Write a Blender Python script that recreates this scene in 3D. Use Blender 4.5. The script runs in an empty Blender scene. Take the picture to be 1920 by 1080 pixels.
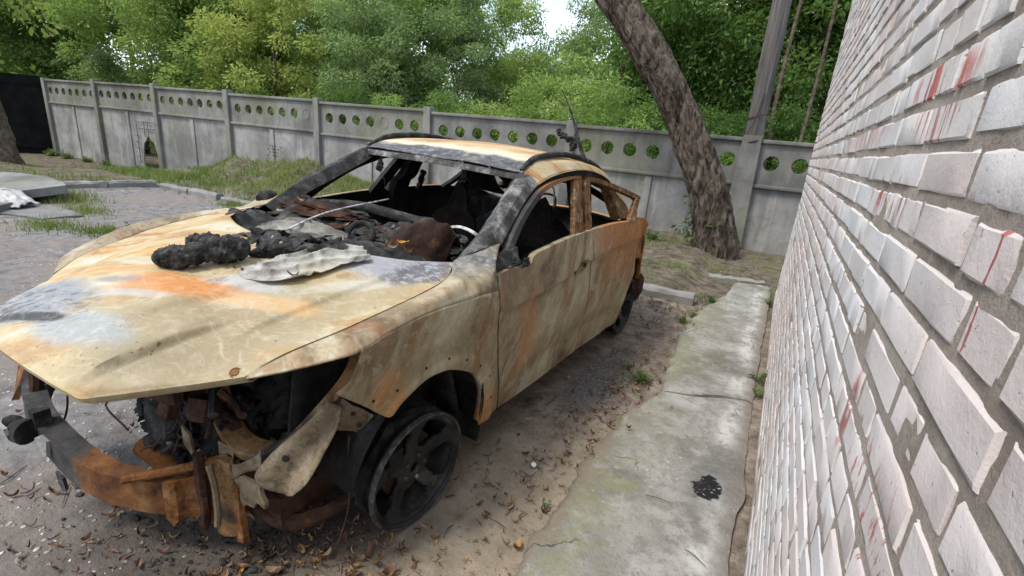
import bpy, bmesh, math, random
import numpy as np
from mathutils import Matrix, Vector, noise as mnoise

random.seed(7)
RNG = np.random.default_rng(7)
sc = bpy.context.scene
COL = sc.collection

# ------------------------------------------------------------------ camera
PITCH, YAW, ROLL, CAM_H, FPX = 17.333, 27.441, 5.2, 1.58, 910.0
_p, _r, _y = map(math.radians, (PITCH, ROLL, YAW))
fw = Vector((-math.sin(_y)*math.cos(_p), math.cos(_y)*math.cos(_p), -math.sin(_p)))
rt = Vector((math.cos(_y), math.sin(_y), 0))
up = rt.cross(fw)
Rv = rt*math.cos(_r) + up*math.sin(_r)
Uv = -rt*math.sin(_r) + up*math.cos(_r)
cam_data = bpy.data.cameras.new('camera')
cam = bpy.data.objects.new('camera', cam_data)
COL.objects.link(cam)
m = Matrix.Identity(4)
for i in range(3):
    m[i][0], m[i][1], m[i][2] = Rv[i], Uv[i], -fw[i]
m[2][3] = CAM_H
cam.matrix_world = m
cam_data.sensor_width = 36.0
cam_data.lens = FPX/1920*36.0
cam_data.clip_start = 0.02
cam_data.clip_end = 2000
sc.camera = cam

# ------------------------------------------------------------------ world, sun, exposure
SUN_EL, SUN_AZ = 58.0, 215.0     # azimuth of the sun in degrees from +Y clockwise
world = bpy.data.worlds.new('World')
sc.world = world
world.use_nodes = True
wn = world.node_tree
wn.nodes.clear()
wo = wn.nodes.new('ShaderNodeOutputWorld')
bg = wn.nodes.new('ShaderNodeBackground')
sky = wn.nodes.new('ShaderNodeTexSky')
sky.sky_type = 'NISHITA'
sky.sun_disc = False
sky.sun_elevation = math.radians(SUN_EL)
sky.sun_rotation = math.radians(SUN_AZ)
sky.air_density = 1.0
sky.dust_density = 2.0
tc = wn.nodes.new('ShaderNodeTexCoord')
mp = wn.nodes.new('ShaderNodeMapping'); mp.inputs['Scale'].default_value = (1, 1, 2.6)
cn = wn.nodes.new('ShaderNodeTexNoise'); cn.inputs['Scale'].default_value = 2.3
cn.inputs['Detail'].default_value = 7; cn.inputs['Roughness'].default_value = 0.55
cr = wn.nodes.new('ShaderNodeValToRGB')
cr.color_ramp.elements[0].position = 0.40; cr.color_ramp.elements[0].color = (0.05, 0.05, 0.05, 1)
cr.color_ramp.elements[1].position = 0.60; cr.color_ramp.elements[1].color = (1, 1, 1, 1)
mx = wn.nodes.new('ShaderNodeMix'); mx.data_type = 'RGBA'
mx.inputs[7].default_value = (6.3, 6.9, 7.7, 1)
L = wn.links
L.new(tc.outputs['Generated'], mp.inputs['Vector']); L.new(mp.outputs['Vector'], cn.inputs['Vector'])
L.new(cn.outputs['Fac'], cr.inputs['Fac']); L.new(cr.outputs['Color'], mx.inputs[0])
L.new(sky.outputs['Color'], mx.inputs[6]); L.new(mx.outputs[2], bg.inputs['Color'])
bg.inputs['Strength'].default_value = 0.11
L.new(bg.outputs['Background'], wo.inputs['Surface'])

sun_data = bpy.data.lights.new('sun', 'SUN')
sun_data.energy = 1.5
sun_data.angle = math.radians(14)
sun_data.color = (1.0, 0.94, 0.85)
sun = bpy.data.objects.new('sun', sun_data)
COL.objects.link(sun)
_a, _e = math.radians(SUN_AZ), math.radians(SUN_EL)
to_sun = Vector((math.sin(_a)*math.cos(_e), math.cos(_a)*math.cos(_e), math.sin(_e)))
sun.rotation_euler = to_sun.to_track_quat('Z', 'Y').to_euler()
sun.location = to_sun*50

sc.view_settings.view_transform = 'Standard'
sc.view_settings.look = 'None'
sc.view_settings.gamma = 1.0
sc.view_settings.use_curve_mapping = False
sc.view_settings.exposure = 1.25
sc.cycles.max_bounces = 5
sc.cycles.transparent_max_bounces = 8
sc.cycles.caustics_reflective = False
sc.cycles.caustics_refractive = False

# ------------------------------------------------------------------ material helper
class G:
    def __init__(s, name, rough=0.9, spec=0.2):
        s.mat = bpy.data.materials.new(name)
        s.mat.use_nodes = True
        s.nt = s.mat.node_tree
        s.b = s.nt.nodes['Principled BSDF']
        s.b.inputs['Roughness'].default_value = rough
        s.b.inputs['Specular IOR Level'].default_value = spec
        s._c = {}
    def node(s, t):
        return s.nt.nodes.new(t)
    def link(s, a, b):
        s.nt.links.new(a, b)
    def put(s, sock, v):
        if isinstance(v, bpy.types.NodeSocket):
            s.link(v, sock)
        elif isinstance(v, (tuple, list)):
            v = tuple(v)
            if sock.type == 'RGBA' and len(v) == 3: v = v + (1,)
            sock.default_value = v
        else:
            if sock.type == 'RGBA': v = (v, v, v, 1)
            elif sock.type == 'VECTOR': v = (v, v, v)
            sock.default_value = v
    def obj(s):
        if 'o' not in s._c: s._c['o'] = s.node('ShaderNodeTexCoord').outputs['Object']
        return s._c['o']
    def pos(s):
        if 'p' not in s._c: s._c['p'] = s.node('ShaderNodeNewGeometry').outputs['Position']
        return s._c['p']
    def island(s):
        return s.node('ShaderNodeNewGeometry').outputs['Random Per Island']
    def rand(s):
        return s.node('ShaderNodeObjectInfo').outputs['Random']
    def map(s, v, loc=(0,0,0), rot=(0,0,0), scale=(1,1,1)):
        n = s.node('ShaderNodeMapping'); s.link(v, n.inputs['Vector'])
        n.inputs['Location'].default_value = loc; n.inputs['Rotation'].default_value = rot
        n.inputs['Scale'].default_value = scale
        return n.outputs['Vector']
    def noise(s, scale, detail=4, rough=0.55, vec=None, dist=0.0, color=False):
        n = s.node('ShaderNodeTexNoise'); s.link(vec if vec is not None else s.obj(), n.inputs['Vector'])
        n.inputs['Scale'].default_value = scale; n.inputs['Detail'].default_value = detail
        n.inputs['Roughness'].default_value = rough; n.inputs['Distortion'].default_value = dist
        return n.outputs['Color' if color else 'Fac']
    def vor(s, scale, vec=None, feature='F1', rnd=1.0, out='Distance'):
        n = s.node('ShaderNodeTexVoronoi'); s.link(vec if vec is not None else s.obj(), n.inputs['Vector'])
        n.feature = feature
        n.inputs['Scale'].default_value = scale; n.inputs['Randomness'].default_value = rnd
        return n.outputs[out]
    def ramp(s, fac, stops, interp='LINEAR'):
        n = s.node('ShaderNodeValToRGB'); s.put(n.inputs['Fac'], fac)
        cr = n.color_ramp; cr.interpolation = interp
        while len(cr.elements) < len(stops): cr.elements.new(0.5)
        for e, (p, c) in zip(cr.elements, stops):
            e.position = p
            if not isinstance(c, (tuple, list)): c = (c, c, c)
            e.color = tuple(c)[:3] + (1,)
        return n.outputs['Color']
    def mix(s, fac, a, b, mode='MIX'):
        n = s.node('ShaderNodeMix'); n.data_type = 'RGBA'; n.blend_type = mode
        s.put(n.inputs[0], fac); s.put(n.inputs[6], a); s.put(n.inputs[7], b)
        return n.outputs[2]
    def math(s, op, a, b=0.0, c=0.0):
        n = s.node('ShaderNodeMath'); n.operation = op
        s.put(n.inputs[0], a); s.put(n.inputs[1], b); s.put(n.inputs[2], c)
        return n.outputs[0]
    def sep(s, v):
        n = s.node('ShaderNodeSeparateXYZ'); s.link(v, n.inputs[0]); return n.outputs
    def vmath(s, op, a, b):
        n = s.node('ShaderNodeVectorMath'); n.operation = op
        s.put(n.inputs[0], a); s.put(n.inputs[1], b)
        return n.outputs['Value'] if op in ('LENGTH', 'DISTANCE', 'DOT_PRODUCT') else n.outputs['Vector']
    def step(s, x, lo, hi):
        n = s.node('ShaderNodeMapRange'); n.interpolation_type = 'SMOOTHSTEP'
        s.put(n.inputs['Value'], x); n.inputs['From Min'].default_value = lo; n.inputs['From Max'].default_value = hi
        return n.outputs['Result']
    def blob(s, vec, center, radii, rot=0.0, soft=0.35, amp=0.8, nscale=4.0):
        """soft-edged stain with a noisy outline, 1 inside"""
        v = s.vmath('SUBTRACT', vec, center)
        if rot: v = s.map(v, rot=(0, 0, rot))
        v = s.vmath('DIVIDE', v, radii)
        d = s.vmath('LENGTH', v, (0, 0, 0))
        n = s.noise(nscale, 5, 0.6, vec=vec)
        d = s.math('ADD', d, s.math('MULTIPLY', s.math('SUBTRACT', n, 0.5), amp*2))
        return s.math('SUBTRACT', 1.0, s.step(d, 1.0 - soft, 1.0 + soft))
    def bump(s, h, strength=0.5, dist=0.01, prev=None):
        n = s.node('ShaderNodeBump'); n.inputs['Strength'].default_value = strength
        n.inputs['Distance'].default_value = dist
        s.put(n.inputs['Height'], h)
        if prev is not None: s.link(prev, n.inputs['Normal'])
        return n.outputs['Normal']
    def done(s, color=None, normal=None, rough=None, metal=None):
        if color is not None: s.put(s.b.inputs['Base Color'], color)
        if normal is not None: s.link(normal, s.b.inputs['Normal'])
        if rough is not None: s.put(s.b.inputs['Roughness'], rough)
        if metal is not None: s.put(s.b.inputs['Metallic'], metal)
        return s.mat

MAT = {}

# ------------------------------------------------------------------ mesh helpers
def catmull(pts, n):
    """resample a polyline (k,3) to n points with a Catmull-Rom spline, by chord length"""
    P = np.asarray(pts, float)
    if len(P) == 2:
        t = np.linspace(0, 1, n)[:, None]
        return P[0]*(1-t) + P[1]*t
    d = np.r_[0, np.cumsum(np.maximum(np.linalg.norm(np.diff(P, axis=0), axis=1), 1e-6))]
    d /= d[-1]
    Q = np.vstack([2*P[0]-P[1], P, 2*P[-1]-P[-2]])
    out = np.empty((n, P.shape[1]))
    for i, t in enumerate(np.linspace(0, 1, n)):
        k = min(max(np.searchsorted(d, t, 'right')-1, 0), len(P)-2)
        u = (t-d[k])/(d[k+1]-d[k])
        a, b, c, e = Q[k], Q[k+1], Q[k+2], Q[k+3]
        out[i] = 0.5*((2*b) + (-a+c)*u + (2*a-5*b+4*c-e)*u*u + (-a+3*b-3*c+e)*u**3)
    return out

def loft(cols, nu, nv, linear=False):
    A = np.array([catmull(c, nv) for c in cols])
    B = np.empty((nu, nv, 3))
    for j in range(nv):
        if linear:
            k = len(cols); t = np.linspace(0, k-1, nu)
            for a in range(3): B[:, j, a] = np.interp(t, np.arange(k), A[:, j, a])
        else:
            B[:, j] = catmull(A[:, j], nu)
    return B

class MB:
    """collects geometry for one mesh object"""
    def __init__(s):
        s.v = []; s.f = []; s.n = 0
    def add(s, V, F):
        V = np.asarray(V, float).reshape(-1, 3)
        s.v.append(V)
        s.f += [tuple(i + s.n for i in f) for f in F]
        s.n += len(V)
        return s
    def grid(s, A, closeu=False, closev=False, keep=None):
        nu, nv = A.shape[:2]
        F = []
        for i in range(nu if closeu else nu-1):
            for j in range(nv if closev else nv-1):
                if keep is not None and not keep(i, j): continue
                i2, j2 = (i+1) % nu, (j+1) % nv
                F.append((i*nv+j, i2*nv+j, i2*nv+j2, i*nv+j2))
        return s.add(A, F)
    def box(s, c, d, rz=0.0, M=None):
        x, y, z = d[0]/2, d[1]/2, d[2]/2
        V = np.array([(a*x, b*y, e*z) for a in (-1, 1) for b in (-1, 1) for e in (-1, 1)])
        if rz:
            cz, sz = math.cos(rz), math.sin(rz)
            V = np.c_[V[:, 0]*cz - V[:, 1]*sz, V[:, 0]*sz + V[:, 1]*cz, V[:, 2]]
        if M is not None: V = V @ np.array(M)[:3, :3].T
        V = V + np.array(c)
        return s.add(V, [(0,1,3,2),(4,6,7,5),(0,4,5,1),(2,3,7,6),(0,2,6,4),(1,5,7,3)])
    def tube(s, path, r, n=8, res=None, cap=True, wob=0.0, seed=0):
        P = np.asarray(path, float)
        if res: P = catmull(P, res)
        k = len(P)
        R = np.full(k, r) if np.isscalar(r) else np.interp(np.linspace(0, 1, k), np.linspace(0, 1, len(r)), r)
        T = np.gradient(P, axis=0); T /= np.linalg.norm(T, axis=1)[:, None] + 1e-9
        ref = np.array([0, 0, 1.0]) if abs(T[0][2]) < 0.9 else np.array([1.0, 0, 0])
        A = np.empty((k, n, 3))
        nrm = np.cross(T[0], ref); nrm /= np.linalg.norm(nrm)
        rg = np.random.default_rng(seed)
        for i in range(k):
            nrm = nrm - T[i]*np.dot(nrm, T[i]); nrm /= np.linalg.norm(nrm) + 1e-9
            bi = np.cross(T[i], nrm)
            for j in range(n):
                a = 2*math.pi*j/n
                rr = R[i]*(1 + (wob*rg.normal() if wob else 0))
                A[i, j] = P[i] + rr*(math.cos(a)*nrm + math.sin(a)*bi)
        base = s.n
        s.grid(A, closev=True)
        if cap:
            s.f.append(tuple(base + j for j in range(n))[::-1])
            s.f.append(tuple(base + (k-1)*n + j for j in range(n)))
        return s
    def closed(s, edges, n, cap=True):
        """beam whose long edges are the given polylines"""
        A = np.array([catmull(e, n) for e in edges]).transpose(1, 0, 2)
        k = len(edges); base = s.n
        s.grid(A, closev=True)
        if cap:
            s.f.append(tuple(base + j for j in range(k))[::-1])
            s.f.append(tuple(base + (n-1)*k + j for j in range(k)))
        return s
    def plate(s, pts, off):
        """n-gon with thickness vector off"""
        P = np.asarray(pts, float); k = len(P); b = s.n
        s.add(np.vstack([P, P + np.asarray(off, float)]), [])
        s.f.append(tuple(b + i for i in range(k)))
        s.f.append(tuple(b + k + i for i in range(k))[::-1])
        for i in range(k):
            j = (i+1) % k
            s.f.append((b+i, b+k+i, b+k+j, b+j))
        return s
    def lathe(s, prof, n=32, axis_o=(0,0,0)):
        """profile (r, x) round the X axis"""
        A = np.empty((len(prof), n, 3))
        for i, (r, x) in enumerate(prof):
            for j in range(n):
                a = 2*math.pi*j/n
                A[i, j] = (x, r*math.cos(a), r*math.sin(a))
        A += np.array(axis_o)
        return s.grid(A, closev=True)
    def mirror(s):
        t = MB()
        for V in s.v:
            t.v.append(V*np.array([-1, 1, 1]))
        t.f = [tuple(reversed(f)) for f in s.f]; t.n = s.n
        return t
    def xf(s, M):
        M = np.array(M)
        s.v = [V @ M[:3, :3].T + M[:3, 3] for V in s.v]
        return s
    def mesh(s, name, mat=None, smooth=True, sharp=38, weld=False):
        me = bpy.data.meshes.new(name)
        V = np.vstack(s.v)
        me.from_pydata(V.tolist(), [], s.f)
        if weld:
            bm = bmesh.new(); bm.from_mesh(me)
            bmesh.ops.remove_doubles(bm, verts=bm.verts, dist=0.0006)
            bmesh.ops.recalc_face_normals(bm, faces=bm.faces)
            bm.to_mesh(me); bm.free()
        me.update()
        if smooth:
            me.polygons.foreach_set('use_smooth', [True]*len(me.polygons))
            if sharp: me.set_sharp_from_angle(angle=math.radians(sharp))
        if mat is not None: me.materials.append(mat)
        return me
    def build(s, name, mat=None, parent=None, smooth=True, sharp=38, solid=0.0, offset=-1.0, weld=False, inner=None):
        me = s.mesh(name, mat, smooth, sharp, weld)
        if inner is not None:        # outer side must face away from the middle of the car
            d = 0.0
            for p in me.polygons:
                c = p.center - Vector((0.0, min(max(p.center.y, 0.2), 2.9), 0.55)); d += p.normal.dot(c)*p.area
            if d < 0: me.flip_normals()
        o = bpy.data.objects.new(name, me)
        COL.objects.link(o)
        if parent is not None: o.parent = parent
        if solid:
            md = o.modifiers.new('solid', 'SOLIDIFY'); md.thickness = solid; md.offset = offset
            if inner is not None:
                o.data.materials.append(inner); md.material_offset = 1; md.material_offset_rim = 0
        return o

def crumple(mb, cuts=3, amp=0.004, freq=14.0, seed=0):
    """subdivide a sheet and dent it"""
    me = bpy.data.meshes.new('tmp'); me.from_pydata(np.vstack(mb.v).tolist(), [], mb.f); bm = bmesh.new(); bm.from_mesh(me)
    bmesh.ops.remove_doubles(bm, verts=bm.verts, dist=0.0004)
    bmesh.ops.triangulate(bm, faces=bm.faces)
    for _ in range(cuts):
        es = [e for e in bm.edges if e.calc_length() > 0.018]
        if es: bmesh.ops.subdivide_edges(bm, edges=es, cuts=1, use_grid_fill=True)
        bmesh.ops.triangulate(bm, faces=bm.faces)
    t = MB(); V = []
    bm.verts.index_update()
    for v in bm.verts:
        q = v.co*freq + Vector((seed*3.3, seed, 0))
        n = Vector((mnoise.fractal(q, 1, 2, 3), mnoise.fractal(q + Vector((9, 0, 0)), 1, 2, 3), mnoise.fractal(q + Vector((0, 9, 0)), 1, 2, 3)))
        V.append((v.co + n*amp)[:])
    t.add(V, [tuple(v.index for v in f.verts) for f in bm.faces]); bm.free(); bpy.data.meshes.remove(me)
    return t
def empty(name, loc=(0, 0, 0), rz=0.0):
    o = bpy.data.objects.new(name, None)
    o.empty_display_size = 0.1
    COL.objects.link(o); o.location = loc; o.rotation_euler = (0, 0, rz)
    return o
def tag(o, label=None, cat=None, group=None, kind=None):
    if label: o['label'] = label
    if cat: o['category'] = cat
    if group: o['group'] = group
    if kind: o['kind'] = kind
    return o
def link(name, me, parent=None):
    o = bpy.data.objects.new(name, me); COL.objects.link(o)
    if parent is not None: o.parent = parent
    return o
def fbm(x, y, z=0.0, o=4):
    return mnoise.fractal(Vector((x, y, z)), 1.0, 2.0, o)
def sstep(x, a, b):
    t = np.clip((x-a)/(b-a), 0, 1); return t*t*(3-2*t)
def lump(center, radii, seed, sub=4, amp=0.25, freq=3.0, fine=0.08, M=None):
    """rough displaced ellipsoid as MB"""
    bm = bmesh.new(); bmesh.ops.create_icosphere(bm, subdivisions=sub, radius=1.0)
    mb = MB(); V = []
    for v in bm.verts:
        c = v.co.normalized()
        d = 1 + amp*mnoise.fractal(c*freq*0.5 + Vector((seed*3.1, 0, 0)), 1, 2, 3) + fine*mnoise.fractal(c*freq*3 + Vector((0, seed*2.7, 0)), 0.6, 2, 3)
        V.append((c.x*d*radii[0], c.y*d*radii[1], c.z*d*radii[2]))
    F = [tuple(v.index for v in f.verts) for f in bm.faces]
    bm.free()
    V = np.array(V)
    if M is not None: V = V @ np.array(M)[:3, :3].T
    return mb.add(V + np.array(center), F)
# ------------------------------------------------------------------ materials
def mat_burnt(name, hood=False, roof=False, side=False, rustier=0.0):
    """burnt-off paint: cream oxide film, tan, orange rust, blue-grey ash"""
    g = G(name, 0.6, 0.30)
    o = g.obj()
    warp = g.noise(1.6, 3, 0.5, color=True)
    wv = g.vmath('ADD', o, g.vmath('MULTIPLY', g.vmath('SUBTRACT', warp, (0.5, 0.5, 0.5)), (0.35, 0.35, 0.35)))
    if side:      # streaks run down the side, leaning back
        sv = g.map(g.map(wv, rot=(math.radians(30), 0, 0)), scale=(1, 2.6, 0.8))
    else:         # streaks run along the car
        sv = g.map(g.map(wv, rot=(0, 0, math.radians(-34))), scale=(1.1, 5.0, 2.0))
    st = g.noise(1.9, 9, 0.64, vec=sv, dist=0.7 if side else 0.35)
    big = g.noise(1.7, 5, 0.55, vec=wv)
    fine = g.noise(26, 6, 0.7)
    if side:
        col = g.ramp(st, [(0.36, (0.105, 0.068, 0.034)), (0.44, (0.205, 0.155, 0.088)), (0.53, (0.30, 0.25, 0.155)), (0.64, (0.40, 0.355, 0.255))])
        col = g.mix(g.math('MULTIPLY', g.step(big, 0.48, 0.64), 0.5), col, (0.305, 0.255, 0.16))
        col = g.mix(g.math('MULTIPLY', g.step(g.noise(2.3, 5, 0.6, vec=g.map(sv, loc=(3, 1, 2))), 0.56, 0.68), 0.55), col, (0.43, 0.40, 0.34))
        col = g.mix(g.math('MULTIPLY', g.step(g.noise(1.9, 6, 0.6, vec=g.map(sv, loc=(7, 4, 2))), 0.54 - rustier*0.25, 0.66 - rustier*0.25), 0.75), col, (0.22, 0.105, 0.04))
    elif roof:
        col = g.ramp(st, [(0.38, (0.26, 0.12, 0.04)), (0.46, (0.36, 0.205, 0.08)), (0.54, (0.43, 0.29, 0.13)), (0.64, (0.49, 0.39, 0.235))])
    else:
        col = g.ramp(st, [(0.38, (0.26, 0.118, 0.038)), (0.45, (0.35, 0.21, 0.078)), (0.50, (0.375, 0.285, 0.145)), (0.57, (0.40, 0.335, 0.198)), (0.66, (0.42, 0.39, 0.305))])
        col = g.mix(g.math('MULTIPLY', g.step(big, 0.52, 0.66), 0.45), col, (0.41, 0.33, 0.185))
        col = g.mix(g.math('MULTIPLY', g.step(g.noise(2.0, 7, 0.6, vec=g.map(sv, loc=(5, 2, 9))), 0.53, 0.66), 0.7), col, (0.46, 0.215, 0.065))
    if hood:
        def stain(c, r, color, f=1.0, rot=0.0, soft=0.4, amp=0.7, ns=4.5):
            nonlocal col
            col = g.mix(g.math('MULTIPLY', g.blob(o, c, r, rot, soft, amp, ns), f), col, color)
        # grey-olive lower corners, ash-blue nose, rust tongue and soot patch
        stain((0.40, -0.62, 0.85), (0.24, 0.16, 0.4), (0.29, 0.245, 0.155), 0.85, -0.9, 0.35, 0.45)
        stain((0.40, -0.68, 0.85), (0.13, 0.045, 0.4), (0.21, 0.18, 0.12), 0.85, -1.0, 0.25, 0.4)
        stain((0.60, -0.18, 0.95), (0.36, 0.10, 0.4), (0.31, 0.26, 0.155), 0.9, -1.15, 0.4, 0.5)
        stain((0.52, -0.16, 0.95), (0.25, 0.03, 0.4), (0.48, 0.465, 0.40), 0.7, -1.0, 0.4, 0.5)
        stain((0.42, -0.50, 0.87), (0.36, 0.26, 0.4), (0.25, 0.205, 0.118), 0.75, -0.9, 0.45, 0.35, 3)
        stain((0.13, -0.76, 0.85), (0.16, 0.055, 0.4), (0.25, 0.28, 0.30), 0.85, -0.3, 0.45, 0.5)
        stain((0.10, -0.61, 0.9), (0.15, 0.022, 0.4), (0.38, 0.385, 0.385), 0.6, -0.5)
        stain((0.17, -0.485, 0.93), (0.21, 0.062, 0.4), (0.44, 0.18, 0.045), 0.9, -0.52, 0.5, 0.6, 5)
        stain((-0.18, -0.33, 0.95), (0.24, 0.035, 0.4), (0.58, 0.29, 0.09), 0.7, -0.6, 0.5, 0.5, 5)
        stain((0.46, -0.34, 0.95), (0.15, 0.035, 0.4), (0.50, 0.30, 0.12), 0.75, -0.6, 0.4, 0.5, 5)
        stain((-0.20, -0.755, 0.86), (0.25, 0.10, 0.4), (0.20, 0.215, 0.235), 0.97, -0.25, 0.35, 0.6, 6)
        flake = g.math('MULTIPLY', g.blob(o, (-0.18, -0.775, 0.86), (0.25, 0.075, 0.4), -0.25, 0.4, 0.6, 9), g.step(g.noise(16, 7, 0.72, vec=g.map(g.map(o, rot=(0, 0, -0.5)), scale=(1, 3.5, 1))), 0.46, 0.60))
        col = g.mix(g.math('MULTIPLY', flake, 0.85), col, (0.05, 0.052, 0.06))
        col = g.mix(g.math('MULTIPLY', g.blob(o, (-0.10, -0.80, 0.85), (0.17, 0.018, 0.4), -0.30, 0.3, 0.7, 14), 0.95), col, (0.022, 0.023, 0.027))
        stain((-0.02, -0.585, 0.9), (0.10, 0.025, 0.4), (0.22, 0.20, 0.19), 0.85, -0.5)
        stain((0.32, -0.33, 1.0), (0.14, 0.035, 0.4), (0.36, 0.365, 0.38), 0.85, -0.55)
        stain((0.60, 0.16, 1.0), (0.26, 0.11, 0.4), (0.25, 0.265, 0.29), 0.95, -0.75, 0.35, 0.6)
        fl2 = g.math('MULTIPLY', g.blob(o, (0.70, 0.22, 1.0), (0.19, 0.085, 0.4), -1.1, 0.35, 0.8, 8), g.step(fine, 0.42, 0.54))
        col = g.mix(fl2, col, (0.075, 0.075, 0.085))
    if roof:
        y = g.sep(o)[1]
        front = g.math('ADD', y, g.math('MULTIPLY', g.math('SUBTRACT', g.noise(3, 5, 0.6), 0.5), 0.35))
        front = g.math('SUBTRACT', front, g.math('MULTIPLY', g.sep(o)[0], 0.10))
        edge = g.math('SUBTRACT', 1.0, g.step(front, 1.17, 1.27))
        char = g.ramp(fine, [(0.35, (0.028, 0.029, 0.033)), (0.6, (0.075, 0.078, 0.088)), (0.75, (0.25, 0.25, 0.26))])
        col = g.mix(edge, col, char)
        halo = g.math('MULTIPLY', g.math('SUBTRACT', g.step(front, 1.15, 1.25), g.step(front, 1.25, 1.40)), 0.8)
        col = g.mix(halo, col, (0.62, 0.56, 0.42))
    if side and not roof:
        yy = g.sep(o)
        # rear flank burnt to orange, lower sill darker with soot
        rear = g.step(g.math('ADD', yy[1], g.math('MULTIPLY', g.math('SUBTRACT', big, 0.5), 1.2)), 1.45, 2.10)
        hi = g.step(g.math('ADD', yy[2], g.math('MULTIPLY', g.math('SUBTRACT', st, 0.5), 0.5)), 0.55, 1.0)
        col = g.mix(g.math('MULTIPLY', g.math('MULTIPLY', rear, hi), 0.9), col, (0.34, 0.14, 0.03))
        top = g.math('MULTIPLY', g.blob(o, (0.73, 0.42, 1.055), (0.15, 0.24, 0.075), 0, 0.35, 0.4, 6), 0.92)
        col = g.mix(top, col, g.ramp(fine, [(0.35, (0.05, 0.05, 0.052)), (0.6, (0.15, 0.15, 0.15)), (0.75, (0.3, 0.3, 0.3))]))
        gapd = g.math('MULTIPLY', g.blob(o, (0.88, 0.60, 0.97), (0.3, 0.09, 0.10), 0, 0.4, 0.6, 7), 0.8)
        col = g.mix(gapd, col, (0.16, 0.12, 0.07))
        rust = g.math('MULTIPLY', g.blob(o, (0.9, 0.82, 0.62), (0.4, 0.10, 0.24), 0, 0.5, 0.7, 5), 0.65)
        col = g.mix(rust, col, (0.40, 0.20, 0.085))
        fl = g.math('MULTIPLY', g.blob(o, (0.9, -0.2, 0.68), (0.4, 0.07, 0.10), 0, 0.5, 0.6, 6), 0.8)
        col = g.mix(fl, col, (0.42, 0.185, 0.05))
        fl3 = g.math('MULTIPLY', g.blob(o, (0.9, 0.44, 0.32), (0.4, 0.07, 0.14), 0, 0.5, 0.6, 6), 0.85)
        col = g.mix(fl3, col, (0.40, 0.185, 0.06))
        # ring of old cladding glue round the arch
        ar = g.vmath('LENGTH', g.vmath('SUBTRACT', g.vmath('MULTIPLY', o, (0, 1, 1)), (0, 0.06, 0.27)), (0, 0, 0))
        ring = g.math('MULTIPLY', g.math('SUBTRACT', g.step(ar, 0.455, 0.475), g.step(ar, 0.50, 0.56)), 0.55)
        col = g.mix(ring, col, (0.17, 0.13, 0.065))
    # crisp-edged scale: chalk-white flakes and bare brown patches
    k1 = g.noise(4.5, 9, 0.68, vec=g.map(wv, loc=(2, 9, 4)), dist=0.6)
    m1 = g.math('MULTIPLY', g.step(k1, 0.575, 0.592), g.step(g.noise(1.4, 3, vec=g.map(o, loc=(6, 1, 2))), 0.44, 0.58))
    col = g.mix(g.math('MULTIPLY', m1, 0.35), col, (0.45, 0.415, 0.32))
    k2 = g.noise(6.0, 9, 0.70, vec=g.map(wv, loc=(8, 3, 1)), dist=0.4)
    m2 = g.math('MULTIPLY', g.step(k2, 0.60, 0.615), g.step(g.noise(1.1, 3, vec=g.map(o, loc=(1, 6, 7))), 0.46, 0.60))
    col = g.mix(g.math('MULTIPLY', m2, 0.55), col, (0.20, 0.125, 0.06))
    k3 = g.step(g.noise(95, 3, 0.65), 0.60, 0.66)
    col = g.mix(g.math('MULTIPLY', k3, 0.28), col, (0.15, 0.11, 0.07))
    sp = g.step(g.noise(55, 3, 0.6), 0.64, 0.69)
    spm = g.math('MULTIPLY', sp, g.step(g.noise(3.1, 3), 0.52, 0.62))
    col = g.mix(g.math('MULTIPLY', spm, 0.85), col, (0.085, 0.058, 0.035))
    col = g.mix(g.math('MULTIPLY', g.math('SUBTRACT', fine, 0.5), 0.55), col, (0.9, 0.86, 0.74))
    # blister rims and drips of molten trim
    cont = g.noise(2.4, 3, 0.5, vec=g.map(sv, loc=(1, 3, 5)), dist=1.4)
    edge_ = g.math('SUBTRACT', 1.0, g.step(g.math('ABSOLUTE', g.math('SUBTRACT', cont, 0.52)), 0.004, 0.022))
    col = g.mix(g.math('MULTIPLY', edge_, 0.10), col, (0.74, 0.67, 0.52))
    h = g.math('ADD', g.math('MULTIPLY', g.noise(3.0, 3, 0.5), 1.0), g.math('MULTIPLY', fine, 0.10))
    n1 = g.bump(h, 0.55, 0.03)
    n2 = g.bump(g.math('ADD', g.noise(90, 4, 0.7), g.math('MULTIPLY', spm, -0.7)), 0.25, 0.004, n1)
    return g.done(col, n2, rough=g.ramp(st, [(0.36, 0.44), (0.64, 0.66)]))

def mat_beam():
    g = G('scorched_bumper_beam', 0.85, 0.25)
    o = g.obj(); n = g.noise(8, 8, 0.68); f = g.noise(50, 4, 0.7)
    ru = g.ramp(n, [(0.36, (0.035, 0.015, 0.009)), (0.46, (0.10, 0.042, 0.016)), (0.56, (0.15, 0.064, 0.021)), (0.66, (0.21, 0.115, 0.05))])
    ch = g.ramp(n, [(0.35, (0.018, 0.018, 0.019)), (0.55, (0.05, 0.048, 0.047)), (0.68, (0.12, 0.115, 0.11))])
    xx = g.math('ADD', g.sep(o)[0], g.math('MULTIPLY', g.math('SUBTRACT', g.noise(5, 4, 0.6), 0.5), 0.5))
    k = g.step(xx, -0.05, 0.02)
    lf = g.math('SUBTRACT', 1.0, g.step(xx, -0.66, -0.58))
    k = g.math('MAXIMUM', k, lf)
    col = g.mix(k, ch, ru)
    col = g.mix(g.math('MULTIPLY', g.step(f, 0.58, 0.7), 0.5), col, (0.05, 0.03, 0.02))
    return g.done(col, g.bump(g.math('ADD', n, f), 0.4, 0.006))
MAT['beam'] = mat_beam()
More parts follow.
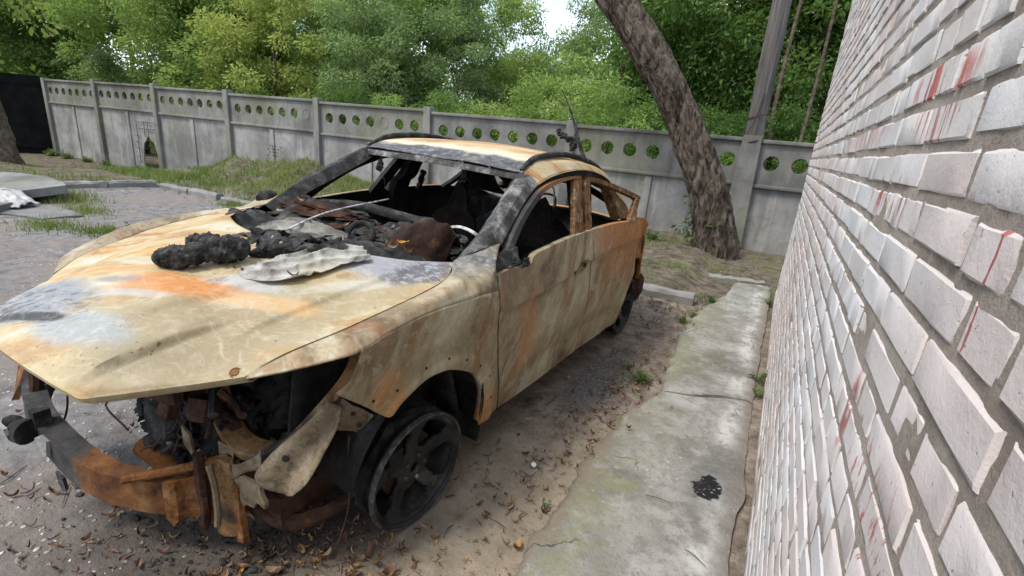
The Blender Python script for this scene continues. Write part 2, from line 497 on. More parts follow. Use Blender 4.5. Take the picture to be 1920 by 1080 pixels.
def mat_char(name, dark=0.02, grey=0.10, flakes=0.30, ns=14, rough=0.85):
    g = G(name, rough, 0.3)
    n = g.noise(ns, 8, 0.7)
    n2 = g.noise(ns*3.3, 6, 0.75)
    col = g.ramp(n, [(0.36, (dark*0.5,)*3), (0.48, (dark*1.3, dark*1.27, dark*1.22)), (0.57, (grey, grey*0.98, grey*0.96)), (0.68, (grey*2.2, grey*2.15, grey*2.05))])
    fm = g.math('MULTIPLY', g.step(n2, 0.62, 0.70), g.step(g.noise(4, 4), 0.46, 0.60))
    col = g.mix(g.math('MULTIPLY', fm, 1.0 if flakes > 0 else 0.0), col, (flakes, flakes*0.99, flakes*0.96))
    return g.done(col, g.bump(g.math('ADD', n, g.math('MULTIPLY', n2, 0.5)), 0.7, 0.012))

def mat_rust(name, a=(0.045, 0.019, 0.010), b=(0.165, 0.068, 0.022), c=(0.26, 0.145, 0.065), soot=0.0, rough=0.88, ns=6):
    g = G(name, rough, 0.2)
    n = g.noise(ns, 8, 0.66)
    col = g.ramp(n, [(0.36, a), (0.46, b), (0.55, b), (0.66, c)])
    fine = g.noise(60, 4, 0.7); mid = g.noise(ns*3.1, 6, 0.7, vec=g.map(g.obj(), loc=(1, 2, 3)))
    col = g.mix(g.math('MULTIPLY', g.step(mid, 0.50, 0.62), 0.65), col, a)
    col = g.mix(g.math('MULTIPLY', g.step(g.noise(ns*1.7, 5, 0.65, vec=g.map(g.obj(), loc=(7, 2, 5))), 0.56, 0.66), 0.55), col, c)
    col = g.mix(g.math('MULTIPLY', g.step(fine, 0.54, 0.66), 0.6), col, a)
    if soot:
        col = g.mix(g.math('MULTIPLY', g.step(g.noise(3.2, 5, 0.6, vec=g.map(g.obj(), loc=(2, 5, 3))), 0.5 - 0.12*soot, 0.62 - 0.12*soot), 0.95), col, (0.035, 0.033, 0.032))
    return g.done(col, g.bump(g.math('ADD', g.math('ADD', n, mid), g.math('MULTIPLY', fine, 0.4)), 0.7, 0.010))

MAT['hood'] = mat_burnt('burnt_hood_paint', hood=True)
MAT['side'] = mat_burnt('burnt_side_paint', side=True)
MAT['reardoor'] = mat_burnt('burnt_rear_side_paint', side=True, rustier=0.35)
MAT['quarter'] = mat_rust('orange_rusted_quarter', (0.12, 0.05, 0.018), (0.32, 0.135, 0.032), (0.40, 0.24, 0.10), ns=4)
MAT['roof'] = mat_burnt('burnt_roof_paint', roof=True)
MAT['band'] = mat_burnt('burnt_roof_side_paint')
MAT['char'] = mat_char('charred_plastic', 0.014, 0.045, 0.20)
MAT['char_in'] = mat_char('sooty_interior', 0.010, 0.026, 0.08, 7)
MAT['pillar'] = mat_char('sooty_pillar_metal', 0.030, 0.13, 0.42, 11, 0.6)
MAT['foam'] = mat_char('charred_foam', 0.016, 0.05, 0.10, 30)
MAT['rim'] = mat_char('sooty_alloy', 0.013, 0.030, 0.055, 8, 0.6)
MAT['cupmetal'] = mat_rust('pale_cup_metal', (0.20, 0.155, 0.09), (0.34, 0.28, 0.17), (0.46, 0.40, 0.28), ns=12)
MAT['liplight'] = mat_char('highlit_alloy_lip', 0.03, 0.085, 0.22, 16, 0.5)  # paler grey alloy: the highlight on the rim edge is put into the colour
MAT['tyre'] = mat_char('burnt_tyre_carcass', 0.010, 0.028, 0.07, 9)
MAT['rust'] = mat_rust('rusted_steel')
MAT['rustsoot'] = mat_rust('sooty_rusted_steel', soot=1.0)
MAT['rustdark'] = mat_rust('dark_rusted_steel', (0.018, 0.010, 0.008), (0.052, 0.026, 0.016), (0.10, 0.055, 0.032))
MAT['rustframe'] = mat_rust('rust_brown_door_frame', (0.035, 0.02, 0.012), (0.17, 0.085, 0.034), (0.34, 0.26, 0.18), ns=11)
MAT['tanmetal'] = mat_rust('tan_oxide_metal', (0.085, 0.06, 0.04), (0.18, 0.14, 0.092), (0.28, 0.24, 0.175), ns=5)
MAT['carrier'] = mat_rust('orange_tan_steel', (0.06, 0.03, 0.015), (0.21, 0.115, 0.048), (0.33, 0.26, 0.165), soot=0.3, ns=5)
MAT['ductbrown'] = mat_rust('burnt_brown_duct', (0.008, 0.006, 0.005), (0.030, 0.014, 0.009), (0.085, 0.036, 0.018), ns=9)
MAT['seatmetal'] = mat_rust('sooty_seat_pressing', (0.008, 0.006, 0.005), (0.022, 0.014, 0.011), (0.05, 0.033, 0.026))
MAT['palemetal'] = mat_rust('ash_grey_alloy', (0.16, 0.15, 0.145), (0.29, 0.28, 0.27), (0.40, 0.39, 0.375))
g = G('pale_wire', 0.5, 0.4); MAT['wirepale'] = g.done(g.ramp(g.noise(30), [(0.4, 0.25), (0.6, 0.6)]))
g = G('dark_wire', 0.8, 0.2); MAT['wire'] = g.done(g.ramp(g.noise(20), [(0.4, (0.025, 0.018, 0.014)), (0.6, (0.08, 0.045, 0.03))]))
g = G('ash_grey_cloth', 0.95, 0.1)
n = g.noise(9, 7, 0.65)
c = g.ramp(n, [(0.34, (0.09, 0.085, 0.078)), (0.44, (0.26, 0.25, 0.23)), (0.54, (0.39, 0.38, 0.35)), (0.68, (0.48, 0.475, 0.45))])
c = g.mix(g.math('MULTIPLY', g.step(g.noise(4, 4, vec=g.map(g.obj(), loc=(3, 3, 3))), 0.52, 0.66), 0.6), c, (0.46, 0.43, 0.31))
MAT['cloth'] = g.done(c, g.bump(g.noise(45, 5, 0.7), 0.5, 0.006))
g = G('sooty_grey_cloth', 0.95, 0.1)
n = g.noise(8, 7, 0.65)
MAT['cloth2'] = g.done(g.ramp(n, [(0.3, (0.04, 0.04, 0.04)), (0.5, (0.16, 0.155, 0.14)), (0.7, (0.30, 0.29, 0.25))]), g.bump(g.noise(45, 5, 0.7), 0.5, 0.006))

# door frame: soot on the leading edge, rust along the header
g = G('scorched_door_frame', 0.85, 0.25)
n = g.noise(6, 8, 0.66); o = g.obj()
rr_ = g.ramp(n, [(0.28, (0.07, 0.035, 0.018)), (0.48, (0.20, 0.095, 0.034)), (0.66, (0.20, 0.10, 0.04)), (0.8, (0.33, 0.25, 0.16))])
ch_ = g.ramp(n, [(0.3, (0.014, 0.014, 0.015)), (0.6, (0.05, 0.048, 0.046)), (0.8, (0.16, 0.155, 0.15))])
yy = g.math('ADD', g.sep(o)[1], g.math('MULTIPLY', g.math('SUBTRACT', n, 0.5), 0.3))
MAT['framegrad'] = g.done(g.mix(g.step(yy, 1.02, 1.22), ch_, rr_), g.bump(n, 0.5, 0.008))
# --- ground
g = G('court_ground', 0.95, 0.15)
p = g.pos(); X, Y, Z = g.sep(p)
n1 = g.noise(0.9, 6, 0.6, vec=p); n2 = g.noise(7, 8, 0.7, vec=p); n3 = g.noise(60, 5, 0.7, vec=p)
asph = g.ramp(n2, [(0.34, (0.095, 0.089, 0.087)), (0.5, (0.165, 0.155, 0.151)), (0.66, (0.235, 0.221, 0.214))])
asph = g.mix(g.math('MULTIPLY', g.step(n1, 0.45, 0.58), 0.6), asph, (0.195, 0.163, 0.14))
stv = g.vor(30, vec=p, out='Distance'); stc = g.vor(30, vec=p, out='Color')
stone = g.math('MULTIPLY', g.math('SUBTRACT', 1.0, g.step(stv, 0.20, 0.30)), g.step(g.sep(stc)[0], 0.66, 0.70))
stone = g.math('MULTIPLY', stone, g.step(g.noise(1.7, 3, vec=p), 0.40, 0.52))
asph = g.mix(g.math('MULTIPLY', stone, 0.85), asph, g.mix(g.sep(stc)[1], (0.30, 0.27, 0.25), (0.58, 0.56, 0.55)))
dirt = g.ramp(n2, [(0.34, (0.09, 0.072, 0.058)), (0.46, (0.17, 0.138, 0.11)), (0.57, (0.245, 0.205, 0.162)), (0.70, (0.31, 0.265, 0.212))])
dirt = g.mix(g.math('MULTIPLY', g.step(n3, 0.52, 0.62), 0.45), dirt, (0.10, 0.08, 0.062))
dirt = g.mix(g.math('MULTIPLY', g.step(g.noise(22, 6, 0.7, vec=g.map(p, loc=(3, 3, 0))), 0.56, 0.64), 0.35), dirt, (0.36, 0.32, 0.27))
sand = g.ramp(n2, [(0.3, (0.20, 0.162, 0.118)), (0.7, (0.35, 0.295, 0.22))])
# a strip of earth along the foot of the path; pale sand under the front wheel
xe = g.math('ADD', X, g.math('MULTIPLY', g.math('SUBTRACT', n1, 0.5), 1.1))
md = g.step(xe, -1.75, -1.25)
sd = g.math('MULTIPLY', g.blob(p, (-0.83, 1.35, 0), (0.45, 1.05, 1), 0.1, 0.5, 0.45, 3), 0.95)
col = g.mix(md, asph, dirt)
col = g.mix(sd, col, sand)
soot = g.math('MULTIPLY', g.blob(p, (-1.65, 1.0, 0), (0.62, 0.62, 1), 0, 0.5, 0.6, 4), 0.75)
col = g.mix(soot, col, g.ramp(n3, [(0.35, (0.022, 0.02, 0.018)), (0.7, (0.085, 0.07, 0.058))]))
grav = g.math('MULTIPLY', g.blob(p, (-0.85, 3.1, 0), (0.20, 0.55, 1), 0, 0.5, 0.6, 5), 0.8)
col = g.mix(grav, col, g.ramp(n3, [(0.38, (0.05, 0.048, 0.046)), (0.6, (0.15, 0.145, 0.14)), (0.68, (0.45, 0.45, 0.46))]))
# beyond the kerb: earth and moss
yb = g.math('ADD', Y, g.math('MULTIPLY', g.math('SUBTRACT', n1, 0.5), 0.6))
bank = g.step(yb, 5.25, 5.6)
soil = g.ramp(n2, [(0.36, (0.05, 0.04, 0.031)), (0.48, (0.105, 0.086, 0.065)), (0.62, (0.17, 0.145, 0.11))])
green = g.mix(g.math('MULTIPLY', g.step(g.noise(1.6, 6, 0.65, vec=g.map(p, loc=(9, 2, 0))), 0.50, 0.62), 0.6), soil, (0.12, 0.13, 0.05))
green = g.mix(g.math('MULTIPLY', g.step(n3, 0.52, 0.62), 0.5), green, (0.06, 0.048, 0.036))
col = g.mix(bank, col, green)
lf = g.math('SUBTRACT', 1.0, g.step(g.math('ADD', X, g.math('MULTIPLY', n1, 0.8)), -10.6, -10.2))
col = g.mix(lf, col, green)
h = g.math('ADD', g.math('MULTIPLY', n2, 1.0), g.math('ADD', g.math('MULTIPLY', n3, 0.35), g.math('MULTIPLY', stone, 0.4)))
MAT['ground'] = g.done(col, g.bump(h, 0.8, 0.03))

g = G('path_concrete', 0.93, 0.2)
p = g.pos(); X, Y, Z = g.sep(p)
n1 = g.noise(2.2, 7, 0.62, vec=p); n2 = g.noise(16, 8, 0.72, vec=p); n3 = g.noise(90, 4, 0.7, vec=p)
col = g.ramp(n1, [(0.32, (0.125, 0.12, 0.103)), (0.45, (0.205, 0.20, 0.178)), (0.56, (0.275, 0.27, 0.247)), (0.70, (0.36, 0.355, 0.335))])
col = g.mix(g.math('MULTIPLY', g.step(n2, 0.48, 0.60), 0.55), col, (0.135, 0.13, 0.115))
col = g.mix(g.math('MULTIPLY', g.step(g.noise(6.5, 8, 0.72, vec=g.map(p, loc=(4, 4, 0))), 0.50, 0.62), 0.55), col, (0.36, 0.355, 0.33))
col = g.mix(g.math('MULTIPLY', g.step(n3, 0.52, 0.66), 0.4), col, (0.12, 0.115, 0.10))
mossx = g.math('SUBTRACT', 1.0, g.step(g.math('ADD', X, g.math('MULTIPLY', g.math('SUBTRACT', n1, 0.5), 0.9)), -0.5, -0.12))
col = g.mix(g.math('MULTIPLY', g.math('MULTIPLY', mossx, 0.75), g.step(g.noise(11, 7, 0.7, vec=p), 0.40, 0.58)), col, (0.20, 0.20, 0.115))
lx = g.math('SUBTRACT', 1.0, g.step(g.math('ADD', X, g.math('MULTIPLY', g.math('SUBTRACT', n2, 0.5), 0.5)), -0.56, -0.44))
col = g.mix(g.math('MULTIPLY', lx, 0.8), col, (0.17, 0.138, 0.105))
ws = g.math('ABSOLUTE', g.math('SUBTRACT', X, g.math('MULTIPLY', g.noise(1.2, 2, vec=p), 0.06)))
wst = g.math('MULTIPLY', g.math('SUBTRACT', 1.0, g.step(ws, 0.015, 0.075)), g.step(n1, 0.42, 0.58))
wst = g.math('MULTIPLY', wst, g.step(g.noise(14, 5, 0.7, vec=p), 0.35, 0.55))
col = g.mix(g.math('MULTIPLY', wst, 0.5), col, (0.60, 0.60, 0.57))
rd = g.math('MULTIPLY', g.step(X, 0.06, 0.14), 0.55)
col = g.mix(rd, col, (0.21, 0.175, 0.14))
spk = g.math('MULTIPLY', g.step(g.noise(40, 6, 0.75, vec=p), 0.60, 0.66), g.step(g.noise(3, 3, vec=p), 0.47, 0.58))
col = g.mix(g.math('MULTIPLY', spk, 0.6), col, (0.56, 0.56, 0.54))
hal = g.math('MULTIPLY', g.blob(p, (0.02, 2.36, 0), (0.11, 0.30, 1), 0.1, 0.5, 0.7, 9), 0.55)
col = g.mix(hal, col, (0.095, 0.095, 0.09))
oil = g.blob(p, (0.0, 2.24, 0), (0.062, 0.095, 1), 0.2, 0.10, 1.15, 15)
oilc = g.ramp(g.noise(70, 4, 0.7, vec=p), [(0.5, (0.012, 0.012, 0.014)), (0.62, (0.03, 0.03, 0.032)), (0.66, (0.5, 0.5, 0.5))])
col = g.mix(oil, col, oilc)
crk = g.vor(1.6, vec=g.map(g.vmath('ADD', p, g.vmath('MULTIPLY', g.noise(5, 4, vec=p, color=True), (0.25, 0.25, 0)))), feature='DISTANCE_TO_EDGE')
cm = g.math('MULTIPLY', g.math('SUBTRACT', 1.0, g.step(crk, 0.001, 0.006)), g.step(g.noise(1.1, 2, vec=g.map(p, loc=(3, 7, 0))), 0.57, 0.62))
col = g.mix(g.math('MULTIPLY', cm, 0.55), col, (0.06, 0.055, 0.045))
MAT['path'] = g.done(col, g.bump(g.math('ADD', g.math('ADD', n2, g.math('MULTIPLY', n3, 0.5)), g.math('MULTIPLY', cm, -1.2)), 0.8, 0.012))

def mat_concrete(name, base=0.32, green=0.25, streak=True, tint=(1.0, 0.985, 0.95)):
    g = G(name, 0.93, 0.18)
    o = g.pos()
    n1 = g.noise(1.1, 6, 0.6, vec=o); n2 = g.noise(22, 6, 0.7, vec=o)
    c = lambda k: tuple(base*k*t for t in tint)
    col = g.ramp(n1, [(0.36, c(0.62)), (0.5, c(0.95)), (0.64, c(1.22))])
    col = g.mix(g.math('MULTIPLY', g.step(g.noise(5.5, 7, 0.7, vec=g.map(o, loc=(2, 2, 6))), 0.50, 0.62), 0.45), col, c(0.6))
    if streak:
        sv = g.noise(3.0, 6, 0.65, vec=g.map(o, scale=(2.2, 2.2, 0.22)))
        col = g.mix(g.math('MULTIPLY', g.step(sv, 0.5, 0.68), 0.55), col, c(0.50))
        col = g.mix(g.math('MULTIPLY', g.step(g.noise(2.1, 6, 0.65, vec=g.map(o, loc=(5, 1, 0), scale=(2.6, 2.6, 0.3))), 0.56, 0.7), 0.5), col, c(1.45))
    gm = g.math('MULTIPLY', g.step(g.noise(0.8, 5, 0.6, vec=g.map(o, loc=(2, 8, 3))), 0.50 - green*0.25, 0.66 - green*0.2), green*1.6)
    col = g.mix(gm, col, (0.19, 0.195, 0.10))
    col = g.mix(g.math('MULTIPLY', g.step(n2, 0.58, 0.7), 0.35), col, c(0.55))
    return g.done(col, g.bump(n2, 0.4, 0.01))
MAT['fence'] = mat_concrete('fence_panel_concrete', 0.27, 0.10)
MAT['fenceband'] = mat_concrete('fence_band_mossy_concrete', 0.20, 0.20, tint=(1.0, 0.985, 0.92))
MAT['fencepost'] = mat_concrete('fence_post_concrete', 0.195, 0.25)
MAT['kerb'] = mat_concrete('kerb_concrete', 0.22, 0.2, False)
MAT['slab'] = mat_concrete('broken_slab_concrete', 0.17, 0.12, False)
g = G('rebar', 0.8, 0.2); MAT['rebar'] = g.done(g.ramp(g.noise(30), [(0.4, (0.03, 0.02, 0.015)), (0.6, (0.09, 0.05, 0.03))]))
g = G('black_gate_sheet', 0.9, 0.1); MAT['gate'] = g.done(g.ramp(g.noise(3, 5), [(0.4, 0.006), (0.7, 0.013)]))

# --- brick wall
g = G('white_silicate_brick', 0.88, 0.25)
p = g.pos(); X, Y, Z = g.sep(p)
rnd = g.math('FRACT', g.math('ADD', g.rand(), g.island()))
n1 = g.noise(3.5, 6, 0.6, vec=p); n2 = g.noise(38, 6, 0.7, vec=p); n3 = g.noise(180, 4, 0.7, vec=p)
col = g.ramp(rnd, [(0.0, (0.47, 0.455, 0.445)), (0.35, (0.53, 0.53, 0.54)), (0.62, (0.52, 0.49, 0.47)), (0.86, (0.565, 0.56, 0.56)), (1.0, (0.49, 0.445, 0.42))])
col = g.mix(g.math('MULTIPLY', g.step(n1, 0.5, 0.68), 0.5), col, (0.52, 0.46, 0.43))
pk = g.math('MULTIPLY', g.step(g.noise(0.8, 3, vec=g.map(p, loc=(0, 1.7, 2.2))), 0.40, 0.60), 0.55)
col = g.mix(pk, col, (0.50, 0.41, 0.38))
sm = g.noise(9, 7, 0.7, vec=g.map(p, scale=(1, 2.2, 0.8)))
col = g.mix(g.math('MULTIPLY', g.step(sm, 0.58, 0.72), 0.40), col, (0.45, 0.44, 0.44))
col = g.mix(g.math('MULTIPLY', g.step(n2, 0.57, 0.68), 0.35), col, (0.42, 0.39, 0.37))
gr = g.noise(2.6, 8, 0.72, vec=g.map(p, loc=(0, 5, 1), scale=(1, 1, 0.5)))
col = g.mix(g.math('MULTIPLY', g.step(gr, 0.52, 0.64), 0.30), col, (0.40, 0.37, 0.35))
pit = g.step(g.noise(75, 2, 0.5, vec=p), 0.70, 0.74)
col = g.mix(g.math('MULTIPLY', pit, 0.7), col, (0.20, 0.17, 0.16))
# faded red paint: splashes that ran down
def red(c, r, f, sy=52, sz=7, lo=0.53, hi=0.60, amp=0.5):
    global col
    k = g.noise(1.0, 4, 0.6, vec=g.map(p, scale=(10, sy, sz)))
    mk = g.math('MULTIPLY', g.blob(p, c, (1.0,) + r, 0, 0.35, amp, 9), g.step(k, lo, hi))
    col = g.mix(g.math('MULTIPLY', mk, f), col, (0.33, 0.095, 0.08))
red((0.2, 1.15, 1.735), (0.19, 0.045), 0.95, 40, 6, 0.47, 0.54)
red((0.2, 1.10, 1.665), (0.13, 0.05), 0.85, 40, 6, 0.50, 0.56)
red((0.2, 2.0, 1.672), (0.45, 0.035), 0.55, 22, 6, 0.46, 0.56)
red((0.2, 1.30, 1.53), (0.24, 0.040), 0.9, 40, 8, 0.53, 0.58)
red((0.2, 1.04, 1.145), (0.026, 0.075), 0.9, 14, 5, 0.40, 0.46)
red((0.2, 0.83, 1.14), (0.14, 0.06), 0.85, 60, 14, 0.55, 0.60)
red((0.2, 0.69, 1.10), (0.10, 0.10), 0.85, 50, 12, 0.55, 0.60)
red((0.2, 3.2, 1.1), (0.06, 0.10), 0.5, 20, 8, 0.48, 0.55)
red((0.2, 0.60, 1.54), (0.20, 0.06), 0.6, 30, 24, 0.64, 0.67)
# one thin run
yc = g.math('ADD', 0.651, g.math('MULTIPLY', g.math('SUBTRACT', g.noise(14, 3, vec=p), 0.5), 0.035))
run = g.math('MULTIPLY', g.math('SUBTRACT', 1.0, g.step(g.math('ABSOLUTE', g.math('SUBTRACT', Y, yc)), 0.0016, 0.0032)), g.math('MULTIPLY', g.step(Z, 1.40, 1.405), g.math('SUBTRACT', 1.0, g.step(Z, 1.53, 1.535))))
col = g.mix(g.math('MULTIPLY', run, 0.9), col, (0.27, 0.045, 0.05))
col = g.mix(g.math('MULTIPLY', g.blob(p, (0.2, 0.651, 1.537), (1, 0.012, 0.010), 0, 0.2, 0.5, 60), 0.85), col, (0.30, 0.06, 0.06))
MAT['brick'] = g.done(col, g.bump(g.math('ADD', n2, g.math('ADD', g.math('MULTIPLY', n3, 0.35), g.math('MULTIPLY', pit, -0.8))), 0.5, 0.005))
g = G('brick_mortar', 0.96, 0.1)
p = g.pos()
n1 = g.noise(4, 6, 0.6, vec=p); n3 = g.noise(120, 6, 0.75, vec=p)
col = g.ramp(n1, [(0.36, (0.30, 0.255, 0.215)), (0.5, (0.385, 0.335, 0.29)), (0.64, (0.46, 0.41, 0.365))])
col = g.mix(g.math('MULTIPLY', g.step(n3, 0.47, 0.60), 0.40), col, (0.25, 0.21, 0.175))
n4 = g.noise(28, 7, 0.72, vec=p)
col = g.mix(g.math('MULTIPLY', g.step(n4, 0.50, 0.62), 0.45), col, (0.46, 0.415, 0.365))
MAT['mortar'] = g.done(col, g.bump(g.math('ADD', n3, n4), 1.0, 0.010))

# --- vegetation
def mat_leaf(name, a, b, c, trans=0.35, var=0.5):
    g = G(name, 0.75, 0.25)
    nt = g.nt
    isl = g.island(); big = g.noise(0.55, 3, 0.5, vec=g.pos())
    big = g.math('ADD', g.math('MULTIPLY', g.math('SUBTRACT', big, 0.5), 2.4), 0.5)
    k = g.math('ADD', g.math('MULTIPLY', isl, var), g.math('MULTIPLY', big, 1 - var))
    k = g.math('ADD', k, g.math('MULTIPLY', g.math('SUBTRACT', g.rand(), 0.5), 0.25))
    col = g.ramp(k, [(0.22, a), (0.50, b), (0.80, c)])
    g.put(g.b.inputs['Base Color'], col)
    tr = g.node('ShaderNodeBsdfTranslucent')
    g.put(tr.inputs['Color'], g.mix(0.35, col, (0.30, 0.38, 0.05)))
    ms = g.node('ShaderNodeMixShader'); ms.inputs[0].default_value = trans
    out = nt.nodes['Material Output']
    g.link(g.b.outputs[0], ms.inputs[1]); g.link(tr.outputs[0], ms.inputs[2]); g.link(ms.outputs[0], out.inputs['Surface'])
    return g.mat
MAT['leafA'] = mat_leaf('maple_leaves', (0.145, 0.24, 0.065), (0.24, 0.36, 0.10), (0.36, 0.47, 0.14), 0.5)
MAT['leafB'] = mat_leaf('yellowing_leaves', (0.19, 0.26, 0.07), (0.31, 0.39, 0.10), (0.43, 0.48, 0.14), 0.5)
MAT['leafC'] = mat_leaf('deep_green_leaves', (0.042, 0.095, 0.024), (0.08, 0.165, 0.04), (0.15, 0.26, 0.068), 0.45)
MAT['leafD'] = mat_leaf('willow_grey_leaves', (0.14, 0.225, 0.10), (0.225, 0.33, 0.14), (0.33, 0.44, 0.19), 0.5)
MAT['grass'] = mat_leaf('short_grass_blades', (0.065, 0.12, 0.025), (0.125, 0.19, 0.045), (0.24, 0.25, 0.09), 0.3)
MAT['weed'] = mat_leaf('weed_leaves', (0.05, 0.095, 0.028), (0.085, 0.145, 0.04), (0.15, 0.22, 0.06), 0.25)
g = G('dry_leaf', 0.85, 0.2)
k = g.math('FRACT', g.math('ADD', g.island(), g.math('MULTIPLY', g.rand(), 3.7)))
MAT['dryleaf'] = g.done(g.ramp(k, [(0.0, (0.07, 0.042, 0.031)), (0.35, (0.155, 0.09, 0.06)), (0.65, (0.235, 0.145, 0.092)), (0.88, (0.30, 0.205, 0.13)), (0.97, (0.40, 0.25, 0.08))]))
g = G('yellow_leaf', 0.8, 0.2); MAT['yleaf'] = g.done(g.ramp(g.rand(), [(0, (0.50, 0.25, 0.035)), (1, (0.60, 0.36, 0.04))]))
g = G('rough_bark', 0.95, 0.1)
o = g.obj()
v = g.map(o, scale=(1, 1, 0.32))
n1 = g.noise(9, 8, 0.68, vec=v, dist=1.2); n2 = g.noise(40, 5, 0.7, vec=v)
col = g.ramp(n1, [(0.36, (0.018, 0.014, 0.011)), (0.46, (0.07, 0.055, 0.043)), (0.56, (0.13, 0.106, 0.085)), (0.68, (0.21, 0.178, 0.148))])
col = g.mix(g.math('MULTIPLY', g.step(n2, 0.55, 0.7), 0.5), col, (0.08, 0.055, 0.042))
MAT['bark'] = g.done(col, g.bump(g.math('ADD', n1, g.math('MULTIPLY', n2, 0.35)), 1.0, 0.05))
g = G('thin_bark', 0.9, 0.1); MAT['bark2'] = g.done(g.ramp(g.noise(12, 5, 0.6), [(0.35, (0.055, 0.042, 0.032)), (0.65, (0.15, 0.12, 0.09))]))
g = G('weathered_pole_wood', 0.9, 0.15)
n = g.noise(5, 7, 0.6, vec=g.map(g.obj(), scale=(6, 6, 0.25)))
MAT['pole'] = g.done(g.ramp(n, [(0.3, (0.05, 0.046, 0.043)), (0.5, (0.11, 0.10, 0.094)), (0.7, (0.17, 0.158, 0.148))]), g.bump(n, 0.6, 0.02))
# ------------------------------------------------------------------ setting
def vnoise(x, y, seed=0):
    """vectorised smooth value noise, about -0.5..0.5"""
    x = np.asarray(x, float); y = np.asarray(y, float)
    xi, yi = np.floor(x), np.floor(y); xf, yf = x-xi, y-yi
    def hsh(a, b):
        t = np.sin(a*127.1 + b*311.7 + seed*74.7)*43758.5453
        return t - np.floor(t)
    u, v = xf*xf*(3-2*xf), yf*yf*(3-2*yf)
    return (hsh(xi, yi)*(1-u) + hsh(xi+1, yi)*u)*(1-v) + (hsh(xi, yi+1)*(1-u) + hsh(xi+1, yi+1)*u)*v - 0.5
def vfbm(x, y, seed=0, o=4):
    s = 0; a = 1
    for i in range(o):
        s = s + a*vnoise(np.asarray(x)*2**i, np.asarray(y)*2**i, seed+i); a *= 0.5
    return s
def H(x, y):
    x = np.asarray(x, float); y = np.asarray(y, float)
    h = 0.018*vfbm(x*1.3, y*1.3, 3) + 0.008*vfbm(x*9, y*9, 5, 3)
    bank = sstep(y, 5.30, 5.55)*sstep(x, -11.2, -10.4)*(1 - sstep(x, -0.95, -0.6))
    h = h + 0.11*bank
    h = h + bank*0.50*np.exp(-(((x+9.4)/2.8)**2 + ((y-7.0)/1.15)**2))*(1 + 0.8*vfbm(x*1.9, y*1.9, 9))
    h = h + bank*0.08*vfbm(x*0.8, y*0.8, 12)
    left = sstep(-x, 10.5, 11.0)*sstep(y, 2.6, 3.2)
    h = h + 0.09*left
    h = np.where((x > -0.62) & (x < 0.3) & (y > 0.3) & (y < 6.8), np.minimum(h, 0.012), h)
    h = h - 0.62*sstep(-x, 13.0, 16.5)*sstep(y, 3.0, 7.0)
    return h
xs = np.unique(np.r_[-300, -200, -120, -80, -60, -45, -36, np.arange(-30, -13, 0.35), np.arange(-13, -3.2, 0.12), np.arange(-3.2, 0.7, 0.05), np.arange(0.7, 4, 0.5), 6, 10, 20, 40, 80, 150, 300])
ys = np.unique(np.r_[-300, -150, -80, -40, -20, -10, -6, -4, np.arange(-3, 0, 0.2), np.arange(0, 4.0, 0.05), np.arange(4.0, 10.2, 0.09), np.arange(10.2, 16, 0.5), 18, 21, 25, 30, 40, 60, 90, 140, 200, 300])
XX, YY = np.meshgrid(xs, ys, indexing='ij')
A = np.stack([XX, YY, H(XX, YY)], -1)
gnd = MB().grid(A).build('ground', MAT['ground'], sharp=0)
tag(gnd, 'grey asphalt and bare earth of the parking court', 'ground', kind='structure')

# concrete path along the foot of the wall: two slabs split by a crack
path = empty('concrete_path'); tag(path, 'worn grey concrete path along the foot of the white brick wall', 'path', kind='structure')
edge = np.array([(0.4, -0.62), (1.0, -0.57), (1.32, -0.56), (1.54, -0.60), (1.84, -0.56), (2.05, -0.59), (2.37, -0.57), (2.75, -0.56), (3.08, -0.42), (3.47, -0.45), (4.18, -0.51), (5.05, -0.51), (5.75, -0.36), (6.7, -0.24)])
def path_slab(y0, y1, skew0, skew1, dz, seed):
    n, k = int((y1-y0)/0.03), 26
    A = np.empty((n, k, 3))
    for i in range(n):
        t = i/(n-1)
        for j in range(k):
            u = j/(k-1)
            y = (y0 + skew0*u)*(1-t) + (y1 + skew1*u)*t + 0.012*math.sin(u*9+seed)*(1 if t in (0, 1) else 0)
            xl = np.interp(y, edge[:, 0], edge[:, 1]) + 0.05*float(vfbm(y*5, seed, 4)) + 0.02*float(vfbm(y*22, seed, 6))
            xr = 0.15 + 0.03*float(vfbm(y*3, seed, 8))
            z = 0.034 + dz + 0.006*float(vfbm(y*2, u*3, seed)) - 0.03*max(0, 1-u*14)**2 - 0.02*max(0, 1-(1-u)*18)
            A[i, j] = (xl*(1-u) + xr*u, y, z)
    mb = MB().grid(A)
    for row in (A[0], A[-1]):
        B = np.stack([row, row - np.array([0, 0, 0.09])]); mb.grid(B)
    for colm in (A[:, 0], A[:, -1]):
        B = np.stack([colm, colm - np.array([0, 0, 0.09])]); mb.grid(B)
    return mb.build('slab', MAT['path'], path, sharp=50, weld=True)
path_slab(0.35, 3.075, 0, 0.27, 0.0, 1)
path_slab(3.095, 6.70, 0.27, 0.12, 0.006, 2)

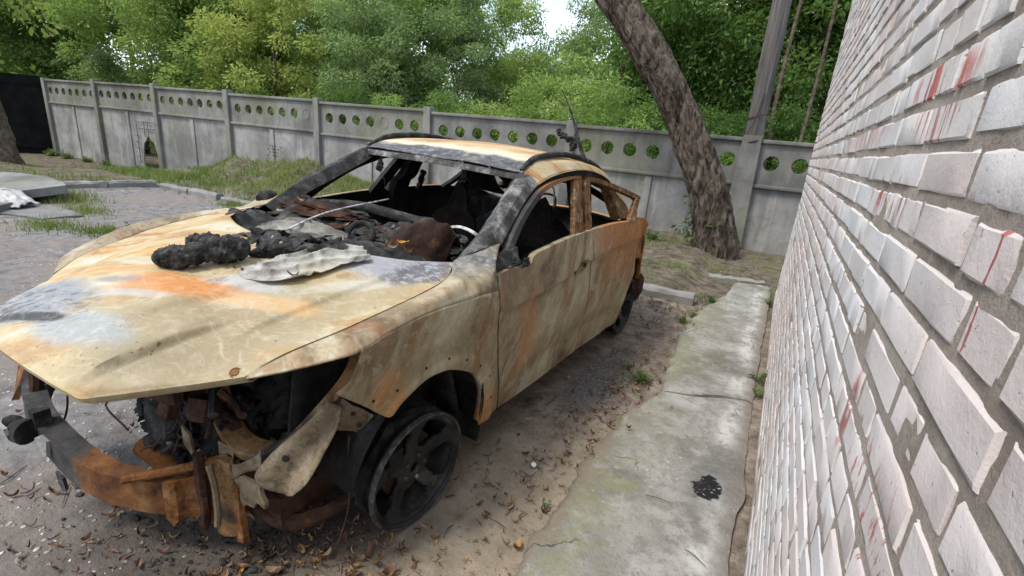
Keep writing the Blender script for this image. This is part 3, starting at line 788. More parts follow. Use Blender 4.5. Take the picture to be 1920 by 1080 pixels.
# ------------------------------------------------------------------ brick building
WX = 0.20
wall = empty('brick_building', (0, 0, 0))
tag(wall, 'white silicate brick building wall with faded red paint splashes', 'building')
Y0, Y1, ZT = -0.9, 6.2, 3.85
COURSE = 0.077
ncz = int(ZT/COURSE)
ys_ = np.arange(Y0-0.02, Y1-0.012, 0.018); zs_ = np.arange(0, ZT, 0.016)
YY, ZZ = np.meshgrid(ys_, zs_, indexing='ij')
mort = WX + 0.0036 + 0.003*vfbm(YY*4, ZZ*7, 21) - 0.004*vfbm(YY*22, ZZ*22, 22) + 0.014*np.clip(vfbm(YY*1.7, ZZ*5, 25)-0.26, 0, 0.5)
mort = np.maximum(mort, WX + 0.0026)
mb = MB().grid(np.stack([mort, YY, ZZ], -1))
mb.box((WX+1.52, (Y0+Y1)/2, ZT/2), (2.98, Y1-Y0-0.03, ZT))
mb.build('mortar_bed', MAT['mortar'], wall, sharp=0)

def brick_mesh(Lb, Hb, seed):
    rg = np.random.default_rng(seed)
    u = [0, 0.006, Lb*0.33 + rg.uniform(-.015, .015), Lb*0.67 + rg.uniform(-.015, .015), Lb-0.006, Lb]; v = [0, 0.0055, Hb-0.0055, Hb]
    V = []; F = []
    nu, nv = 6, 4
    for i, a in enumerate(u):
        for j, b in enumerate(v):
            e = (i in (0, nu-1)) + (j in (0, nv-1))
            dx = rg.uniform(0.0, 0.0012)
            if e: dx += rg.uniform(0.0012, 0.0042)*(1.4 if e == 2 else 1)
            if e and rg.random() < 0.16: dx += rg.uniform(0.003, 0.010)
            aa, bb = a, b
            if i == 0: aa += rg.uniform(0, 0.003)
            if i == nu-1: aa -= rg.uniform(0, 0.003)
            if j == 0: bb += rg.uniform(0, 0.0025)
            if j == nv-1: bb -= rg.uniform(0, 0.0025)
            if not e:
                aa += rg.uniform(-.006, .006)*(i == 2); bb += rg.uniform(-.001, .001)
            V.append((dx, aa - Lb/2, bb - Hb/2))
    for i in range(nu-1):
        for j in range(nv-1):
            F.append((i*nv+j, i*nv+j+1, (i+1)*nv+j+1, (i+1)*nv+j))
    ring = [i*nv for i in range(nu)] + [(nu-1)*nv+j for j in range(1, nv)] + [i*nv+nv-1 for i in range(nu-2, -1, -1)] + [j for j in range(nv-2, 0, -1)]
    b0 = len(V)
    for r in ring: V.append((0.055, V[r][1], V[r][2]))
    k = len(ring)
    for q in range(k): F.append((ring[q], ring[(q+1) % k], b0+(q+1) % k, b0+q))
    return np.array(V), F
HB = 0.0625
stretch = [brick_mesh(0.250, HB, 100+i) for i in range(12)]
header = [brick_mesh(0.121, HB, 200+i) for i in range(10)]
placed = []
for c in range(ncz):
    z = 0.012 + c*COURSE + HB/2
    y = Y0 - random.uniform(0, 0.2)
    typ = c % 3
    while y < Y1 - 0.05:
        if typ == 0: isS = random.random() < 0.85
        elif typ == 1: isS = random.random() < 0.30
        else: isS = random.random() < 0.62
        Lb = 0.250 if isS else 0.121
        if y + Lb > Y1: Lb, isS = 0.121, False
        yc = y + Lb/2
        placed.append((isS, random.randrange(12 if isS else 10), yc, z + random.uniform(-.0025, .0025), random.gauss(0, 0.0012), random.gauss(0, 0.008), random.gauss(0, 0.005)))
        y += Lb + random.uniform(0.010, 0.017)
def vis(p):       # apparent size seen from the photograph's place
    d = math.hypot(WX, p[2]); dz = p[3]-CAM_H
    r2 = WX**2 + p[2]**2 + dz**2
    inview = 0.40 < p[2] and p[3] > 0.2
    fwd = p[2]*0.85 + 0.1
    if not inview or fwd < 0.3: return 0
    top = 1.58 + 0.30*(p[2])      # above the frame
    if p[3] > top + 0.25 or p[3] < 1.42 - 0.95*p[2]*1.15 - 0.3: return 0
    return (0.25 if p[0] else 0.12)/r2
order = sorted(range(len(placed)), key=lambda i: -vis(placed[i]))
near = set(order[:300])
bmesh_s = [None]*12; bmesh_h = [None]*10
def bm_get(isS, k):
    lst, src = (bmesh_s, stretch) if isS else (bmesh_h, header)
    if lst[k] is None:
        lst[k] = MB().add(*src[k]).mesh('brick', MAT['brick'], smooth=True, sharp=30)
    return lst[k]
rest = MB()
for i, (isS, k, yc, z, dx, rx, rz) in enumerate(placed):
    if i in near:
        o = link('brick', bm_get(isS, k), wall)
        o.location = (WX + dx, yc, z); o.rotation_euler = (rx, 0, rz)
    else:
        V, F = (stretch if isS else header)[k]
        cr_, sr_ = math.cos(rx), math.sin(rx)
        V2 = np.c_[V[:, 0] + WX + dx, V[:, 1]*cr_ - V[:, 2]*sr_ + yc, V[:, 1]*sr_ + V[:, 2]*cr_ + z]
        rest.add(V2, F)
# return face at the far corner
for c in range(ncz):
    z = 0.012 + c*COURSE + HB/2; x = WX + (0.005 if c % 2 else 0.13)
    while x < 3.0:
        V, F = stretch[random.randrange(12)]
        V2 = np.c_[-V[:, 1] + x + 0.125, -V[:, 0]*1.0 + Y1 + 0.008, V[:, 2] + z]
        rest.add(V2, F); x += 0.262
ro = rest.build('farther_bricks', MAT['brick'], wall, sharp=30); ro['kind'] = 'stuff'

# ------------------------------------------------------------------ concrete fence
FX, FY, FA = -0.6, 9.55, 0.059
fence = empty('concrete_fence', (FX, FY, 0), 0)
fence.rotation_euler = (0, 0, math.pi + FA)       # local +x runs away to the left, local +y towards the court
tag(fence, 'grey precast concrete fence with a row of round holes', 'fence')
post_s = [22.94, 19.81, 16.62, 13.33, 9.97, 6.63, 3.25, 0.02, -3.3]
post_t = [2.08, 2.14, 2.13, 2.09, 2.04, 2.01, 1.95, 1.94, 1.92]
post_b = [-0.45, -0.75, -0.75, -0.35, -0.15, -0.1, -0.1, -0.1, -0.1]
TH = 0.07
def rnd_box(mb, c, d, b=0.012):
    bm = bmesh.new(); bmesh.ops.create_cube(bm, size=1.0)
    for v in bm.verts: v.co = Vector((v.co.x*d[0], v.co.y*d[1], v.co.z*d[2]))
    bmesh.ops.bevel(bm, geom=bm.edges[:], offset=b, segments=2, affect='EDGES', profile=0.6)
    bm.verts.index_update()
    mb.add(np.array([v.co[:] for v in bm.verts]) + np.array(c), [tuple(v.index for v in f.verts) for f in bm.faces]); bm.free()
    return mb
blocked = {(6, 2), (4, 2), (3, 0)}
for i in range(8):
    s0, s1 = post_s[i+1] + 0.085, post_s[i] - 0.085     # local x from s0 (right) to s1 (left)
    z1 = (post_t[i] + post_t[i+1])/2 - 0.045; z0 = min(post_b[i], post_b[i+1])
    W = s1-s0
    lz = z1 - 0.765                # ledge height
    hz = z1 - 0.375; hr = 0.123
    pn = empty('panel'); pn.parent = fence
    # upper band with real round holes
    mb = MB(); N = 24
    nh = 7; cw = 0.43; m0 = (W - nh*cw)/2
    zb, zt = lz, z1
    for face_y in (-TH/2, TH/2):
        for hcell in range(nh):
            cx = s0 + m0 + cw*(hcell + 0.5)
            if (i, hcell) in blocked:
                mb.add([(cx-cw/2, face_y, zb), (cx+cw/2, face_y, zb), (cx+cw/2, face_y, zt), (cx-cw/2, face_y, zt)], [(0, 1, 2, 3)]); continue
            V = []; F = []
            for k in range(N):
                a = 2*math.pi*(k+0.5)/N
                ca, sa = math.cos(a), math.sin(a)
                V.append((cx + hr*ca, face_y, hz + hr*sa))
                t = min((cw/2)/abs(ca) if abs(ca) > 1e-6 else 9, ((zt-hz) if sa > 0 else (hz-zb))/abs(sa) if abs(sa) > 1e-6 else 9)
                V.append((cx + t*ca, face_y, hz + t*sa))
            for k in range(N):
                k2 = (k+1) % N; F.append((2*k, 2*k+1, 2*k2+1, 2*k2))
            b = mb.n
            mb.add(V, F)
            # corners of the cell
            cs = [(cx+cw/2, face_y, zt), (cx-cw/2, face_y, zt), (cx-cw/2, face_y, zb), (cx+cw/2, face_y, zb)]
            for q, cpt in enumerate(cs):
                ang = math.atan2(cpt[2]-hz, cpt[0]-cx) % (2*math.pi)
                k = int(ang/(2*math.pi)*N - 0.5) % N; k2 = (k+1) % N
                mb.add([V[2*k+1], cpt, V[2*k2+1]], [(0, 1, 2)])
        for a0, a1 in ((s0, s0+m0), (s1-m0, s1)):
            mb.add([(a0, face_y, zb), (a1, face_y, zb), (a1, face_y, zt), (a0, face_y, zt)], [(0, 1, 2, 3)])
    for hcell in range(nh):
        if (i, hcell) in blocked: continue
        cx = s0 + m0 + cw*(hcell + 0.5)
        R = np.array([[(cx + hr*math.cos(2*math.pi*(k+0.5)/N), yy, hz + hr*math.sin(2*math.pi*(k+0.5)/N)) for k in range(N)] for yy in (-TH/2, TH/2)])
        mb.grid(R, closev=True)
    mb.build('band', MAT['fenceband'], pn, smooth=False)
    for (ii, hh) in blocked:
        if ii == i:
            cx = s0 + m0 + cw*(hh+0.5)
            V = [(cx, TH/2-0.02, hz)]; ringm = MB().lathe([(0.02, 0.0), (hr-0.01, 0.0), (hr, 0.012), (hr, -0.01)], 24)
            M4 = Matrix.Translation((cx, TH/2 - 0.004, hz)) @ Matrix.Rotation(math.pi/2, 4, 'Z')
            ringm.xf(M4).build('blind_roundel', MAT['fencepost'], pn)
    # lower slab; one panel is broken through with an arched hole
    arch = (i == 1)
    n = 90; xs2 = np.linspace(s0, s1, n)
    def zlow(x):
        if not arch: return z0
        u = (x - (s0 + 0.55))/0.43
        if abs(u) < 1: return -0.45 + 0.98*math.sqrt(1-u*u) + 0.04*math.sin(x*23)
        return z0
    zl = np.array([zlow(x) for x in xs2])
    Af = np.array([[(x, TH/2-0.022, a), (x, TH/2-0.022, lz+0.01)] for x, a in zip(xs2, zl)])
    Ab = np.array([[(x, -TH/2+0.01, a), (x, -TH/2+0.01, lz+0.01)] for x, a in zip(xs2, zl)])
    mb = MB().grid(Af); mb.grid(Ab)
    mb.grid(np.stack([Af[:, 0], Ab[:, 0]], 1)); mb.grid(np.stack([Af[:, 1], Ab[:, 1]], 1))
    mb.build('lower_slab', MAT['fence'], pn, smooth=False)
    mb = MB(); rnd_box(mb, ((s0+s1)/2, 0.012, z1 - 0.028), (W, TH+0.075, 0.062), 0.014)
    mb.build('cap_rail', MAT['fenceband'], pn)
    mb = MB(); rnd_box(mb, ((s0+s1)/2, 0.018, lz), (W-0.06, TH+0.05, 0.06), 0.018)
    mb.build('ledge', MAT['fenceband'], pn)
    for xr in ((s0+s1)/2,):
        mb = MB(); rnd_box(mb, (xr, TH/2-0.012, (lz+z0)/2 - 0.04), (0.13, 0.045, lz-z0-0.02), 0.012)
        mb.build('rib', MAT['fence'], pn)
    if arch:
        mb = MB()
        for zz in (0.35, 0.55, 0.78, 0.98, -0.1, 0.15):
            mb.tube([(s0+0.98, TH/2+0.015, zz), (s0+1.2 if zz < .7 else s0+0.1, TH/2+0.02, zz+0.02)], 0.008, 5)
        for xx in (s0+0.42, s0+0.62, s0+1.02):
            mb.tube([(xx, TH/2+0.03, 1.02), (xx+0.02, TH/2+0.03, 0.55 if xx < s0+.9 else -0.3)], 0.008, 5)
        mb.build('bent_rebar', MAT['rebar'], pn)
for i, (s, t, b) in enumerate(zip(post_s, post_t, post_b)):
    mb = MB()
    if i == 7:       # stout tapered stub that carries the timber pole
        mb.closed([[(s-0.20, 0.13, b), (s-0.145, 0.13, t)], [(s+0.20, 0.13, b), (s+0.145, 0.13, t)], [(s+0.20, -0.10, b), (s+0.145, -0.10, t)], [(s-0.20, -0.10, b), (s-0.145, -0.10, t)]], 6)
        mb.build('stub_post', MAT['fencepost'], fence, sharp=30)
    else:
        rnd_box(mb, (s, 0.015, (t+b)/2 + 0.01), (0.19, 0.20, t-b+0.02), 0.02)
        mb.build('post', MAT['fencepost'], fence)

def fw_pt(s, z, off=0.0):
    """world point on the fence line"""
    a = math.pi + FA
    return np.array([FX + s*math.cos(a) - off*math.sin(a), FY + s*math.sin(a) + off*math.cos(a), z])

# timber pole strapped to the stub post
mb = MB()
pw = fw_pt(0.02, 0, -0.02)
px_, py_ = pw[0], pw[1]
path_ = [(px_+0.02, py_, 1.80), (px_-0.01, py_, 3.2), (px_-0.03, py_, 5.0), (px_-0.05, py_, 7.6)]
mb.tube(path_, [0.150, 0.145, 0.135, 0.12], 10, res=14, wob=0.03, seed=4)
pole = mb.build('timber_pole', MAT['pole'], None, sharp=35)
tag(pole, 'weathered grey timber pole rising from the fence stub beside the leaning tree', 'pole')
mb = MB()
for zz in (1.84, 2.25):
    mb.tube([(px_+0.02+0.163*math.cos(a), py_+0.163*math.sin(a), zz+0.05*math.cos(a)) for a in np.linspace(0, 2*math.pi, 20)], 0.008, 5, cap=False)
mb.tube([(px_-0.1, py_-0.14, 1.95), (px_-0.02, py_-0.17, 2.15), (px_+0.05, py_-0.15, 2.6)], 0.007, 5, res=10)
mb.build('strapping_wire', MAT['rebar'], pole)

# black gate at the far left end of the fence
e0 = fw_pt(23.1, -0.6); gd = np.array([-0.55, -1.0, 0]); gd /= np.linalg.norm(gd)
gate = empty('sheet_gate', tuple(e0)); tag(gate, 'black sheet metal gate at the far left end of the concrete fence', 'gate')
for k in range(9):
    mb = MB(); c = gd*(0.19 + k*0.375)
    mb.box((c[0], c[1], 1.38), (0.37, 0.03, 2.72), math.atan2(gd[1], gd[0]))
    mb.build('sheet_panel', MAT['gate'], gate, smooth=False)
mb = MB()
for zz in (0.3, 2.45): mb.box((gd[0]*1.7+0.02, gd[1]*1.7-0.035, zz), (3.4, 0.035, 0.06), math.atan2(gd[1], gd[0]))
mb.build('rail', MAT['gate'], gate, smooth=False)

# ------------------------------------------------------------------ kerbs
kc = [0]
def kerbstone(name, a, b, w, z0, z1, label, group=None, seed=0, tilt=0.0):
    a = np.array(a); b = np.array(b); L_ = np.linalg.norm(b-a); ang = math.atan2(b[1]-a[1], b[0]-a[0])
    mb = MB(); n = 16; rg = np.random.default_rng(seed)
    sec = np.array([(-w/2, 0), (-w/2, 0.8), (-w/2+0.025, 1.0), (w/2-0.025, 1.0), (w/2, 0.85), (w/2, 0)])
    A = np.empty((n, 6, 3))
    for i in range(n):
        x = -L_/2 + L_*i/(n-1)
        for j, (yy, t) in enumerate(sec):
            A[i, j] = (x + rg.normal(0, 0.003), yy + rg.normal(0, 0.005), z0 + (z1-z0)*t + (rg.normal(0, 0.006) if t > .5 else 0) + tilt*x)
    mb.grid(A, closev=True); mb.f.append(tuple(range(6))); mb.f.append(tuple((n-1)*6+j for j in range(6))[::-1])
    o = mb.build(name, MAT['kerb'], None, sharp=25)
    o.location = ((a[0]+b[0])/2, (a[1]+b[1])/2, 0); o.rotation_euler = (0, 0, ang)
    tag(o, label, 'kerb', group)
    return o
kerbstone('kerbstone', (-0.57, 5.40), (-1.62, 5.36), 0.16, -0.1, 0.115, 'concrete kerbstone ending beside the path, just behind the burnt car', 'kerbstones round the court', 1)
kerbstone('kerbstone', (-1.64, 5.36), (-2.64, 5.34), 0.16, -0.1, 0.12, 'concrete kerbstone half hidden by the rear of the burnt car', 'kerbstones round the court', 2)
for k in range(3):
    x0 = -8.0 - k*0.95
    kerbstone('kerbstone', (x0, 5.33), (x0-0.8, 5.32 - 0.03*k), 0.16, -0.1, 0.085+0.02*(k % 2), ['earth-covered kerbstone at the mound edge nearest the car hood', 'earth-covered kerbstone in the middle of the mound edge', 'low earth-covered kerbstone where the mound meets the left kerb'][k], 'kerbstones round the court', 10+k, 0.02*(k-1))
for k in range(3):
    y0 = 5.15 - k*0.78
    kerbstone('kerbstone', (-10.78 - 0.05*k, y0), (-10.83 - 0.05*k, y0-0.76), 0.16, -0.1, 0.15, ['right end stone of the raised kerb at the left of the court', 'middle stone of the raised kerb at the left of the court', 'left end stone of the raised kerb at the left of the court'][k], 'kerbstones round the court', 20+k)
kerbstone('kerbstone', (0.06, 6.98), (-0.60, 6.78), 0.12, -0.05, 0.06, 'thin sunken kerbstone crossing the end of the concrete path', 'kerbstones round the court', 31)
# ------------------------------------------------------------------ trees
def leaf_cloud(centers, radii, nper, size, rg, droop=0.25, flat=0.7, aspect=2.2, shell=0.55):
    """diamond leaves spread through clumps, vectorised: returns verts, quads"""
    Vs = []
    for (c, r) in zip(centers, radii):
        n = max(8, int(nper*(r**2)))
        d = rg.normal(size=(n, 3)); d /= np.linalg.norm(d, axis=1)[:, None]
        rad = r*(shell + (1-shell)*rg.random(n))**1.0*(0.55 + 0.5*rg.random(n))
        p = c + d*rad[:, None]*np.array([1, 1, flat])
        # leaf axis: outward and drooping
        ax = d + rg.normal(0, 0.7, (n, 3)); ax[:, 2] -= droop + 0.3*rg.random(n)
        ax /= np.linalg.norm(ax, axis=1)[:, None]
        sd = np.cross(ax, rg.normal(size=(n, 3)) + np.array([0, 0, 1.2])); sd /= np.linalg.norm(sd, axis=1)[:, None] + 1e-9
        s = size*(0.6 + 0.8*rg.random(n))[:, None]
        b = p; t = p + ax*s; mid = p + ax*s*0.45
        l = mid + sd*s/aspect/2; rr = mid - sd*s/aspect/2
        Vs.append(np.stack([b, l, t, rr], 1).reshape(-1, 3))
    V = np.vstack(Vs); n = len(V)//4
    F = np.arange(4*n).reshape(n, 4)
    return V, F
def fast_mesh(name, V, F, mat):
    me = bpy.data.meshes.new(name)
    me.vertices.add(len(V)); me.vertices.foreach_set('co', V.astype(np.float32).ravel())
    k = F.shape[1]
    me.loops.add(F.size); me.loops.foreach_set('vertex_index', F.astype(np.int32).ravel())
    me.polygons.add(len(F)); me.polygons.foreach_set('loop_start', np.arange(0, F.size, k, dtype=np.int32))
    me.update(calc_edges=True); me.validate()
    me.materials.append(mat)
    return me
def tree_meshes(h, cr, base, nclump, nper, size, seed, mat, lean=0.0, trunk_r=0.13, flat=0.75, slim=1.0):
    rg = np.random.default_rng(seed)
    zc = (h + base)/2
    cs, rs = [], []
    while len(cs) < nclump:
        u = rg.uniform(-1, 1, 3); q = np.linalg.norm(u)
        if q > 1 or q < 0.2: continue
        z = zc + u[2]*(h-base)/2
        taper = 0.55 + 0.45*math.sin(math.pi*min(1, max(0, (z-base)/(h-base)*0.85 + 0.12)))
        cs.append(np.array([u[0]*cr*taper*slim + lean*z, u[1]*cr*taper*slim, z])); rs.append(rg.uniform(0.5, 1.0)*cr*0.40)
    V, F = leaf_cloud(cs, rs, nper, size, rg, flat=flat)
    crown = fast_mesh('crown', V, F, mat)
    mb = MB()
    top = np.array([lean*h*0.62, 0, h*0.62])
    mb.tube([(0, 0, -0.6), (rg.normal(0, .05), rg.normal(0, .05), h*0.25), (lean*h*0.42 + rg.normal(0, .1), rg.normal(0, .1), h*0.42), top], [trunk_r, trunk_r*0.8, trunk_r*0.5, 0.02], 8, res=12, wob=0.04, seed=seed)
    for c in cs[::9]:
        z0 = max(base*0.6, c[2] - rg.uniform(0.5, 1.6)); s0 = np.array([lean*z0, 0, z0])
        mid = (s0 + c)/2 + rg.normal(0, 0.12, 3)
        mb.tube([s0, mid, c], [trunk_r*0.32, trunk_r*0.2, 0.008], 5, res=6, cap=False)
    trunk = mb.mesh('trunk', MAT['bark2'])
    return trunk, crown
kinds = {
 'maple': tree_meshes(7.2, 2.5, 0.9, 70, 900, 0.125, 11, MAT['leafA']),
 'maple2': tree_meshes(8.2, 2.3, 1.2, 70, 880, 0.12, 12, MAT['leafA'], lean=0.05),
 'yellow': tree_meshes(6.6, 2.0, 0.7, 60, 1050, 0.11, 13, MAT['leafB']),
 'deep': tree_meshes(9.0, 2.8, 1.4, 80, 640, 0.13, 14, MAT['leafC']),
 'deep2': tree_meshes(8.2, 2.4, 0.8, 76, 720, 0.125, 15, MAT['leafC'], lean=-0.04),
 'willow': tree_meshes(5.2, 1.7, 0.3, 54, 1100, 0.105, 16, MAT['leafD'], flat=1.0),
 'pale': tree_meshes(7.4, 2.0, 0.8, 62, 950, 0.11, 17, MAT['leafD'], slim=0.9),
 'low': tree_meshes(3.4, 1.5, 0.1, 40, 1300, 0.09, 18, MAT['leafA'], trunk_r=0.05),
 'lowdark': tree_meshes(3.0, 1.6, 0.0, 40, 1300, 0.09, 19, MAT['leafC'], trunk_r=0.05),
}
def tree(name, kind, x, y, s, rz, label, cat='tree', group='trees beyond the fence', sz=1.0):
    e = empty(name, (x, y, -0.4 if x < -12 else 0.0), rz); e.scale = (s, s, s*sz)
    t, c = kinds[kind]
    link('trunk', t, e); link('crown', c, e)
    tag(e, label, cat, group)
    return e
def FD(u, y):   # x on the photograph's bearing u (pixels) at depth y
    d = fw*FPX + Rv*(u-960) - Uv*(200-540)
    return d.x/d.y*y
def TB(name, kind, u, dist, s, rz, label, cat='tree', sz=1.0, group='trees beyond the fence'):
    d = fw*FPX + Rv*(u-960) - Uv*(200-540)
    h2 = math.hypot(d.x, d.y)
    # never nearer than the fence on that bearing
    nx_, ny_ = -math.sin(FA), math.cos(FA)
    tf = (FX*nx_ + FY*ny_)/((d.x*nx_ + d.y*ny_)/h2)
    dist = max(dist, tf + (2.2 if kind.startswith('low') else 3.0)*s/((d.x*nx_ + d.y*ny_)/h2))
    tree(name, kind, d.x/h2*dist, d.y/h2*dist, s, rz, label, cat, group, sz)
TB('maple_tree', 'yellow', 20, 26, 1.05, 0.3, 'yellow-green tree behind the black gate at far left')
TB('maple_tree', 'maple', 120, 25, 1.10, 1.1, 'light green maple at left, right of the yellow-green tree')
TB('willow_tree', 'willow', 215, 23.0, 0.82, 2.0, 'small grey-leaved willow above the leftmost fence panels', sz=0.9)
TB('maple_tree', 'maple2', 265, 26, 1.15, 2.4, 'tall green maple behind the grey-leaved willow')
TB('maple_tree', 'maple', 380, 22, 1.10, 3.9, 'broad green maple above the third fence panel from left')
TB('maple_tree', 'deep2', 445, 25, 1.05, 0.9, 'darker green tree between the broad maple and a yellowish one')
TB('maple_tree', 'yellow', 520, 20, 1.10, 4.2, 'yellowish maple above the fourth fence panel from left')
TB('maple_tree', 'maple2', 610, 23, 1.1, 5.0, 'tall light green tree above the fence left of the car roof')
TB('pale_tree', 'pale', 690, 18.5, 0.98, 0.4, 'pale grey-green tree above the car windshield')
TB('maple_tree', 'maple', 770, 21, 1.05, 1.9, 'green maple behind the fence above the car roof')
TB('pale_tree', 'pale', 850, 19, 0.92, 2.7, 'pale slender tree left of the sky gap')
TB('maple_tree', 'maple2', 925, 21, 0.86, 0.6, 'light green tree at the left edge of the sky gap')
TB('maple_tree', 'yellow', 1000, 22, 0.74, 3.3, 'low yellow-green tree under the sky gap')
TB('maple_tree', 'low', 1075, 15, 1.2, 1.3, 'young light green sapling right of the charred pole')
TB('pale_tree', 'pale', 1100, 20, 0.95, 4.6, 'pale feathery tree at the right edge of the sky gap')
TB('dark_tree', 'deep', 1225, 16.5, 0.95, 0.2, 'dark green tree behind the leaning trunk')
TB('dark_tree', 'deep2', 1320, 15.5, 1.0, 1.7, 'dark green tree between the leaning trunk and the timber pole')
TB('dark_tree', 'deep', 1420, 16.5, 1.0, 3.1, 'dark green tree directly behind the timber pole')
TB('dark_tree', 'deep2', 1505, 15.0, 1.05, 4.4, 'dark green tree just left of the brick wall')
TB('dark_tree', 'deep', 1600, 17.5, 1.0, 5.6, 'dark tree mostly hidden behind the brick wall corner')
for k, (u, dd, kd, s, lab) in enumerate([
   (110, 22.0, 'lowdark', 0.8, 'dark shrub behind the leftmost fence panel'),
   (330, 18.5, 'low', 0.85, 'green shrub peeping over the third fence panel from left'),
   (470, 17.0, 'lowdark', 0.9, 'dark shrub behind the fourth fence panel'),
   (560, 16.0, 'low', 0.78, 'bright shrub behind the fence left of the car roof'),
   (660, 15.0, 'lowdark', 0.85, 'dark shrub behind the fence above the windshield'),
   (730, 14.0, 'low', 0.72, 'bright shrub behind the fence over the car roof'),
   (830, 14.5, 'lowdark', 0.85, 'dark shrub behind the fence near the pale slender tree'),
   (910, 13.5, 'low', 0.72, 'light shrub behind the fence left of the charred pole'),
   (990, 14.5, 'low', 0.85, 'light green shrub under the sky gap'),
   (1150, 13.0, 'low', 0.9, 'leafy shrub behind the fence left of the leaning trunk'),
   (1250, 13.2, 'lowdark', 0.9, 'dark shrub behind the leaning trunk'),
   (1370, 13.0, 'lowdark', 0.85, 'dark shrub behind the timber pole foot'),
   (1480, 12.6, 'lowdark', 0.9, 'dark shrub behind the rightmost fence panel')]):
    TB('shrub', kd, u, dd, s, k*1.37, lab, 'shrub', group='shrubs behind the fence')
# thin bare trunks in the dark wood at right
for k, (u, dd, r, lab) in enumerate([(1455, 12.3, 0.04, 'slim pale tree trunk right of the timber pole'), (1512, 12.0, 0.035, 'slim tree trunk beside the brick wall edge')]):
    d = fw*FPX + Rv*(u-960) - Uv*(200-540); h2 = math.hypot(d.x, d.y)
    mb = MB(); mb.tube([(0, 0, -0.2), (0.03, 0, 1.5), (-0.03 + 0.1*k, 0.05, 3.2), (0.05, 0, 6.0)], [r*1.2, r, r*0.9, r*0.6], 8, res=20, wob=0.05, seed=k)
    o = mb.build('slim_trunk', MAT['bark2']); o.location = (d.x/h2*dd, d.y/h2*dd, 0); tag(o, lab, 'tree trunk', 'slim trunks at right')
# far wood behind everything
rg = np.random.default_rng(77)
cs, rs = [], []
for k in range(330):
    u = rg.uniform(-350, 1750); d = fw*FPX + Rv*(u-960) - Uv*(200-540); h2 = math.hypot(d.x, d.y); dd = rg.uniform(30, 44)
    hmax = 6.5 if 900 < u < 1150 else 11.0
    cs.append(np.array([d.x/h2*dd, d.y/h2*dd, rg.uniform(0.5, hmax)])); rs.append(rg.uniform(1.4, 2.4))
V, F = leaf_cloud(cs, rs, 85, 0.34, rg)
fwood = link('far_wood', fast_mesh('far_wood', V, F, MAT['leafA']))
tag(fwood, 'far green wood seen between the nearer trees', 'wood', kind='stuff')

# --- the big leaning trunk
def rough_trunk(P, R, n, res, seed, amp=0.12):
    P = catmull(P, res); k = len(P)
    Rr = np.interp(np.linspace(0, 1, k), np.linspace(0, 1, len(R)), R)
    T = np.gradient(P, axis=0); T /= np.linalg.norm(T, axis=1)[:, None]
    A = np.empty((k, n, 3)); nrm = np.cross(T[0], (0, 1, 0)); nrm /= np.linalg.norm(nrm)
    dist = np.r_[0, np.cumsum(np.linalg.norm(np.diff(P, axis=0), axis=1))]
    for i in range(k):
        nrm = nrm - T[i]*np.dot(nrm, T[i]); nrm /= np.linalg.norm(nrm); bi = np.cross(T[i], nrm)
        for j in range(n):
            a = 2*math.pi*j/n
            c = Vector((math.cos(a)*2.4, math.sin(a)*2.4, dist[i]*2.2 + seed))
            rdg = 1 - abs(mnoise.noise(Vector((c.x*2.6, c.y*2.6, c.z*0.8)))*2.0); rd2 = 1 - abs(mnoise.noise(Vector((c.x*5.5, c.y*5.5, c.z*2.2 + 7)))*2.0)
            r = Rr[i]*(1 + amp*mnoise.fractal(c*0.7, 0.9, 2, 3) + 0.10*(rdg-0.6) + 0.06*(rd2-0.6))
            A[i, j] = P[i] + r*(math.cos(a)*nrm + math.sin(a)*bi)
    return A
lt = empty('leaning_tree', (-0.74, 8.55, 0.0))
tag(lt, 'thick leaning tree with rough brown bark in front of the fence', 'tree')
tp = [(0.03, 0, -0.25), (0.0, 0, 0.1), (-0.18, -0.02, 0.75), (-0.52, -0.06, 1.45), (-0.92, -0.10, 2.15), (-1.40, -0.16, 2.85), (-2.12, -0.22, 3.70), (-2.75, -0.25, 4.5), (-3.1, -0.2, 5.6)]
A = rough_trunk(tp, [0.38, 0.315, 0.28, 0.265, 0.257, 0.252, 0.248, 0.215, 0.14], 96, 240, 5)
MB().grid(A, closev=True).build('trunk', MAT['bark'], lt, sharp=0)
# bark flakes standing off the trunk
mb = MB(); rg = np.random.default_rng(31)
for q in range(620):
    i = rg.integers(16, 225); j = rg.integers(0, 96)
    a_ = A[i, j]; b_ = A[min(i+4, 239), j]; c_ = A[i, (j+1) % 96]
    ctr = A[i].mean(0); outv = a_ - ctr; outv /= np.linalg.norm(outv)
    t_ = b_-a_; t_ /= np.linalg.norm(t_); s_ = np.cross(t_, outv)
    L2, w2, l2 = rg.uniform(.03, .10), rg.uniform(.012, .035), rg.uniform(0.004, 0.022)
    p0 = a_ + outv*0.002
    V = [p0 - s_*w2/2, p0 + s_*w2/2, p0 + t_*L2*.6 + s_*w2*.6 + outv*l2, p0 + t_*L2 + outv*l2*1.4, p0 + t_*L2*.6 - s_*w2*.6 + outv*l2]
    mb.add(V, [(0, 1, 2, 3, 4)])
fo = mb.build('bark_flakes', MAT['bark'], lt, smooth=False); fo['kind'] = 'stuff'
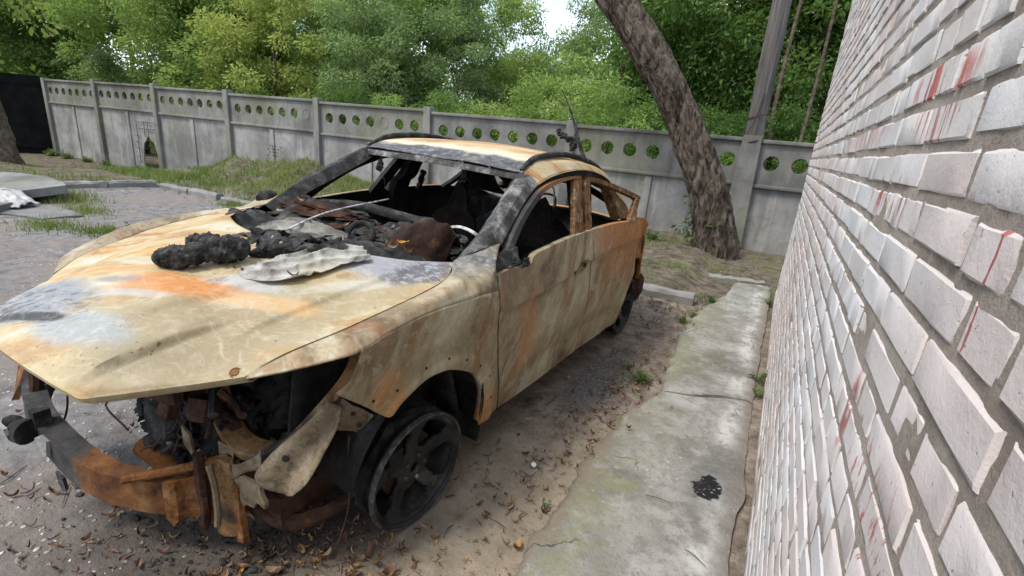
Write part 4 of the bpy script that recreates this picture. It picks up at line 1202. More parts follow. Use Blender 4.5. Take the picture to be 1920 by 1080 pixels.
# limbs above the frame, thin hanging twigs and leaf sprays
mb = MB()
limbs = [[(-2.75, -0.25, 4.5), (-3.6, -0.6, 5.0), (-4.8, -1.0, 5.2), (-6.0, -1.2, 5.0)], [(-3.0, -0.2, 5.2), (-3.3, 0.3, 6.2), (-3.0, 0.8, 7.4)], [(-2.2, -0.2, 3.85), (-2.9, -0.6, 4.25), (-3.9, -0.9, 4.45), (-4.9, -1.0, 4.35)]]
for lb in limbs: mb.tube(lb, [0.10, 0.06, 0.03, 0.012], 7, res=14, wob=0.05)
rg = np.random.default_rng(8)
twig_ends = []
def twig(a, b, r=0.012, sag=0.15, n=7):
    a = np.array(a); b = np.array(b); mid = (a+b)/2 + np.array([0, 0, sag]) + rg.normal(0, 0.05, 3)
    mb.tube([a, mid, b], [r, r*0.7, 0.003], 5, res=n, cap=False)
    for k in range(4):
        t = rg.uniform(0.35, 0.95); p0 = a*(1-t)+b*t + np.array([0, 0, sag*4*t*(1-t)])
        q = p0 + np.array([rg.normal(0, .16), rg.normal(0, .16), -rg.uniform(0.05, 0.3)])
        mb.tube([p0, (p0+q)/2 + rg.normal(0, .02, 3), q], [r*0.4, 0.002], 4, cap=False)
twig((-3.2, -0.7, 4.35), (-4.35, -0.95, 3.55), 0.016, 0.16)
twig((-3.6, -0.8, 4.42), (-3.95, -1.0, 3.75), 0.010, 0.05)
twig((-2.5, -0.35, 4.05), (-2.75, -0.5, 3.2), 0.009, 0.04)
twig((-4.3, -0.95, 4.45), (-4.95, -1.0, 3.55), 0.010, 0.05)
twig((-1.6, -0.2, 3.1), (-1.95, -0.4, 2.75), 0.010, 0.03)
mb.build('limb', MAT['bark2'], lt)
cs = []; rs = []
for (c, r) in [((-4.6, -1.0, 3.75), .26), ((-4.9, -1.05, 3.95), .3), ((-5.3, -1.1, 4.05), .3), ((-5.9, -1.2, 4.25), .4), ((-6.4, -1.2, 4.45), .45), ((-3.4, 0.3, 6.4), .8), ((-2.9, .9, 7.4), .9), ((-5.6, -1.2, 5.1), .6), ((-4.6, -1.0, 5.3), .5), ((-4.45, -0.95, 3.5), .16), ((-1.35, -0.1, 4.6), .5), ((-0.9, .1, 4.3), .5)]:
    cs.append(np.array(c)); rs.append(r)
V, F = leaf_cloud(cs, rs, 330, 0.13, rg, droop=0.7)
link('crown', fast_mesh('crown', V, F, MAT['leafC']), lt)
# shoots at the foot of the trunk
V, F = leaf_cloud([np.array(c) for c in ((-0.38, -0.08, 0.25), (-0.45, -0.02, 0.55), (-0.55, 0.02, 0.85), (-0.30, -0.15, 0.15), (-0.50, 0, 0.40), (0.02, -0.38, 0.62), (-0.05, -0.34, 0.5))], [.20, .18, .13, .17, .2, .07, .08], 1100, 0.085, rg, droop=0.3)
link('shoots', fast_mesh('shoots', V, F, MAT['weed']), lt)

# trunk at the far left edge
ltt = empty('edge_tree', (-18.95, 5.22, -0.25)); tag(ltt, 'broad grey tree trunk cut by the left edge beside the black gate', 'tree')
A = rough_trunk([(0.05, 0, -0.3), (0, 0, 0.25), (-0.12, 0, 1.0), (-0.30, 0, 2.2), (-0.5, 0, 4.0), (-0.6, 0, 6.0)], [0.55, 0.43, 0.34, 0.30, 0.27, 0.22], 30, 50, 17)
MB().grid(A, closev=True).build('trunk', MAT['bark2'], ltt, sharp=0)
V, F = leaf_cloud([np.array((rg.uniform(-1.5, 1.7), rg.uniform(-1.2, 1.2), rg.uniform(3.4, 5.8))) for _ in range(26)], [rg.uniform(.35, .65) for _ in range(26)], 260, 0.16, rg)
link('crown', fast_mesh('crown', V, F, MAT['leafB']), ltt)

# ------------------------------------------------------------------ grass (uncountable) and weeds
def blades(n, area, hgt, rg, width=0.006, lean=0.5):
    P = area(n)
    x, y = P[:, 0], P[:, 1]; z = H(x, y) - 0.004; n = len(x)
    a = rg.uniform(0, 2*math.pi, n); L_ = hgt*(0.4 + rg.random(n)**1.5)
    dx, dy = np.cos(a), np.sin(a); w = width*(0.6 + rg.random(n))
    b0 = np.stack([x - dy*w/2, y + dx*w/2, z], 1); b1 = np.stack([x + dy*w/2, y - dx*w/2, z], 1)
    ln = lean*rg.random(n)
    t = np.stack([x + dx*L_*ln, y + dy*L_*ln, z + L_], 1)
    V = np.stack([b0, b1, t], 1).reshape(-1, 3)
    return V, np.arange(3*n).reshape(n, 3)
rg = np.random.default_rng(19)
def dens(cands, f): return cands[rg.random(len(cands)) < f]
def area_mound(n):
    P = np.c_[rg.uniform(-13.5, -5.6, n), rg.uniform(5.25, 9.2, n)]
    k = 0.35 + 1.3*vfbm(P[:, 0]*0.9, P[:, 1]*0.9, 41)
    k += 0.5*np.exp(-(((P[:, 0]+9.2)/2.6)**2 + ((P[:, 1]-7.0)/1.4)**2))
    return dens(P, np.clip(k, 0.02, 1))
def area_left(n):
    P = np.c_[rg.uniform(-20, -10.9, n), rg.uniform(2.5, 8.4, n)]
    k = -0.10 + 1.9*vfbm(P[:, 0]*0.7, P[:, 1]*0.9, 43)
    return dens(P, np.clip(k, 0.0, 1))
def area_right(n):
    P = np.c_[rg.uniform(-3.2, 0.2, n), rg.uniform(5.5, 9.2, n)]
    k = 0.10 + 1.6*vfbm(P[:, 0]*1.7, P[:, 1]*1.5, 45)
    return dens(P, np.clip(k, 0.0, 0.8))
def area_spots(n):
    sp = [(-7.9, 2.55, .45), (-8.7, 3.2, .4), (-9.6, 3.4, .5), (-7.2, 2.8, .35), (-10.2, 3.6, .5), (-8.3, 5.2, .35), (-6.4, 2.9, .3)]
    out = []
    for (x, y, r) in sp: out.append(np.c_[rg.normal(x, r*.5, n//7), rg.normal(y, r*.35, n//7)])
    return np.vstack(out)
gs = [blades(60000, area_mound, 0.10, rg, 0.012, 0.9), blades(24000, area_left, 0.09, rg, 0.014, 0.9), blades(14000, area_right, 0.075, rg, 0.008, 0.9), blades(3500, area_spots, 0.09, rg, 0.010, 0.9)]
off = 0; VV = []; FF = []
for V, F in gs:
    VV.append(V); FF.append(F + off); off += len(V)
grass = link('grass', fast_mesh('grass', np.vstack(VV), np.vstack(FF), MAT['grass']))
tag(grass, 'short patchy grass on the mound and verges before the fence', 'grass', kind='stuff')

def weed(x, y, s, n, seed, label, mat='weed', z=None, tall=0.5):
    rg = np.random.default_rng(seed)
    e = empty('weed', (x, y, float(H(x, y)) if z is None else z)); tag(e, label, 'weed', 'weeds in the court')
    mbs = MB(); V = []; k = 0
    for i in range(n):
        a = rg.uniform(0, 2*math.pi); L_ = s*rg.uniform(0.55, 1.1); el = rg.uniform(0.35, 1.25)
        d = np.array([math.cos(a)*math.cos(el), math.sin(a)*math.cos(el), math.sin(el)])
        p0 = np.array([rg.normal(0, s*.10), rg.normal(0, s*.10), 0]); p1 = p0 + d*L_*0.55; p2 = p1 + d*L_*0.35 - np.array([0, 0, L_*0.22])
        mbs.tube([p0, p1], 0.0016, 4, cap=False)
        sd = np.cross(d, (0, 0, 1.0)); sd /= np.linalg.norm(sd)+1e-9
        for t in np.linspace(0.15, 1, 5):
            q = p0*(1-t) + p1*t; b2 = rg.uniform(-1, 1)
            for sg in (-1, 1):
                tip = q + sd*sg*L_*0.26*(1.1-0.5*t) + d*L_*0.12 + np.array([0, 0, rg.normal(0, .01)])
                m1 = (q+tip)/2 + d*L_*0.045; m2 = (q+tip)/2 - d*L_*0.045
                V.append((q, m1, tip, m2))
        m1 = (p1+p2)/2 + sd*L_*0.07; m2 = (p1+p2)/2 - sd*L_*0.07
        V.append((p1, m1, p2, m2))
    V = np.array(V).reshape(-1, 3)
    link('leaves', fast_mesh('leaves', V, np.arange(len(V)).reshape(-1, 4), MAT[mat]), e)
    mbs.build('stems', MAT[mat], e)
    return e
weed(-0.575, 3.22, 0.15, 16, 1, 'bushy green weed at the path edge beside the front door')
weed(-0.70, 3.36, 0.09, 9, 2, 'small weed just left of the bushy one by the path')
weed(-0.56, 4.72, 0.13, 10, 3, 'low weed at the path edge behind the rear wheel')
weed(-0.42, 5.62, 0.15, 13, 4, 'weed growing at the end of the kerbstone by the path')
weed(-0.50, 4.98, 0.12, 9, 5, 'small weed between the kerbstone and the path edge')
weed(0.165, 3.75, 0.15, 10, 6, 'leafy weed squeezed between path and brick wall', z=0.02)
weed(0.165, 3.50, 0.10, 7, 7, 'small weed at the wall foot nearest the path crack', z=0.02)
weed(0.165, 6.0, 0.14, 9, 8, 'weed at the far corner of the brick wall', z=0.02)
weed(-0.62, 1.72, 0.06, 6, 9, 'tiny yellowed weed at the near path edge')
weed(-6.9, 2.95, 0.25, 14, 10, 'green weed tuft left of the hood edge on the asphalt')
weed(-1.75, 8.35, 0.30, 18, 11, 'weed clump at the fence foot right of the car tail')
for k, (s, hgt, lab) in enumerate([(21.6, .34, 'weed clump at the foot of the leftmost fence panel'), (20.3, .30, 'weed clump left of the second fence post'), (17.45, .30, 'weed growing in the broken arch of the fence'), (22.6, .42, 'tall weed beside the black gate'), (19.2, .28, 'low weed right of the second fence post')]):
    pt = fw_pt(s, 0, 0.35)
    weed(pt[0], pt[1], hgt, 34, 50+k, lab)
# dry stalks in front of the fence
for k, (s, lab) in enumerate([(11.3, 'thin dry weed stalks before the fourth fence panel'),]):
    pt = fw_pt(s, 0, 0.3); mb = MB()
    for q in range(5):
        x0 = rg.normal(0, .12); mb.tube([(x0, 0, 0), (x0+rg.normal(0, .06), 0, .45), (x0+rg.normal(0, .12), 0, .75)], [0.006, 0.003], 4, res=6)
        for w in range(4): mb.add(lump((x0 + rg.normal(0, .05), rg.normal(0, .03), .45+.08*w), (.018, .018, .02), w, 1).v[0], lump((0, 0, 0), (1, 1, 1), w, 1).f)
    o = mb.build('dry_stalks', MAT['bark2']); o.location = (pt[0], pt[1], float(H(pt[0], pt[1]))); tag(o, lab, 'plant')
# ------------------------------------------------------------------ the burnt car (local: x to its left side, y rearwards, z up; origin under the front axle)
car = empty('burnt_car')
A1, RO = math.radians(1.3884), math.radians(1.6)
ex = Vector((math.cos(A1)*math.cos(RO), -math.sin(A1)*math.cos(RO), -math.sin(RO)))
ey = Vector((math.sin(A1), math.cos(A1), 0))
ez = ex.cross(ey)
CM = Matrix.Identity(4)
for i in range(3):
    CM[i][0], CM[i][1], CM[i][2] = ex[i], ey[i], ez[i]
CM[0][3], CM[1][3], CM[2][3] = -1.92418677, 1.35550255, 0.02443143
car.matrix_world = CM
tag(car, 'burnt-out rusty car shell with cream and orange scorched panels', 'car')
SOL = 0.006
def CP(mb, name, mat, parent=None, **k):
    return mb.build(name, MAT[mat] if isinstance(mat, str) else mat, parent or car, **k)
def both(mb, name, mat, **k):
    """left and right copies of a mirrored panel"""
    a = CP(mb, name, mat, **k); b = CP(mb.mirror(), name, mat, **k); return a, b

_wy = [-0.60, -0.56, -0.50, -0.40, -0.32, -0.2, 0.0, 0.3, 0.6, 2.5, 2.75, 3.0, 3.25, 3.45, 3.6]
_ww = [0.600, 0.660, 0.760, 0.835, 0.870, 0.888, 0.900, 0.905, 0.905, 0.905, 0.900, 0.875, 0.83, 0.77, 0.70]
_wt = np.linspace(0, 1, 400); _wc = catmull(np.c_[_wy, _ww, np.zeros(len(_wy))], 400)
def wid(y): return np.interp(y, _wc[:, 0], _wc[:, 1])
def crease_z(y): return np.interp(y, [-0.4, 0.45, 0.5, 1.1, 1.55, 2.05, 3.5], [0.90, 0.86, 0.803, 0.818, 0.875, 0.900, 0.93])
def S(y, z):
    """half width of the body side"""
    y = np.asarray(y, float); z = np.asarray(z, float)
    w = wid(y); cz = crease_z(y)
    low = -0.028*sstep(0.45 - z, 0, 0.28)
    dd_ = np.clip(cz - z, 0, 2)
    mid = -0.032*(1-np.exp(-dd_/0.022))*np.exp(-dd_/0.16)*sstep(y, 0.40, 0.60)     # sharp crease with a hollow under it
    upp = -0.30*np.clip(z - cz, 0, 0.4)**1.25
    scal = -0.016*np.exp(-((z-0.38)/0.07)**2)*sstep(y, 0.7, 1.0)*(1-sstep(y, 2.0, 2.3))
    arch = 0.012*np.exp(-((np.hypot(y-0.06, z-0.28)-0.43)/0.04)**2)*(y < 0.6) + 0.016*np.exp(-((np.hypot(y-2.70, z-0.28)-0.43)/0.05)**2)
    warp = 0.006*vfbm(y*2.3, z*2.3, 61, 3)
    return w + low + mid + upp + scal + arch + warp
def coons(bot, top, left, right, nu, nv):
    """fill four boundary curves given in (y,z); bot/top run left->right, left/right run bottom->top; the side surface gives x"""
    e = lambda c, n: catmull(np.c_[np.asarray(c, float), np.zeros(len(c))], n)[:, :2]
    B, T, Lc, Rc = e(bot, nu), e(top, nu), e(left, nv), e(right, nv)
    A = np.empty((nu, nv, 3))
    for i in range(nu):
        u = i/(nu-1)
        for j in range(nv):
            v = j/(nv-1)
            p = (1-v)*B[i] + v*T[i] + (1-u)*Lc[j] + u*Rc[j] - ((1-u)*(1-v)*B[0] + u*(1-v)*B[-1] + (1-u)*v*T[0] + u*v*T[-1])
            A[i, j, 1:] = p
    A[:, :, 0] = S(A[:, :, 1], A[:, :, 2])
    return A

# ---- front fender: side plate with the wheel arch, and the shoulder band up to the hood gap and pillar foot
bot = [(-0.392, 0.766), (-0.30, 0.69), (-0.208, 0.614), (-0.15, 0.648), (-0.036, 0.689), (0.06, 0.685), (0.141, 0.662), (0.292, 0.582), (0.375, 0.487), (0.412, 0.38), (0.424, 0.25), (0.45, 0.238), (0.585, 0.250)]
top = [(-0.318, 0.899), (-0.20, 0.93), (-0.05, 0.945), (0.113, 0.945), (0.30, 0.937), (0.452, 0.926)]
lef = [(-0.392, 0.766), (-0.355, 0.80), (-0.329, 0.857), (-0.318, 0.899)]
rig = [(0.585, 0.250), (0.52, 0.50), (0.482, 0.70), (0.452, 0.926)]
fside = coons(bot, top, lef, rig, 90, 34)
cols = [
 [(0.66, -0.566, 0.826), (0.657, -0.552, 0.838)],
 [(0.76, -0.497, 0.863), (0.70, -0.43, 0.882)],
 [(0.83, -0.401, 0.885), (0.79, -0.36, 0.902), (0.735, -0.30, 0.910)],
]
tt = catmull([(S(a, b), a, b) for a, b in top], 90)
shut = catmull([(0.657, -0.552, 0.838), (0.70, -0.43, 0.882), (0.735, -0.30, 0.910), (0.77, -0.12, 0.948), (0.786, 0.08, 0.978), (0.775, 0.24, 1.002), (0.70, 0.37, 1.030)], 40)
def shut_at(y): return np.array([np.interp(y, shut[:, 1], shut[:, 0]), y, np.interp(y, shut[:, 1], shut[:, 2])])
for f_ in (0, 15, 30, 45, 58, 68):
    p = tt[f_]; q = shut_at(min(0.335, p[1] + 0.10)) if f_ < 68 else np.array((0.70, 0.37, 1.03))
    mid = (p+q)/2 + np.array([0.018, 0, 0.022])
    cols.append([tuple(p), tuple(mid), tuple(q)])
cols.append([(S(.40, .93), 0.40, 0.930), (0.868, 0.41, 1.005), (0.70, 0.47, 1.050)])
cols.append([(S(.44, .927), 0.44, 0.927), (0.865, 0.445, 1.02), (0.76, 0.54, 1.066), (0.702, 0.592, 1.082)])
cols.append([(S(.452, .926), 0.452, 0.926), (0.866, 0.457, 1.027), (0.80, 0.575, 1.067), (0.762, 0.652, 1.086)])
band = loft(cols, 80, 12)
fm = MB().grid(fside).grid(band)
# rolled flange of the arch, inwards
b3 = fside[22:78, 0]
fm.grid(np.stack([b3, b3 + np.array([-0.035, 0, 0.004])]))
fL, fR = both(fm, 'fender', 'side', solid=SOL, inner=MAT['char_in'])
# bolts round the arch flange
for (y_, z_) in ((-0.17, 0.70), (-0.03, 0.735), (0.10, 0.728), (0.22, 0.68), (0.33, 0.61), (0.425, 0.52), (0.465, 0.39), (-0.27, 0.70)):
    mb = MB().lathe([(0.0005, 0.0035), (0.005, 0.003), (0.0065, 0.0)], 8, (float(S(y_, z_)) - 0.001, y_, z_))
    CP(mb, 'clip_hole', 'char', fL)

# ---- hood
def hood_col(front, mids, rear): return [front] + mids + [rear]
half = [
 hood_col((0.0, -0.905, 0.812), [(0.0, -0.84, 0.852), (0.0, -0.60, 0.930), (0.0, -0.35, 0.985)], (0.0, -0.05, 1.040)),
 hood_col((0.20, -0.888, 0.798), [(0.205, -0.82, 0.842), (0.21, -0.58, 0.924), (0.22, -0.33, 0.981)], (0.23, -0.02, 1.040)),
 hood_col((0.335, -0.868, 0.783), [(0.34, -0.81, 0.820), (0.365, -0.57, 0.899), (0.385, -0.29, 0.966)], (0.39, 0.04, 1.040)),
 hood_col((0.372, -0.858, 0.778), [(0.378, -0.80, 0.814), (0.40, -0.56, 0.892), (0.42, -0.28, 0.962)], (0.43, 0.06, 1.040)),
 hood_col((0.395, -0.832, 0.780), [(0.40, -0.778, 0.813), (0.428, -0.54, 0.890), (0.45, -0.26, 0.960)], (0.46, 0.09, 1.040)),
 hood_col((0.45, -0.770, 0.788), [(0.455, -0.72, 0.815), (0.49, -0.48, 0.890), (0.52, -0.20, 0.960)], (0.53, 0.15, 1.038)),
 hood_col((0.535, -0.668, 0.800), [(0.545, -0.62, 0.822), (0.585, -0.40, 0.890), (0.62, -0.10, 0.962)], (0.61, 0.24, 1.034)),
 [(0.650, -0.562, 0.826)] + [tuple(q + np.array([-0.005, 0, 0.001])) for q in shut[3:38:3]] + [(0.705, 0.362, 1.029)],
]
full = [[(-x, y, z) for x, y, z in c] for c in half[:0:-1]] + half
# denser interpolation across with sharper corners at the hood's front angle
HV = loft(full, 181, 90)
X_, Y_ = HV[:, :, 0], HV[:, :, 1]
def ridge(x0, y0, x1, y1, w, h):
    d = np.array([x1-x0, y1-y0]); Ln = np.linalg.norm(d); d /= Ln
    ax = np.abs(X_)
    t = (ax-x0)*d[0] + (Y_-y0)*d[1]; s = -(ax-x0)*d[1] + (Y_-y0)*d[0]   # s>0: towards the centre/rear
    return h*sstep(s, -w, w)*sstep(t, -0.02, 0.10)*(1-sstep(t, Ln-0.12, Ln+0.08))
HV[:, :, 2] += ridge(0.33, -0.87, 0.43, -0.50, 0.008, 0.024) + ridge(0.22, -0.75, 0.35, -0.25, 0.014, 0.012) + ridge(0.50, -0.50, 0.64, 0.15, 0.010, 0.011)
HV[:, :, 2] += 0.004*vfbm(X_*3, Y_*2.2, 71, 3)
hm = MB().grid(HV)
fr = HV[:, 0]                                    # folded front lip
lip = np.stack([fr, fr + np.array([0, 0.004, -0.016]), fr + np.array([0, 0.022, -0.026]), fr + np.array([0, 0.06, -0.018])])
hm.grid(lip)
for e_ in (HV[0], HV[-1]):
    hm.grid(np.stack([e_, e_ + np.array([0, 0, -0.018])]))
hood = CP(hm, 'hood', 'hood', weld=True, solid=0.004, inner=MAT['char_in'])
mb = MB().lathe([(0.0005, 0.004), (0.010, 0.004), (0.012, 0.0), (0.016, 0.0015), (0.018, 0)], 14)
M4 = Matrix.Translation((0.618, -0.570, 0.832)) @ Matrix.Rotation(math.radians(-60), 4, 'Y') @ Matrix.Rotation(math.radians(-25), 4, 'Z')
CP(mb.xf(M4), 'bump_stop', 'rust', hood)

# ---- front doors
bot = [(0.598, 0.252), (0.9, 0.232), (1.3, 0.216), (1.615, 0.212)]
top = [(0.466, 0.985), (0.60, 0.995), (0.70, 0.982), (0.78, 0.975), (0.835, 1.018), (1.0, 1.034), (1.25, 1.051), (1.575, 1.060)]
lef = [(0.598, 0.252), (0.535, 0.50), (0.497, 0.70), (0.468, 0.90), (0.466, 0.985)]
rig = [(1.615, 0.212), (1.628, 0.5), (1.615, 0.80), (1.575, 1.060)]
dA = coons(bot, top, lef, rig, 100, 46)
# scooped handle recess
hx = np.hypot((dA[:, :, 1]-1.455)/0.105, (dA[:, :, 2]-0.842 - 0.10*(dA[:, :, 1]-1.455))/0.042)
dA[:, :, 0] -= 0.020*(1-sstep(hx, 0.45, 1.15))
dm = MB().grid(dA)
for e_ in (dA[0], dA[-1], dA[:, 0], dA[:, -1]): dm.grid(np.stack([e_, e_ - np.array([0.03, 0, 0])]))
dL = CP(dm, 'front_door', 'side', solid=0.004, weld=True, inner=MAT['char_in'])
dR = CP(dm.mirror(), 'front_door', 'side', solid=0.004, weld=True, inner=MAT['char_in'])
for (y_, z_, ry, rz_) in ((1.375, 0.832, 0.014, 0.019), (1.535, 0.855, 0.034, 0.023)):      # holes left by the handle
    mb = MB(); n_ = 14
    ring = np.array([(0, ry*math.cos(a), rz_*math.sin(a)) for a in np.linspace(0, 2*math.pi, n_, endpoint=False)])
    c_ = np.array([float(S(y_, z_)) - 0.006, y_, z_])
    mb.grid(np.stack([c_ + ring*1.12 + (0.002, 0, 0), c_ + ring*1.05 + (0.003, 0, 0), c_ + ring, c_ + ring*0.9 - (0.0, 0, 0)]), closev=True)
    mb.f.append(tuple(3*n_+j for j in range(n_))); CP(mb, 'handle_hole', 'char_in', dL)
oc = np.empty((10, 30, 3))       # pale oval cup that held the handle
for i in range(10):
    for j in range(30):
        a = 2*math.pi*j/30; r = (i/9)
        y_ = 1.455 + 0.108*r*math.cos(a); z_ = 0.843 + 0.040*r*math.sin(a) + 0.10*(y_-1.455)
        oc[i, j] = (float(S(y_, z_)) + 0.0035 - 0.024*(1-r**2.5), y_, z_)
CP(MB().grid(oc, closev=True), 'handle_cup', 'cupmetal', dL)
def inner(A):      # dark inner door skin
    return MB().grid(A[::4, ::4] - np.array([0.07, 0, 0]))
CP(inner(dA), 'door_inner', 'char_in', dL); CP(inner(dA).mirror(), 'door_inner', 'char_in', dR)
# window frame of the front door: leading edge + header + rear post, each a bent strip
def strip(outer, innr, n, depth=0.035):
    o_, i_ = catmull(outer, n), catmull(innr, n)
    dd = np.array([-depth, 0, -0.010])
    A = np.stack([o_, i_, i_ + dd, o_ + dd], 1)
    mb = MB().grid(A, closev=True)
    mb.f.append((0, 1, 2, 3)); mb.f.append(tuple((n-1)*4 + j for j in (3, 2, 1, 0)))
    return mb
fo = [(0.845, 0.60, 0.985), (0.80, 0.665, 1.055), (0.77, 0.81, 1.175), (0.742, 0.98, 1.265), (0.722, 1.13, 1.322), (0.712, 1.31, 1.357), (0.710, 1.54, 1.373), (0.714, 1.67, 1.370)]
fi = [(0.850, 0.655, 0.985), (0.81, 0.705, 1.050), (0.778, 0.842, 1.163), (0.750, 1.010, 1.252), (0.731, 1.16, 1.307), (0.720, 1.345, 1.340), (0.717, 1.54, 1.355), (0.719, 1.66, 1.353)]
wf = strip(fo, fi, 40)
wf2 = strip([(0.722, 1.545, 1.352), (0.79, 1.45, 1.20), (0.853, 1.355, 1.045)], [(0.722, 1.655, 1.352), (0.79, 1.565, 1.20), (0.857, 1.485, 1.050)], 14, 0.03)
wf2.add(*(lambda t: (t.v[0], t.f))(strip([(0.724, 1.60, 1.35), (0.792, 1.52, 1.20), (0.862, 1.43, 1.048)], [(0.724, 1.618, 1.35), (0.792, 1.535, 1.20), (0.862, 1.445, 1.048)], 14, 0.012)))
for s_, dr in ((1, dL), (-1, dR)):
    a_, b_ = (wf, wf2) if s_ == 1 else (wf.mirror(), wf2.mirror())
    CP(a_, 'window_frame', 'framegrad' if s_ == 1 else 'char_in', dr); CP(b_, 'window_post', 'rustframe' if s_ == 1 else 'char_in', dr)
# sooty sail corner ahead of the window and the door aperture lip that closes the gap to the pillar
sp_ = MB().plate([(0.852, 0.478, 0.985), (0.862, 0.66, 0.985), (0.845, 0.71, 1.01), (0.812, 0.735, 1.065), (0.795, 0.68, 1.06), (0.80, 0.60, 1.045), (0.835, 0.52, 1.02)], (-0.02, 0, 0))
CP(sp_, 'sail_corner', 'char', dL, smooth=False); CP(sp_.mirror(), 'sail_corner', 'char', dR, smooth=False)
ap_o = [(0.755, 0.665, 1.065), (0.735, 0.80, 1.160), (0.70, 0.975, 1.256), (0.682, 1.125, 1.322), (0.682, 1.30, 1.365), (0.685, 1.62, 1.392), (0.687, 1.92, 1.378), (0.690, 2.22, 1.318)]
ap_i = [(0.775, 0.72, 1.035), (0.745, 0.86, 1.135), (0.715, 1.02, 1.225), (0.695, 1.17, 1.285), (0.690, 1.35, 1.325), (0.690, 1.62, 1.345), (0.692, 1.90, 1.330), (0.70, 2.16, 1.275)]
lipm = strip(ap_o, ap_i, 50, 0.05)
both(lipm, 'door_aperture_lip', 'char_in')
# burnt mirror foot in the notch
ml = MB()
for k, (c, r) in enumerate((((0.845, 0.68, 1.0), (0.014, 0.045, 0.016)), ((0.860, 0.755, 0.998), (0.014, 0.03, 0.018)), ((0.855, 0.60, 0.992), (0.012, 0.04, 0.014)), ((0.865, 0.72, 0.985), (0.012, 0.05, 0.010)), ((0.84, 0.665, 1.022), (0.012, 0.014, 0.012)))):
    q = lump(c, r, k+3, 3, 0.5, 3, 0.15); ml.add(q.v[0], q.f)
CP(ml, 'melted_mirror_foot', 'char', dL)

# ---- rear doors (the near one sprung slightly open)
bot = [(1.628, 0.212), (1.9, 0.214), (2.12, 0.224), (2.255, 0.245), (2.36, 0.40), (2.43, 0.58)]
top = [(1.590, 1.060), (1.9, 1.064), (2.2, 1.058), (2.46, 1.040)]
lef = [(1.628, 0.212), (1.640, 0.5), (1.628, 0.80), (1.590, 1.060)]
rig = [(2.43, 0.58), (2.475, 0.75), (2.485, 0.90), (2.46, 1.040)]
rA = coons(bot, top, lef, rig, 70, 42)
rA[:, :, 0] += 0.010*vfbm(rA[:, :, 1]*3.5, rA[:, :, 2]*2.0, 83, 3)
rm = MB().grid(rA)
for e_ in (rA[0], rA[-1], rA[:, 0], rA[:, -1]): rm.grid(np.stack([e_, e_ - np.array([0.035, 0, 0])]))
rt_f = [(0.716, 1.725, 1.366), (0.722, 1.90, 1.352), (0.735, 2.20, 1.300), (0.760, 2.50, 1.232), (0.768, 2.56, 1.210)]
rt_i = [(0.722, 1.75, 1.335), (0.730, 1.92, 1.322), (0.745, 2.18, 1.270), (0.770, 2.43, 1.212), (0.776, 2.50, 1.190)]
rp1 = strip([(0.722, 1.715, 1.352), (0.79, 1.625, 1.20), (0.857, 1.535, 1.052)], [(0.724, 1.785, 1.352), (0.79, 1.70, 1.20), (0.859, 1.615, 1.056)], 14, 0.03)
rp2 = strip([(0.776, 2.475, 1.215), (0.815, 2.34, 1.12), (0.855, 2.225, 1.050)], [(0.768, 2.565, 1.212), (0.815, 2.43, 1.12), (0.862, 2.330, 1.050)], 14, 0.03)
rtop = strip(rt_f, rt_i, 26)
def rear_door(mirror, ang, fang):
    def sw(mb, a):
        t = MB(); t.v = [v.copy() for v in mb.v]; t.f = list(mb.f); t.n = mb.n
        if a:
            M4 = Matrix.Translation((0.89, 1.63, 0)) @ Matrix.Rotation(-a, 4, 'Z') @ Matrix.Translation((-0.89, -1.63, 0)); t.xf(M4)
        return t.mirror() if mirror else t
    d_ = CP(sw(rm, ang), 'rear_door', 'reardoor' if not mirror else 'side', solid=0.004, weld=True, inner=MAT['char_in'])
    fr_ = 'rustframe' if not mirror else 'char_in'
    # the frame of the sprung door is bent out further than its skin
    CP(sw(rp1, ang*0.3), 'window_post', fr_, d_); CP(sw(rp2, fang), 'window_post', fr_, d_)
    t = MB(); t.v = [v.copy() for v in rtop.v]; t.f = list(rtop.f); t.n = rtop.n
    if fang:
        V = t.v[0]; u = np.clip((V[:, 1]-1.72)/0.8, 0, 1.1); V[:, 0] += 0.88*math.tan(fang)*u
    CP(t.mirror() if mirror else t, 'window_frame', fr_, d_)
    ri = inner(rA)
    CP(sw(ri, ang), 'door_inner', 'char_in', d_)
    return d_
rdL = rear_door(False, math.radians(3.6), math.radians(6.2))
rdR = rear_door(True, 0, 0)

# ---- quarter panels with the rear arch, door shut face, haunch
ra = [(2.30, 0.30)]
bot = [(2.30, 0.30), (2.335, 0.44), (2.42, 0.57), (2.55, 0.66), (2.70, 0.69), (2.85, 0.66), (2.98, 0.57), (3.06, 0.45), (3.10, 0.34), (3.30, 0.36), (3.50, 0.42)]
top = [(2.475, 1.045), (2.65, 1.045), (2.85, 1.01), (3.1, 0.93), (3.45, 0.83)]
lef = [(2.30, 0.30), (2.44, 0.60), (2.49, 0.85), (2.475, 1.045)]
rig = [(3.50, 0.42), (3.53, 0.60), (3.50, 0.74), (3.45, 0.83)]
qA = coons(bot, top, lef, rig, 70, 30)
qA[:, :, 0] -= 0.012
qm = MB().grid(qA)
jf = qA[0]; qm.grid(np.stack([jf, jf + np.array([-0.03, 0.004, 0]), jf + np.array([-0.10, -0.01, 0])]))
ar_ = qA[0:62, 0]; qm.grid(np.stack([ar_, ar_ + np.array([-0.04, 0, 0.004])]))
both(qm, 'quarter_panel', 'quarter', solid=SOL, inner=MAT['char_in'])
